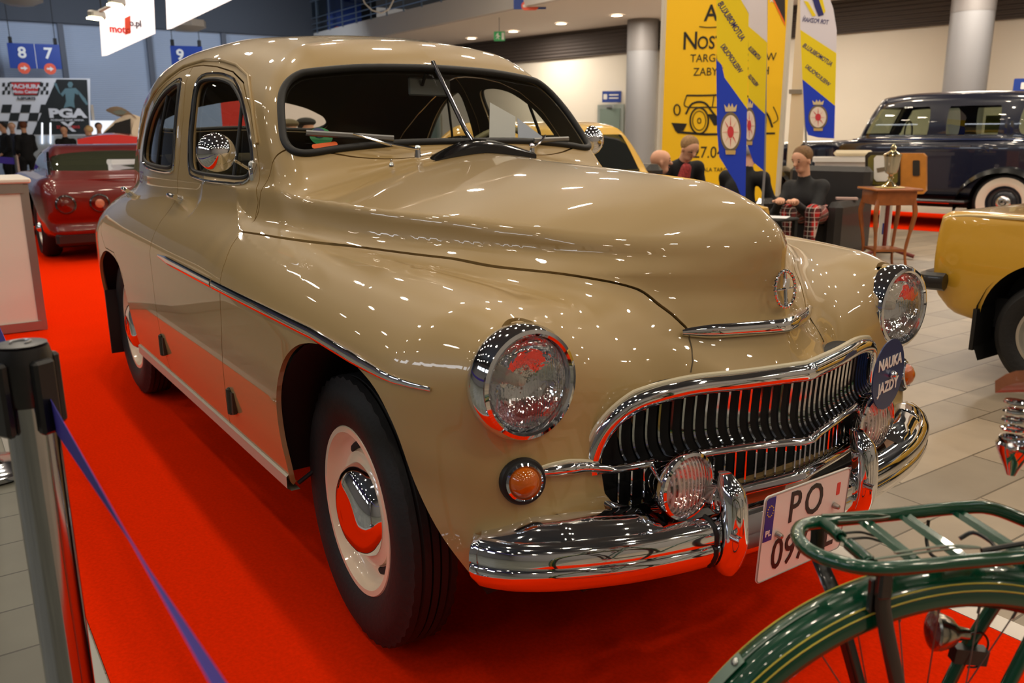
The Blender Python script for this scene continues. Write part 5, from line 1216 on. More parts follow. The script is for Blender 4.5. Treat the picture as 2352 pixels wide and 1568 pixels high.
# bald man, mostly hidden by the chair back
D=8.25; h=at(1516,372,D); fr=Vector((.35,.94,0)).normalized(); lt=Vector((0,0,1)).cross(fr); pv=Vector((h.x,h.y,.47))-fr*.12
person('bald man in a dark jacket, seated half turned away, left of the yellow tower',
 dict(root=(pv.x,pv.y,0),head=h,neck=h-fr*.04+Vector((0,0,-.15)),chest=h-fr*.07+Vector((0,0,-.34)),belly=pv+fr*.04+Vector((0,0,.18)),pelvis=pv,sh_l=h-fr*.06+lt*.19+Vector((0,0,-.24)),sh_r=h-fr*.06-lt*.19+Vector((0,0,-.24)),
  el_l=h+lt*.25+Vector((0,0,-.50)),el_r=h-lt*.25+Vector((0,0,-.50)),wr_l=h+fr*.28+lt*.12+Vector((0,0,-.52)),wr_r=h+fr*.28-lt*.12+Vector((0,0,-.52)),hip_l=pv+lt*.1,hip_r=pv-lt*.1,kn_l=pv+fr*.45+lt*.12,kn_r=pv+fr*.45-lt*.12,an_l=pv+fr*.45+lt*.12+Vector((0,0,-.39)),an_r=pv+fr*.45-lt*.12+Vector((0,0,-.39))),
 dict(top=DN,legs=BK,skin=SKIN2,foot=tuple(fr),top_label='dark blue jacket'),face=(.55,.80,0),bald=True)
# standing man leaning over, glasses
D=8.95; h=at(1583,342,D); fr=Vector((.80,-.25,0)).normalized(); lt=Vector((0,0,1)).cross(fr); pv=Vector((h.x,h.y,.90))-fr*.42
person('man in black jacket and red checked shirt leaning forward beside the bald man',
 dict(root=(pv.x,pv.y,0),head=h,neck=h-fr*.10+Vector((0,0,-.12)),chest=h-fr*.20+Vector((0,0,-.27)),belly=h-fr*.30+Vector((0,0,-.42)),pelvis=pv-Vector((0,0,.10)),sh_l=h-fr*.17+lt*.20+Vector((0,0,-.20)),sh_r=h-fr*.17-lt*.20+Vector((0,0,-.20)),
  el_l=h-fr*.12+lt*.26+Vector((0,0,-.48)),el_r=h-fr*.06-lt*.26+Vector((0,0,-.48)),wr_l=h+fr*.02+lt*.2+Vector((0,0,-.68)),wr_r=h+fr*.04-lt*.20+Vector((0,0,-.68)),hip_l=pv+lt*.1-Vector((0,0,.1)),hip_r=pv-lt*.1-Vector((0,0,.1)),kn_l=pv+fr*.06+lt*.12-Vector((0,0,.45)),kn_r=pv+fr*.06-lt*.12-Vector((0,0,.45)),an_l=pv+lt*.12-Vector((0,0,.82)),an_r=pv-lt*.12-Vector((0,0,.82))),
 dict(top=BK,legs=DN,foot=tuple(fr),shirt_name='jacket',top_label='black jacket'),hair=HAIRD,face=(.74,-.10,-.42))
P_=bpy.data.objects[[o_.name for o_ in bpy.data.objects if o_.name.startswith('person')][-1]]
LCL=lambda v: tuple(Vector(v)-Vector(P_.location))
blob('checked_shirt',[(LCL(h-fr*.03-lt*.01+Vector((0,0,-.20))),LCL(h-fr*.09-lt*.04+Vector((0,0,-.44))),.055,.085)],mat('red_check',(170,60,62),.8,noise=(70,.5)),P_,h=.014)
m=MB(); c=h+Vector((.74,-.10,-.42)).normalized()*.088+Vector((0,0,.014)); r_=Vector((.74,-.10,-.42)).cross(Vector((0,0,1))).normalized(); 
m.tube([Vector(LCL(c-r_*.07-fr*.06)),Vector(LCL(c-r_*.055)),Vector(LCL(c+r_*.055)),Vector(LCL(c+r_*.07-fr*.06))],.004,6); m.build('glasses',BLACK,P_)
# grey-haired man behind the flags
D=8.9; h=at(1722,352,D); fr=Vector((-.30,.90,0)).normalized(); lt=Vector((0,0,1)).cross(fr); pv=Vector((h.x,h.y,.47))-fr*.10
person('grey-haired man in a black coat seen from behind the blue and yellow flags',
 dict(root=(pv.x,pv.y,0),head=h,neck=h-fr*.04+Vector((0,0,-.15)),chest=h-fr*.06+lt*.06+Vector((0,0,-.36)),belly=pv+fr*.02+lt*.06+Vector((0,0,.18)),pelvis=pv,sh_l=h-fr*.04+lt*.23+Vector((0,0,-.25)),sh_r=h-fr*.04-lt*.17+Vector((0,0,-.25)),
  el_l=h+lt*.27+Vector((0,0,-.50)),el_r=h-lt*.27+Vector((0,0,-.50)),wr_l=h+fr*.22+lt*.2+Vector((0,0,-.56)),wr_r=h+fr*.22-lt*.2+Vector((0,0,-.56)),hip_l=pv+lt*.1,hip_r=pv-lt*.1,kn_l=pv+fr*.45+lt*.12,kn_r=pv+fr*.45-lt*.12,an_l=pv+fr*.45+lt*.12+Vector((0,0,-.39)),an_r=pv+fr*.45-lt*.12+Vector((0,0,-.39))),
 dict(top=BK,legs=BK,foot=tuple(fr),shirt_name='coat',top_label='black coat'),hair=HAIRG,face=(.40,.80,0))
# ---------------------------------------------------------------- flower table, trophy, radio
WOOD=mat('reddish_wood',(156,86,36),.35,coat=.4,noise=(12,.2)); TZ=.77
tc_=at(2043,436,7.95); o=thing('side_table','small square reddish-brown wooden table with curved legs, under the trophy','table',(tc_.x,tc_.y,0),R(55)); 
MB().box((0,0,TZ-.010),(.44,.44,.022),bev=.008).build('table_top',WOOD,o)
MB().box((0,0,TZ-.085),(.36,.36,.13),bev=.004).build('apron',WOOD,o); 
for sx in (-1,1):
    for sy in (-1,1):
        P=[Vector((sx*a,sy*a,z)) for a,z in ((.155,TZ-.03),(.172,TZ-.16),(.178,TZ-.24),(.158,TZ-.40),(.14,TZ-.56),(.15,.08),(.175,.0))]; m=MB(); m.tube(catmull(P,4),[.020]*4+[.024]*4+[.022]*4+[.016]*4+[.013]*4+[.013]*4+[.016],8); m.build('leg',WOOD,o)
MB().box((0,0,.20),(.28,.28,.02)).build('lower_shelf',WOOD,o)
SIL=mat('trophy_metal',(206,196,160),.12,1.); o=thing('trophy','tall silver-gilt cup trophy standing on the small wooden table','trophy',(tc_.x,tc_.y,TZ+.001))
MB().lathe([(0,0),(.085,0),(.085,.012),(.060,.022),(.040,.040),(.020,.055),(.016,.075),(.030,.090),(.018,.105),(.022,.12)],seg=32).build('foot',SIL,o); 
MB().lathe([(.022,.12),(.05,.135),(.060,.17),(.068,.24),(.074,.285),(.070,.29),(.062,.24),(.05,.16),(0,.14)],seg=32).build('glass_bowl',mat('trophy_glass',(214,206,180),.08,.25,coat=1.,trans=.5),o,'faceted glass bowl')
MB().lathe([(.078,.285),(.080,.30),(.055,.318),(.030,.330),(.018,.345),(.026,.362),(.016,.378),(.010,.392),(0,.40)],seg=32).build('lid',SIL,o,'silver lid with knob')
MB().lathe([(.0,.0),(.13,.0),(.135,.004),(.10,.010),(0,.010)],seg=32).build('doily',mat('gilt_leaves',(196,170,90),.4,.4),o)
b=Board(2056,398,8.7,dyaw=R(-8)); o=thing('suitcase_radio','open vintage case with olive screen half and orange wooden half, on a stand','radio',(b.o.x,b.o.y,0)); BB=Matrix.Translation(-Vector(o.location))@b.M
def cd(pts,off,d,nm,m_,lb=None): return MB().prism([b.l(*p) for p in pts],d,BB@Matrix.Translation((0,0,off))).build(nm,m_,o,lb)
def rr4(u0,v0,u1,v1,r=6): return [(u0+r,v0),(u1-r,v0),(u1,v0+r),(u1,v1-r),(u1-r,v1),(u0+r,v1),(u0,v1-r),(u0,v0+r)]
cd(rr4(1987,349,2068,432,8),-.12,.12,'case_frame',mat('case_black',(30,26,18),.3,coat=.5)); cd(rr4(1994,356,2062,424,7),0,.006,'screen',mat('olive_screen',(112,104,44),.25,coat=.6),'olive-green screen'); 
cd(rr4(2058,352,2126,446,7),-.14,.12,'case_panel',mat('orange_wood',(206,132,44),.4,coat=.4,noise=(8,.15)),'orange wooden half'); cd(rr4(2096,368,2112,404,2),-.02,.012,'speaker_slot',mat('slot_dark',(40,34,24),.5))
cd(rr4(2008,357,2042,416,6),.008,.012,'notice_card',WHT,'white card with a small car picture'); cd([(2014,386),(2034,383),(2036,392),(2016,396)],.021,.003,'card_picture',mat('picture_grey',(120,104,84),.6))
zb=b.l(2056,440)[1]; MB().box(BB@Vector((b.l(2040,440)[0],zb-.03,-.08)),(.30,.16,.03)).build('stand_top',BLACK,o)
MB().tube([BB@Vector((b.l(2040,440)[0],zb-.03,-.08)),Vector(((BB@Vector((b.l(2040,440)[0],0,-.08))).x,(BB@Vector((b.l(2040,440)[0],0,-.08))).y,.08))],.022,10).build('stand_pole',mat('stand_wood_red',(120,40,30),.5),o)
c0=BB@Vector((b.l(2040,440)[0],0,-.08))
for a in (0,120,240): MB().tube([Vector((c0.x,c0.y,.10)),Vector((c0.x+.30*math.cos(R(a+20)),c0.y+.30*math.sin(R(a+20)),.02))],.02,8).build('stand_foot',mat('stand_wood_red',(120,40,30),.5),o)
# white rope post behind the table
p=at(2032,520,9.3); o=thing('info_roll','white printed roll-up column behind the small wooden table','banner',(p.x,p.y,0)); MB().box((0,0,.38),(.12,.05,.74),rz=.8,bev=.01).build('panel',WHT,o); MB().box((0,0,.25),(.06,.055,.12),rz=.8).build('print',SB,o); MB().box((0,0,.01),(.2,.2,.02),rz=.8).build('foot',BLACK,o)
# white display shelf behind the seated man
b=Board(1900,380,10.6); o=thing('display_case','pale display counter with glass front behind the seated man in the black shirt','counter',(b.o.x,b.o.y,0)); BB=Matrix.Translation(-Vector(o.location))@b.M
def cd2(pts,off,d,nm,m_): return MB().prism([b.l(*p) for p in pts],d,BB@Matrix.Translation((0,0,off))).build(nm,m_,o)
zt=b.l(1900,362)[1]; xa=b.l(1872,370)[0]; xb=b.l(1992,370)[0]
MB().prism([(xa,-b.o.z),(xb,-b.o.z),(xb,zt-.05),(xa,zt-.05)],.5,BB@Matrix.Translation((0,0,-.5))).build('case_body',mat('case_pale',(206,196,188),.4),o); MB().prism([(xa-.03,zt-.05),(xb+.03,zt-.05),(xb+.03,zt),(xa-.03,zt)],.56,BB@Matrix.Translation((0,0,-.53))).build('case_top',WHT,o)
MB().prism([(xa+.1,zt-.22),(xb-.1,zt-.22),(xb-.1,zt-.10),(xa+.1,zt-.10)],.02,BB).build('glass_strip',mat('case_glass_grey',(150,150,156),.1,coat=1.),o)
bb=Board(1960,352,10.5); o=thing('cloth_bundle','folded cream leather item lying on the pale display counter','bag',bb.M@Vector((0,zt+b.o.z-bb.o.z+.03,-.2))); MB().box((0,0,.02),(.46,.26,.07),rz=.6,bev=.03).build('bundle',mat('cream_leather',(214,200,170),.5),o)
# ---------------------------------------------------------------- other cars
def rect_fn(xs,ws,zs=None,tz=None):
    def f(x,z):
        w=pch(x,xs,ws)
        return w-(pch(z,zs,tz) if zs else 0)
    return f
# small yellow saloons (one behind the beige car, one at the right edge)
YP=mat('yellow_paint',(206,158,44),.4,coat=1.); 
def trabbie(label,loc,rz,paint,ext):
    e_=ext
    body=smoothpoly([(-1.70-e_,.38),(-1.755-e_,.48),(-1.765-e_,.68-e_*.1),(-1.755-e_,.82-e_*.2),(-1.70-e_,.868-e_*.22),(-1.2,.875-e_*.02),(-.6,.885),(.3,.90),(.9,.885),(1.4,.85),(1.68,.80),(1.75,.66),(1.73,.40),(1.55,.27),(.5,.25),(-.5,.25),(-1.5,.30)],4)
    cab=smoothpoly([(-1.12,.80),(-1.02,.98),(-.86,1.24),(-.72,1.345),(-.3,1.385),(.15,1.375),(.36,1.32),(.52,1.20),(.78,.92),(.85,.80)],4)
    Wb=rect_fn([-1.8-e_,-1.5-e_,0,1.5,1.8],[.70,.74,.755,.74,.68],[.2,.6,.9],[.05,.0,.03]); Wc=rect_fn([-1.2,0,.9],[.68,.70,.66],[.8,.95,1.4],[0,.02,.17])
    wins=[smoothpoly([(-.20,.95),(-.20,1.24),(.18,1.26),(.34,1.20),(.60,.97),(.55,.94)],3),smoothpoly([(-.29,.95),(-.29,1.24),(-.66,1.23),(-.76,1.14),(-.84,.97),(-.80,.94)],3)]
    fw=[([(-.52,.97),(.52,.97),(.47,1.27),(-.47,1.27)],-.60,-1),([(-.55,.99),(.55,.99),(.50,1.28),(-.50,1.28)],.22,1)]
    fw=[(w,lim,sg) for w,lim,sg in fw]
    o=shell_car('yellow_car',label,loc,rz,body,cab,Wb,Wc,[(-1.10,.30,.365),(1.0,.30,.345)],wins,paint,h=.03,r=(.05,.10),front_wins=[(fw[0][0],-.55,-1),(fw[1][0],.25,1)])
    put_wheels(o,(-1.10,1.0),.66,.285,.165,.075,.145,mat('wheel_silver',(190,188,180),.3,.7),CHROME)
    for x,s in ((-1.80-e_,-1),(1.79,1)):
        m=MB(); m.tube(catmull([Vector((x-s*.16,-.76,.50)),Vector((x-s*.03,-.72,.50)),Vector((x,0,.50)),Vector((x-s*.03,.72,.50)),Vector((x-s*.16,.76,.50))],5),.040,8,flat=1.2,up=(0,0,1)); m.build('bumper',mat('black_bumper',(20,18,16),.4,coat=.3),o)
    for sg in (-1,1): MB().box((-1.47,sg*.66,.27),(.02,.18,.22)).build('mud_flap',BLACKRUB,o)
    for sg in ((-1,1) if ext==0 else ()):
        m=MB(); m.tube(catmull([Vector((-1.745-e_,sg*.63,.52)),Vector((-1.745-e_,sg*.655,.76)),Vector((-1.66-e_,sg*.685,.845)),Vector((-1.2,sg*.715,.860)),Vector((-.3,sg*.735,.872))],5),.009,6); m.build('edge_moulding',mat('pale_moulding',(214,196,150),.3,.3),o)
        for z in (.60,.68): MB().ball((-1.735-e_,sg*.50,z),.05,12,6,(.4,1,1)).build('tail_lamp',mat('tail_red',(150,26,16),.2,coat=1.),o)
    return o
t1=trabbie('yellow small car cut off by the right edge, seen by its rear quarter',(1.12,3.66,0),0,YP,0.)
t2=trabbie('yellow small saloon parked behind the beige car, seen through its windows',(-4.50,2.90,0),PI,mat('yellow_paint_two',(226,178,60),.4,coat=1.),.50)
# dark blue limousine
NV=mat('navy_paint',(5,12,40),.25,coat=1.); NBK=mat('black_enamel',(8,9,12),.2,coat=1.)
body=smoothpoly([(-2.55,.62),(-2.60,.90),(-2.42,1.12),(-1.6,1.16),(0,1.16),(1.0,1.14),(1.9,1.10),(2.35,1.05),(2.42,.80),(2.40,.50),(1.5,.42),(-1.5,.42),(-2.3,.46)],4)
cab=smoothpoly([(-2.40,1.0),(-2.42,1.30),(-2.30,1.58),(-2.05,1.71),(-1.5,1.77),(-.5,1.78),(-.02,1.74),(.14,1.66),(.36,1.20),(.40,1.0)],4)
def WbL(x,z): return pch(x,[-2.7,-2.2,-1.2,.5,1.2,2.4],[.58,.72,.80,.78,.50,.36])
def WcL(x,z): return pch(x,[-2.5,-1.5,.5,1.0],[.60,.70,.70,.64])-pch(z,[1.1,1.3,1.8],[0,.0,.10])
wins=[smoothpoly([(-.58,1.24),(-.58,1.56),(-.48,1.59),(.02,1.58),(.10,1.52),(.23,1.25),(.15,1.22),(-.48,1.22)],4),smoothpoly([(-.82,1.24),(-.82,1.56),(-.90,1.59),(-1.36,1.59),(-1.44,1.56),(-1.44,1.24),(-1.36,1.22),(-.90,1.22)],4),smoothpoly([(-1.70,1.24),(-1.70,1.56),(-1.8,1.59),(-2.05,1.58),(-2.13,1.50),(-2.13,1.26),(-2.05,1.22)],4)]
LG=mat('limo_glass',(118,126,110),.06,coat=1.)
limo_o=Vector((-3.86,10.71,0)); ang=R(193); off=Vector((math.cos(ang),math.sin(ang),0))*1.62
lm=shell_car('limousine','long dark blue vintage limousine with whitewall tyres at the right',tuple(limo_o+off),ang,body,cab,WbL,WcL,[(-1.62,.36,.42)],wins,NV,h=.035,r=(.10,.14),wgl=glass('limo_glass_clear',(196,204,190)),front_wins=[([(-.5,1.24),(.5,1.24),(.46,1.58),(-.46,1.58)],.02,1)])
put_wheels(lm,(-1.62,1.75),.72,.37,.21,.10,.15,mat('wheel_dark',(30,34,44),.3,coat=.5),CHROME,white=True)
for sg in (-1,1):
    for cx,l_ in ((-1.62,.60),(1.75,.72)):
        m=MB(); rows=[]
        for k in range(17):
            a=R(195-k*13.0) if cx>0 else R(180-k*12.5); r_=.46
            X=cx+r_*math.cos(a)*(1.25 if (math.cos(a)<0)==(cx>0) else 1.0); Z=max(.36+r_*math.sin(a)*1.05,.30)
            rows.append([Vector((X,sg*.52,Z-.02)),Vector((X,sg*.60,Z)),Vector((X,sg*.74,Z)),Vector((X,sg*.84,Z-.03)),Vector((X,sg*.87,Z-.09))])
        m.grid(rows); m.build('fender',NBK,lm,'black rounded fender')
    MB().box((0,sg*.78,.36),(2.4,.26,.04),bev=.015).build('running_board',mat('board_trim',(90,90,92),.3,.6),lm)
    MB().tube([Vector((-1.0,sg*.86,.345)),Vector((1.15,sg*.86,.345))],.018,8).build('board_moulding',CHROME,lm)
    MB().tube([Vector((-2.3,sg*.72,1.165)),Vector((-.5,sg*.775,1.165)),Vector((.4,sg*.74,1.16))],.010,6).build('belt_moulding',mat('navy_moulding',(30,50,100),.2,.3,coat=1.),lm)
    hl=MB(); hl.lathe([(0,-.20),(.05,-.17),(.10,-.05),(.115,.0),(.11,.01),(.0,.03)],(2.15,sg*.48,1.00),M=MX,seg=24); hl.build('head_lamp',CHROME,lm,'chrome headlamp')
    MB().lathe([(0,-.10),(.05,-.05),(.055,.0),(.0,.02)],(2.20,sg*.42,.80),M=MX,seg=20).build('horn',CHROME,lm)
    for xh in (-.18,-1.05): MB().tube([Vector((xh,sg*.80,1.08)),Vector((xh-.12,sg*.81,1.08))],.010,6).build('door_handle',CHROME,lm)
MB().lathe([(0,.05),(.012,.02),(.02,0)],(2.20,0,1.12),seg=12).build('mascot',CHROME,lm)
m=MB(); m.tube([Vector((-.02,-.26+.16*math.cos(a),1.25+.16*math.sin(a))) for a in np.linspace(0,2*PI,25)[:-1]],.012,6,True); m.build('steering_wheel',BLACK,lm)
MB().box((-1.12,-.60,1.36),(.34,.012,.24)).build('notice_sheet',mat('lime_notice',(220,226,60),.6),lm,'yellow-green notice in the window')
MB().box((-1.92,-.60,1.36),(.34,.012,.30)).build('notice_sheet',mat('lime_notice',(220,226,60),.6),lm,'yellow-green notice in the window')
# dark red sports car
RP=mat('deep_red_paint',(104,11,6),.3,coat=1.)
body=smoothpoly([(-2.05,.42),(-2.12,.62),(-2.08,.80),(-1.9,.86),(-1.2,.86),(0,.86),(1.0,.84),(1.9,.70),(2.15,.55),(2.15,.35),(1.9,.22),(-1.7,.22)],4)
cab=smoothpoly([(-1.85,.78),(-1.55,.98),(-1.0,1.14),(-.5,1.19),(0,1.15),(.35,1.05),(.8,.84),(.8,.75)],4)
WbS=rect_fn([-2.2,-1.6,0,1.4,2.2],[.86,.92,.88,.88,.70],[.2,.7,.9],[.06,0,.05]); WcS=rect_fn([-1.9,0,.9],[.80,.74,.66],[.8,.95,1.2],[.02,.05,.18])
sp=shell_car('sports_car','dark red low sports coupe seen from behind at the left',(-10.15,.32,0),R(0),body,cab,WbS,WcS,[(-1.35,.32,.38),(1.35,.32,.38)],[smoothpoly([(-.9,.90),(-.9,1.05),(-.3,1.10),(.1,1.07),(.5,.90)],3)],RP,h=.032,r=(.10,.10),wgl=mat('tinted_glass',(62,66,50),.03,coat=1.,metal=.3),front_wins=[(smoothpoly([(-.70,.93),(.70,.93),(.68,1.02),(.56,1.09),(0,1.12),(-.56,1.09),(-.68,1.02)],4),-.75,-1)])
sp.location=(-10.1,.36,0); sp.rotation_euler=(0,0,PI)

put_wheels(sp,(-1.35,1.35),.78,.32,.20,.06,.20,mat('wheel_silver',(190,188,180),.3,.7),CHROME)
TL=mat('tail_dark_red',(90,8,6),.15,coat=1.)
for y,cc in ((.68,TL),(.36,mat('tail_lamp_inner',(190,120,90),.2,coat=1.)),(-.36,mat('tail_lamp_inner',(190,120,90),.2,coat=1.)),(-.66,TL)):
    q=thing('tail_lamp','x','x',(-2.118,y,.60)); del q['label']; del q['category']; q.parent=sp; Mn=Matrix(((0,0,-1),(1,0,0),(0,-1,0)))
    MB().lathe([(.10,-.03),(.10,.014),(.085,.022),(.080,.012)],M=Mn,seg=28).build('lamp_ring',mat('lamp_ring_dark',(30,14,12),.2,coat=1.),q); MB().lathe([(.082,.012),(.05,.016),(0,.018)],M=Mn,seg=28).build('lamp_lens',TL,q)
    MB().lathe([(.045,.018),(.03,.024),(0,.026)],M=Mn,seg=20).build('lamp_center',cc,q)
MB().box((-2.02,0,.24),(.10,1.60,.14),bev=.03).build('rear_bumper',mat('black_bumper',(20,18,16),.4),sp); MB().tube([Vector((-1.98,-.82,.835)),Vector((-2.08,0,.845)),Vector((-1.98,.82,.835))],.008,6).build('rear_edge_trim',RP,sp)
MB().tube(catmull([Vector((-1.86,.76,.88)),Vector((-1.50,.72,1.00)),Vector((-1.05,.66,1.10))],5),.018,8).build('rear_glass_trim',CHROME,sp); MB().tube(catmull([Vector((-1.86,-.76,.88)),Vector((-1.50,-.72,1.00)),Vector((-1.05,-.66,1.10))],5),.018,8).build('rear_glass_trim',CHROME,sp)
for y in (-.42,.0,.42): MB().box((-1.55,y,.90),(.16,.36,.12),bev=.04).build('headrest',mat('cream_headrest',(190,180,136),.6),sp)
text('sport',.06,frame((-2.12,-.45,.80),(0,-1,0),(0,0,1),(-1,0,0)),CHROME,sp,'script_badge',.004) if False else None
# ---------------------------------------------------------------- far left: exhibition boards, stand, visitors
b=Board(100,240,25.5,dyaw=R(-6)); o=thing('poster_wall','wide exhibition board with chequered flag, red badge and black panel with robot figure','poster',(b.o.x,b.o.y,0)); BB=Matrix.Translation(-Vector(o.location))@b.M
def cd(pts,off,d,nm,m_,lb=None): return MB().prism([b.l(*p) for p in pts],d,BB@Matrix.Translation((0,0,off))).build(nm,m_,o,lb)
PW=mat('board_white',(214,214,218),.6); PBK=mat('board_black',(20,26,28),.6); PRD=mat('board_red',(196,50,52),.6); PGR=mat('board_figure',(92,122,130),.7)
cd([(-90,178),(207,180),(208,312),(-90,330)],-.1,.1,'board',PW); cd([(130,182),(200,183),(206,308),(74,309)],.0,.01,'black_panel',PBK)
cd([(22,188),(96,188),(88,219),(32,219)],.012,.01,'badge',PBK); cd([(26,190),(92,190),(85,217),(34,217)],.02,.01,'badge_red',PRD)
def tx(s,u,v,hp,m_=PW,sx=1.,bold=.004,al='CENTER'): return text(s,b.h(u,v,v+hp)/.7,BB@Matrix.Translation((*b.l(u,v),.034)),m_,o,'lettering',.01,al,bold,sx)
tx('PACHURA',59,199,9,sx=1.1,bold=.006); tx('Moto Center',59,211,7,sx=1.0); tx('E-SPORTS',61,226,6,PBK,sx=1.05)
for i in range(5):
    for j in range(3):
        if (i+j)%2==0:
            u=2+i*22-j*4+10; v=240+j*19; cd([(u-6,v),(u+16,v),(u+12,v+19),(u-10,v+19)],.004,.008,'chequer_square',PBK)
for sg in (-1,1):
    for i in range(3):
        for j in range(3):
            if (i+j)%2==0: u=59+sg*(38+i*6)-i*0; v=190+j*9; cd([(u-3,v),(u+3,v),(u+2,v+9),(u-4,v+9)],.006,.006,'chequer_square',PBK)
tx('PGA',155,261,19,sx=1.5,bold=.02); tx('POZNAŃ GAME ARENA',155,276,4,sx=1.15,bold=.002); tx('23-25.10.2015',157,292,6,PRD,sx=1.0); tx('X',157,292,20,sx=1.2,bold=.02)
# robot-like figure
fig=[(-.02,.62),(.08,.60),(.10,.46),(.20,.42),(.30,.30),(.42,.10),(.38,.04),(.24,.20),(.16,.22),(.14,.05),(.16,-.12),(-.14,-.14),(-.12,.04),(-.10,.22),(-.22,.16),(-.40,.56),(-.46,.50),(-.30,.10),(-.22,.04),(-.16,.34),(-.08,.44)]
c_=b.l(163,222); fg=MB(); FM=BB@Matrix.Translation((0,0,.012))
for pp in ([(158,188),(165,188),(168,194),(165,201),(158,201),(155,194)],[(150,203),(174,202),(184,212),(178,218),(172,214),(170,232),(152,232),(150,214),(144,222),(139,216)],[(139,216),(146,222),(136,214),(126,196),(124,190),(130,191)],[(178,212),(184,212),(196,226),(203,240),(198,241),(188,228)],[(152,232),(170,232),(172,248),(162,244),(146,248)]): fg.prism([b.l(*p) for p in pp],.012,FM)
fg.build('printed_figure',PGR,o)
for x in (b.l(-40,200)[0],b.l(205,200)[0]): MB().box(BB@Vector((x,-b.o.z/2,-.05)),(.08,.08,b.o.z)).build('board_leg',AL,o)
# white glowing stand with low wall behind the sports car
b=Board(120,335,23.3); o=thing('exhibition_stand','low white exhibition stand beyond the red sports car','stand',(b.o.x,b.o.y,0)); BB=Matrix.Translation(-Vector(o.location))@b.M
xa=b.l(55,300)[0]; xb=b.l(330,300)[0]; z_=b.l(120,311)[1]; MB().prism([(xa,-b.o.z),(xb,-b.o.z),(xb,z_),(xa,z_)],.2,BB).build('stand_wall',mat('stand_white',(190,206,224),.5),o)
for u in (97,116): MB().prism([b.l(u-2,282),b.l(u+2,282),b.l(u+2,330),b.l(u-2,330)],.05,BB@Matrix.Translation((0,0,.2))).build('light_tube',mat('tube_white',(240,246,255),.4,emit=1.2),o)
b=Board(250,300,25.6); o=thing('light_wall','bright white backlit wall panel beyond the opened white car','panel',(b.o.x,b.o.y,0)); BB=Matrix.Translation(-Vector(o.location))@b.M
MB().prism([(b.l(207,300)[0],-b.o.z),(b.l(330,300)[0],-b.o.z),(b.l(330,277)[0],b.l(330,277)[1]),(b.l(207,277)[0],b.l(207,277)[1])],.1,BB).build('panel',mat('backlit_white',(236,242,250),.5,emit=.8),o)
# cream car with raised door
CW=mat('cream_white_paint',(226,210,186),.35,coat=.8)
b=Board(290,300,17.5); o=thing('opened_car','cream car with its door swung up like a wing, far behind the red sports car','car',(b.o.x,b.o.y,0)); BB=Matrix.Translation(-Vector(o.location))@b.M
def dep(pts,z0,z1,nm,m_): return MB().prism([b.l(*p) for p in pts],z1-z0,BB@Matrix.Translation((0,0,z0))).build(nm,m_,o)
dep([(228,318),(240,300),(262,278),(285,264),(305,262),(322,268),(336,300),(340,345),(228,345)],-1.5,-.1,'body',CW); dep([(262,283),(300,272),(300,312),(262,312)],-.1,-.04,'door_opening',BLACK); dep([(302,300),(308,280),(320,268),(330,300),(328,330),(304,330)],-.12,.0,'body_side',CW)
m=MB(); rows=[]
for t in np.linspace(0,1,9):
    u=243+t*70; up_=[252,247,244.5,244,246,250,256,262,270][int(t*8)]; lo=[254,258,262,266,268,270,270,270,272][int(t*8)]
    a=BB@Vector((*b.l(u,up_),-.05)); c=BB@Vector((*b.l(u,lo),-.35)); rows.append([a,a.lerp(c,.5)+b.n*.06,c,c-b.n*.04,a-b.n*.04])
m.grid(rows,closed_u=True).build('raised_door',CW,o,'door raised like a wing'); dep([(258,256),(276,252),(292,257),(284,263),(268,263)],.0,.02,'door_glass',mat('door_glass_grey',(110,118,112),.1,coat=1.))
dep([(232,310),(262,286),(262,312),(236,318)],-.09,-.05,'windshield',DARKGLASS)
xa=b.l(228,345); xb=b.l(340,345); MB().prism([(xa[0],-b.o.z+.22),(xb[0],-b.o.z+.22),(xb[0],xb[1]+.02),(xa[0],xa[1]+.02)],1.4,BB@Matrix.Translation((0,0,-1.5))).build('lower_body',CW,o)
for u in (246,322):
    for zz in (-.25,-1.35): MB().lathe([(0,-.1),(.30,-.1),(.33,-.06),(.33,.06),(.30,.1),(0,.1)],seg=24,M=(BB@Matrix.Identity(4)).to_3x3()).build('wheel',TYRE,o).location=BB@Vector((b.l(u,345)[0],-b.o.z+.33,zz))
# dark car behind the sports car's roof
b=Board(262,322,15.8); o=thing('red_convertible','bright red car just beyond the roof of the dark red sports coupe','car',(b.o.x,b.o.y,0)); BB=Matrix.Translation(-Vector(o.location))@b.M
rows=[]; 
for t in np.linspace(0,1,11):
    u=180+t*160; v=322-13*math.sin(PI*min(1,t*.9+.05)); a=b.l(u,v); rows.append([BB@Vector((a[0],a[1],.6)),BB@Vector((a[0],a[1]+.03,.2)),BB@Vector((a[0],a[1]+.03,-.6)),BB@Vector((a[0],a[1]-.1,-.9)),BB@Vector((a[0],-b.o.z+.2,-.9)),BB@Vector((a[0],-b.o.z+.2,.7))])
m=MB(); m.grid(rows,closed_u=True); m.add(rows[0],[tuple(range(6))]); m.add(rows[-1],[tuple(range(6))]); m.build('body',mat('bright_red_paint',(200,30,22),.3,coat=1.),o)
for u in (200,330): q=BB@Vector((b.l(u,322)[0],0,.55)); MB().lathe([(0,-.1),(.3,-.1),(.32,0),(.3,.1),(0,.1)],(q.x,q.y,.32),axis='Y',seg=24).build('wheel',TYRE,o)
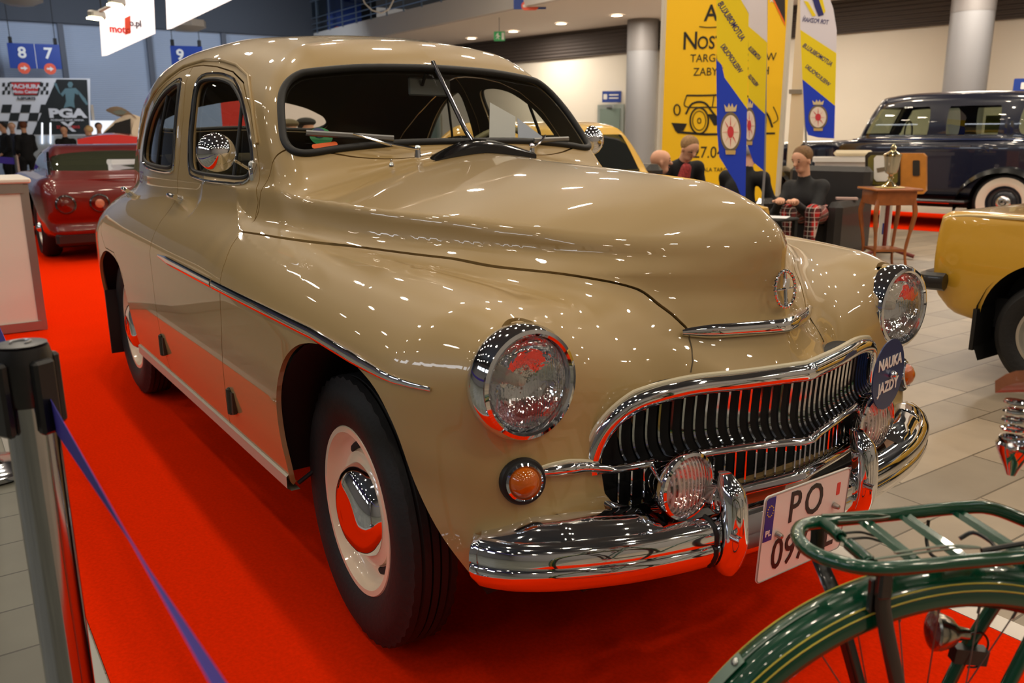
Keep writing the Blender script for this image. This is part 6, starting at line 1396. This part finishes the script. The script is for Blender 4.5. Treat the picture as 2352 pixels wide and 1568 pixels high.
# visitors far left
def visitor(u,v,d,lab,top,hair,fx,fy,skin=SKIN,legs=BK):
    h=at(u,v,d); h.z=at(u,v,d).z; fr=Vector((fx,fy,0)).normalized(); lt=Vector((0,0,1)).cross(fr); H=h.z-.12; z=lambda k: H*k
    P=lambda f_,l_,zz: Vector((h.x,h.y,0))+fr*f_+lt*l_+Vector((0,0,zz))
    return person(lab,dict(root=(h.x,h.y,0),head=h,neck=P(-.02,0,h.z-.16),chest=P(-.03,0,h.z-.38),belly=P(0,0,h.z-.58),pelvis=P(0,0,h.z-.76),sh_l=P(-.02,.17,h.z-.26),sh_r=P(-.02,-.17,h.z-.26),el_l=P(0,.22,h.z-.54),el_r=P(0,-.22,h.z-.54),wr_l=P(.16,.16,h.z-.66),wr_r=P(.16,-.16,h.z-.66),
      hip_l=P(0,.09,h.z-.80),hip_r=P(0,-.09,h.z-.80),kn_l=P(.03,.10,h.z*.32),kn_r=P(.02,-.10,h.z*.32),an_l=P(0,.10,.09),an_r=P(0,-.10,.09)),dict(top=top,legs=legs,foot=tuple(fr),skin=skin),hair=hair,face=(fx,fy),fine=False,h=.026)
HB=mat('hair_ginger',(190,140,90),.7); HD=mat('hair_dark',(40,30,26),.7)
visitor(6,292,22.,'visitor in a black coat at the far left edge',BK,HD,.3,-.9)
visitor(27,293,23.,'visitor with fair hair and dark blue jacket, second from the left edge',DN,HB,.9,-.2)
visitor(53,291,21.5,'woman with long brown hair and dark coat, third from the left edge',BK,mat('hair_chestnut',(110,60,36),.7),-.9,-.2)
visitor(147,300,21.,'visitor in black jacket in front of the black poster panel',BK,HD,.9,-.4)
visitor(203,301,20.9,'blond visitor at the right end of the exhibition board',mat('pink_top',(200,150,130),.8),HAIRD if False else mat('hair_blond',(226,186,130),.7),-.4,-.9)
visitor(227,293,22.6,'dark-haired visitor in front of the backlit white wall',BK,HD,.9,.1)
for (u,v,d,lab,hc) in ((664,300,10.5,'visitor in a brown flat cap seen through the rear window of the beige car',(96,84,58)),(704,296,10.8,'visitor in a black flat cap seen through the rear window of the beige car',(26,24,24))):
    p_=visitor(u,v,d,lab,BK,HD,.9,.4); hp=at(u,v,d)-Vector(p_.location); MB().ball(hp+Vector((0,0,.085)),.115,14,8,(1.1,1.1,.5)).build('flat_cap',mat('cap_%d'%hc[0],hc,.8),p_)
q=belt('belt_strap','blue barrier belt far behind at the left edge',tuple(at(-18,366,13)),tuple(at(38,370,13)),.10)
fp=at(-18,366,13); o=thing('barrier_post','distant barrier post holding the far blue belt, outside the left edge','barrier post',(fp.x,fp.y,0)); MB().lathe([(0,0),(.16,0),(.16,.02),(.03,.04),(.03,1.0),(0,1.0)],seg=20).build('post_tube',POST,o)
fp=at(38,370,13); o=thing('barrier_post','distant barrier post at the right end of the far blue belt','barrier post',(fp.x,fp.y,0)); MB().lathe([(0,0),(.16,0),(.16,.02),(.03,.04),(.03,1.0),(0,1.0)],seg=20).build('post_tube',POST,o)
# hanging lit signs
def light_box(pts,d,lab,logo):
    b=Board(pts[0][0],pts[0][1],d,dyaw=R(28)); o=thing('hanging_sign',lab,'sign',tuple(b.o)); BB=Matrix.Translation(-Vector(o.location))@b.M
    MB().prism([b.l(*p) for p in pts],.12,BB@Matrix.Translation((0,0,-.12))).build('lit_panel',mat('lit_white',(250,244,246),.5,emit=.75),o,'glowing white panel')
    if logo:
        t=text('moto',b.h(280,68,83)/.62,BB@Matrix.Translation((*b.l(275,68),.01)),mat('logo_red',(226,60,60),.5),o,'lettering',.01,'CENTER',.003); 
        MB().prism([b.l(*p) for p in ((286,42),(298,36),(299,76),(287,80))],.01,BB@Matrix.Translation((0,0,.005))).build('logo_square',mat('logo_orange_red',(240,80,50),.5),o)
        t=text('o.pl',b.h(310,50,63)/.62,BB@Matrix.Translation((*b.l(310,54),.01)),mat('logo_grey',(90,70,80),.5),o,'lettering',.01,'CENTER',.002)
    for k in (0,1):
        a=BB@Vector((*b.l(*pts[k]),-.06)); MB().tube([a,a+Vector((0,0,3.0))],.008,6).build('hanging_wire',BLACK,o)
    return o,b,BB
light_box([(238,20),(352,-34),(357,77),(245,128)],10.5,'glowing white hanging sign with a red logo, upper left',True)
light_box([(390,-40),(560,-110),(532,0),(394,66)],10.5,'plain glowing white hanging sign cut off by the top edge',False)
o=thing('spotlight','small bright spotlight on an arm above the hanging logo sign','lamp',tuple(at(222,34,10.4))); 
MB().tube([Vector((0,0,.02)),at(255,12,10.4)-Vector(o.location)+Vector((0,0,.0)),at(290,-10,10.4)-Vector(o.location)],.02,8).build('lamp_arm',AL,o); MB().box((0,0,0),(.10,.22,.09),rz=.6,bev=.02).build('lamp_body',AL,o); MB().box((.03,-.03,-.05),(.09,.17,.02),rz=.6).build('lamp_face',mat('spot_glow',(255,240,190),.5,emit=14.),o)
o=thing('spotlight','second spotlight touching the top edge above the logo sign','lamp',tuple(at(268,3,10.3))); MB().box((0,0,0),(.10,.22,.09),rz=.6,bev=.02).build('lamp_body',AL,o); MB().box((.03,-.03,-.05),(.09,.17,.02),rz=.6).build('lamp_face',mat('spot_glow',(255,240,190),.5,emit=14.),o)
# big ceiling lamp housings seen from below
for (u,v,d,lab) in ((45,2,20,'large white octagonal ceiling lamp at the top left corner'),(428,62,22,'white octagonal ceiling lamp below the plain hanging sign')):
    p=at(u,v,d); o=thing('ceiling_lamp',lab,'ceiling light',tuple(p)); MB().lathe([(0,-.10),(.28,-.10),(.50,.0),(.50,.16),(.2,.2),(0,.2)],seg=8).build('lamp_shade',mat('lamp_shade_white',(196,200,208),.5),o); MB().tube([Vector((0,0,.2)),Vector((0,0,max(.3,6.6-p.z)))],.02,6).build('lamp_rod',AL,o)
# ---------------------------------------------------------------- green bicycle in the right foreground
GRN=mat('dark_green_enamel',(2,66,42),.22,coat=.8,coat_rough=.02); YL=mat('pinstripe_yellow',(206,190,70),.4); BIKEBLK=mat('bike_black',(10,14,12),.35,coat=.5); SPK=mat('spoke_steel',(120,116,108),.35,.8)
th=1.1261549; bk=thing('bicycle','dark green bicycle in the right foreground with rear rack, mudguard and sprung saddle','bicycle',(1.38048,-.55036,0),th-PI/2+PI/2)
# local: x forward (to the saddle), y towards the far side (left), z up; near side is -y
HZ=.366
def arcp(r,a,y=0.): return Vector((-r*math.cos(a),y,HZ+r*math.sin(a)))
# mudguard: domed section with rolled edges
A0,A1=R(-8),R(150); sec=[(-.034,.350),(-.0345,.356),(-.031,.370),(-.024,.380),(-.014,.387),(0,.390),(.014,.387),(.024,.380),(.031,.370),(.0345,.356),(.034,.350)]
m=MB(); rows=[]
for a in np.linspace(A0,A1,72): rows.append([arcp(r,a,y) for y,r in sec]+[arcp(r-.0022,a,y*.96) for y,r in sec[::-1]])
m.grid(rows,closed_u=True); m.build('rear_mudguard',GRN,bk,'dark green mudguard')
for (y,r) in ((-.0275,.3765),(-.0318,.3685),(.0275,.3765),(.0318,.3685)):
    m=MB(); m.tube([arcp(r+.0006,a,y*1.012) for a in np.linspace(A0,A1,60)],.0011,5); m.build('yellow_pinstripe',YL,bk)
m=MB(); m.tube([arcp(.3905,a,-.004) for a in np.linspace(A0+.1,R(64),40)],.0012,5); m.build('silver_line',mat('silver_line',(150,160,150),.3,.6),bk)
pl_=MB(); rows=[[arcp(.3915+.001,a,y) for y in np.linspace(-.010,.010,5)] for a in np.linspace(R(36),R(47),8)]; pl_.grid(rows); pl_.build('mudguard_bracket',mat('bracket_grey',(120,140,130),.4,.5),bk)
for a in (R(38),R(45.5)): MB().lathe([(.006,0),(.0055,.003),(0,.0045)],arcp(.392,a),M=Matrix.Rotation(-(PI/2-a),3,'Y'),seg=12).build('mudguard_bolt',mat('bolt_steel',(180,184,180),.2,1.),bk)
# wheel
w=thing('rear_wheel','x','x',(0,0,HZ)); del w['label']; del w['category']; w.parent=bk
MB().lathe([(.338,-.010),(.342,-.017),(.352,-.018),(.361,-.009),(.363,0),(.361,.009),(.352,.018),(.342,.017),(.338,.010)],axis='Y',seg=72,closed=True).build('tyre',TYRE,w)
MB().lathe([(.334,-.010),(.343,-.013),(.344,-.010),(.337,0),(.344,.010),(.343,.013),(.334,.010)],axis='Y',seg=72,closed=True).build('rim',mat('rim_black',(16,18,16),.3,coat=.5),w)
MB().lathe([(0,-.055),(.012,-.055),(.018,-.035),(.030,-.033),(.030,-.029),(.016,-.026),(.016,.026),(.030,.029),(.030,.033),(.018,.035),(.012,.055),(0,.055)],axis='Y',seg=24).build('hub',CHROME,w)
for k in range(36):
    a=2*PI*k/36; sg=1 if k%2 else -1; b_=a+(.55 if (k//2)%2 else -.55); m=MB()
    m.tube([Vector((.028*math.cos(b_),sg*.031,.028*math.sin(b_))),Vector((.336*math.cos(a),0,.336*math.sin(a)))],.0010,5); m.tube([Vector((.320*math.cos(a),sg*.0012,.320*math.sin(a))),Vector((.336*math.cos(a),0,.336*math.sin(a)))],.0020,5); m.build('spoke',SPK,w)
# rack
RZ=.785; rk=thing('rear_rack','x','x',(0,0,0)); del rk['label']; del rk['category']; rk.parent=bk
near=-.045; far=.088; TR=.0092
P=catmull([Vector((.36,near+.030,RZ-.012)),Vector((.25,near+.008,RZ+.002)),Vector((.12,near-.004,RZ+.002)),Vector((-.02,near-.002,RZ)),Vector((-.122,near,RZ)),Vector((-.166,near+.028,RZ)),Vector((-.182,near+.066,RZ)),Vector((-.168,far-.022,RZ)),Vector((-.130,far-.004,RZ)),Vector((-.02,far,RZ)),Vector((.07,far-.004,RZ+.004)),Vector((.12,far-.014,RZ+.004)),Vector((.18,far-.040,RZ-.016)),Vector((.26,far-.060,RZ-.030))],6)
MB().tube(P,TR,12).build('rack_loop',GRN,rk,'green tube loop of the rack')
for x in (-.068,-.006,.072):
    m=MB(); rows=[]
    for y in np.linspace(near+.004,far-.004,6): rows.append([Vector((x-.0105,y,RZ-.001)),Vector((x-.006,y,RZ+.004)),Vector((x,y,RZ+.001)),Vector((x+.006,y,RZ+.004)),Vector((x+.0105,y,RZ-.001)),Vector((x,y,RZ-.004))])
    m.grid(rows,closed_u=True); m.build('rack_slat',GRN,rk)
# spring clip: rod, two coils, clip wires
xs=-.126; MB().tube([Vector((xs,near,RZ+.002)),Vector((xs,far,RZ+.002))],.0035,8).build('spring_rod',GRN,rk)
for y0,y1 in ((near+.010,near+.060),(near+.080,far-.012)):
    n=14*12; m=MB(); m.tube([Vector((xs+.0070*math.cos(2*PI*14*t/n),y0+(y1-y0)*t/n,RZ+.002+.0070*math.sin(2*PI*14*t/n))) for t in range(n+1)],.0016,5); m.build('coil_spring',GRN,rk)
def wire(nm,pts,r=.0018,mt=None): MB().tube(catmull([Vector(p) for p in pts],4),r,6).build(nm,mt or BIKEBLK,rk)
for y in (near+.066,near+.082): wire('clip_wire',[(xs+.002,y,RZ+.006),(xs+.03,y+.003,RZ+.004),(xs+.055,y+.008,RZ-.006),(xs+.060,y+.016,RZ-.002)])
wire('clip_arm',[(xs,near+.006,RZ+.010),(-.02,near+.014,RZ+.010),(.02,near+.012,RZ+.009),(-.02,near+.018,RZ+.012),(-.09,near+.020,RZ+.008)],.0016,mat('clip_steel',(120,130,120),.3,1.)); wire('clip_arm',[(xs,far-.004,RZ+.010),(-.06,far-.012,RZ+.010),(-.035,far-.016,RZ+.006),(-.06,far-.020,RZ+.006),(-.11,far-.018,RZ+.006)],.0016,mat('clip_steel',(120,130,120),.3,1.))
wire('hook_wire',[(.028,far-.01,RZ-.008),(.028,far-.010,RZ-.035),(.026,far-.026,RZ-.050),(.034,far-.044,RZ-.050),(.040,far-.052,RZ-.040)],.0025); wire('hook_wire',[(.040,near+.075,RZ-.012),(.055,near+.070,RZ-.002),(.062,near+.045,RZ-.004),(.052,near+.020,RZ-.004),(.060,near+.012,RZ+.0)],.0028); wire('pump_loop',[(.02,near+.010,RZ+.006),(.08,near+.008,RZ+.012),(.105,near+.012,RZ+.006),(.09,near+.02,RZ-.002)],.0034)
# rack stays (flat bars to the hub) with clamp
for y,x0 in ((near,-.118),(far,-.132)):
    m=MB(); yy=-.050 if y<0 else .050
    P=[Vector((x0+.004,y,RZ-.002)),Vector((x0+.006,y*.98+yy*.02,RZ-.05)),Vector((x0+.012,yy,.70)),Vector((-.012,yy,HZ+.02)),Vector((0,yy,HZ))]
    m.tube(P,.0105,8,flat=.28,up=(0,1,0)); m.build('rack_stay',BIKEBLK,rk)
MB().box((-.114,near-.001,RZ-.016),(.018,.014,.045),bev=.003).build('stay_clamp',BIKEBLK,rk)
MB().box((-.116,-.036,.745),(.020,.010,.045),bev=.002).build('mudguard_clamp',BIKEBLK,rk)
# frame stays
fr_=MB(); 
for y in (-.045,.045): fr_.tube([Vector((0,y,HZ)),Vector((.08,y*.9,.60)),Vector((.20,y*.5,.86))],.009,10)
for y in (-.045,.045): fr_.tube([Vector((0,y,HZ)),Vector((.42,y*.7,.30))],.011,10)
fr_.tube([Vector((.42,0,.29)),Vector((.22,0,.90))],.014,12); fr_.tube([Vector((.24,0,.84)),Vector((.855,0,.90))],.014,12); fr_.tube([Vector((.42,0,.29)),Vector((.885,0,.79))],.015,12); fr_.build('frame',GRN,bk,'green bicycle frame')
# tail lamp on the far stay
tl=thing('rear_lamp','x','x',(.030,.040,.632)); del tl['label']; del tl['category']; tl.parent=bk; tl.rotation_euler=(0,R(6),R(-10))
MB().lathe([(0,.045),(.008,.044),(.010,.030),(.020,.020),(.026,.004),(.0265,-.003),(.023,-.005)],M=MX,seg=28).build('lamp_shell',mat('lamp_shell_chrome',(170,164,150),.2,1.),tl); MB().lathe([(.0245,-.004),(.015,-.009),(0,-.011)],M=MX,seg=28).build('red_lens',mat('red_reflector',(96,14,10),.15,coat=1.,bump=(160,.6)),tl,'dark red reflector lens')
m=MB(); m.tube(catmull([Vector((.045,0,0)),Vector((.062,.0,.004)),Vector((.075,.0,-.012)),Vector((.070,-.0,-.045)),Vector((.055,0,-.050))],5),.0016,6); m.box((.052,0,-.030),(.045,.018,.022)); m.build('lamp_bracket',BIKEBLK,tl)
# saddle: coil springs in chrome cups, brown leather top
sd=thing('saddle','x','x',(.238,0,.974)); del sd['label']; del sd['category']; sd.parent=bk
LB=mat('saddle_leather',(150,92,58),.45,coat=.2,noise=(40,.15)); rows=[]
for t in np.linspace(0,1,14):
    x=-.115+.26*t; wd=(.105 if t<.25 else .105-.085*min(1,(t-.25)/.6)**.8); z0=.0+.010*math.cos(t*3)
    rows.append([Vector((x,wd*s_,z0+.012-.034*abs(s_)**3)) for s_ in np.linspace(-1,1,13)]+[Vector((x,wd*s_*.97,z0-.004-.034*abs(s_)**3)) for s_ in np.linspace(1,-1,13)])
m=MB(); m.grid(rows,closed_u=True); m.add(rows[0],[tuple(range(26))]); m.add(rows[-1],[tuple(range(26))]); m.build('saddle_top',LB,sd,'brown leather saddle top')
for y in (-.065,.065):
    n=5*16; m=MB(); m.tube([Vector((-.105+.019*math.cos(2*PI*5*t/n),y+.019*math.sin(2*PI*5*t/n),-.085+.062*t/n)) for t in range(n+1)],.0024,7); m.build('saddle_spring',CHROME,sd,'chrome coil spring')
    MB().lathe([(0,-.135),(.006,-.132),(.010,-.122),(.016,-.110),(.022,-.096),(.024,-.088),(.021,-.084),(.017,-.088)],(-.105,y,0),seg=28).build('spring_cup',CHROME,sd); MB().ball((-.120,y-.012,-.088),.008,10,6).build('spring_nut',CHROME,sd)
MB().tube([Vector((-.105,-.065,-.10)),Vector((-.02,0,-.11)),Vector((-.105,.065,-.10))],.004,8).build('saddle_wire',CHROME,sd); MB().tube([Vector((.0,0,-.11)),Vector((.02,0,-.02))],.012,10).build('seat_post',CHROME,sd)
# front half of the bicycle, outside the photo but part of the thing
fw=thing('front_wheel','x','x',(1.06,0,HZ)); del fw['label']; del fw['category']; fw.parent=bk
MB().lathe([(.310,-.010),(.322,-.022),(.345,-.020),(.354,-.010),(.356,0),(.354,.010),(.345,.020),(.322,.022),(.310,.010)],axis='Y',seg=64,closed=True).build('tyre',TYRE,fw)
MB().lathe([(.300,-.012),(.316,-.015),(.318,.0),(.316,.015),(.300,.012)],axis='Y',seg=48).build('rim',mat('rim_black',(16,18,16),.3),fw); MB().lathe([(0,-.05),(.016,-.05),(.016,.05),(0,.05)],axis='Y',seg=16).build('hub',CHROME,fw)
for k in range(28):
    a=2*PI*k/28; MB().tube([Vector((.015*math.cos(a),.03*(1 if k%2 else -1),.015*math.sin(a))),Vector((.305*math.cos(a),0,.305*math.sin(a)))],.001,5).build('spoke',SPK,fw)
fk=MB()
for y in (-.05,.05): fk.tube([Vector((1.06,y,HZ)),Vector((.95,y,.68)),Vector((.90,y*.8,.74))],.010,8)
fk.tube([Vector((.895,-.045,.745)),Vector((.895,.045,.745))],.012,8); fk.tube([Vector((.90,0,.735)),Vector((.83,0,.96))],.017,12); fk.build('fork',GRN,bk,'fork and head tube')
MB().tube(catmull([Vector((.62,-.27,1.02)),Vector((.72,-.28,1.03)),Vector((.84,-.16,1.04)),Vector((.83,0,1.02)),Vector((.84,.16,1.04)),Vector((.72,.28,1.03)),Vector((.62,.27,1.02))],5),.011,8).build('handlebar',CHROME,bk); MB().tube([Vector((.835,0,.95)),Vector((.83,0,1.025))],.012,10).build('stem',CHROME,bk)
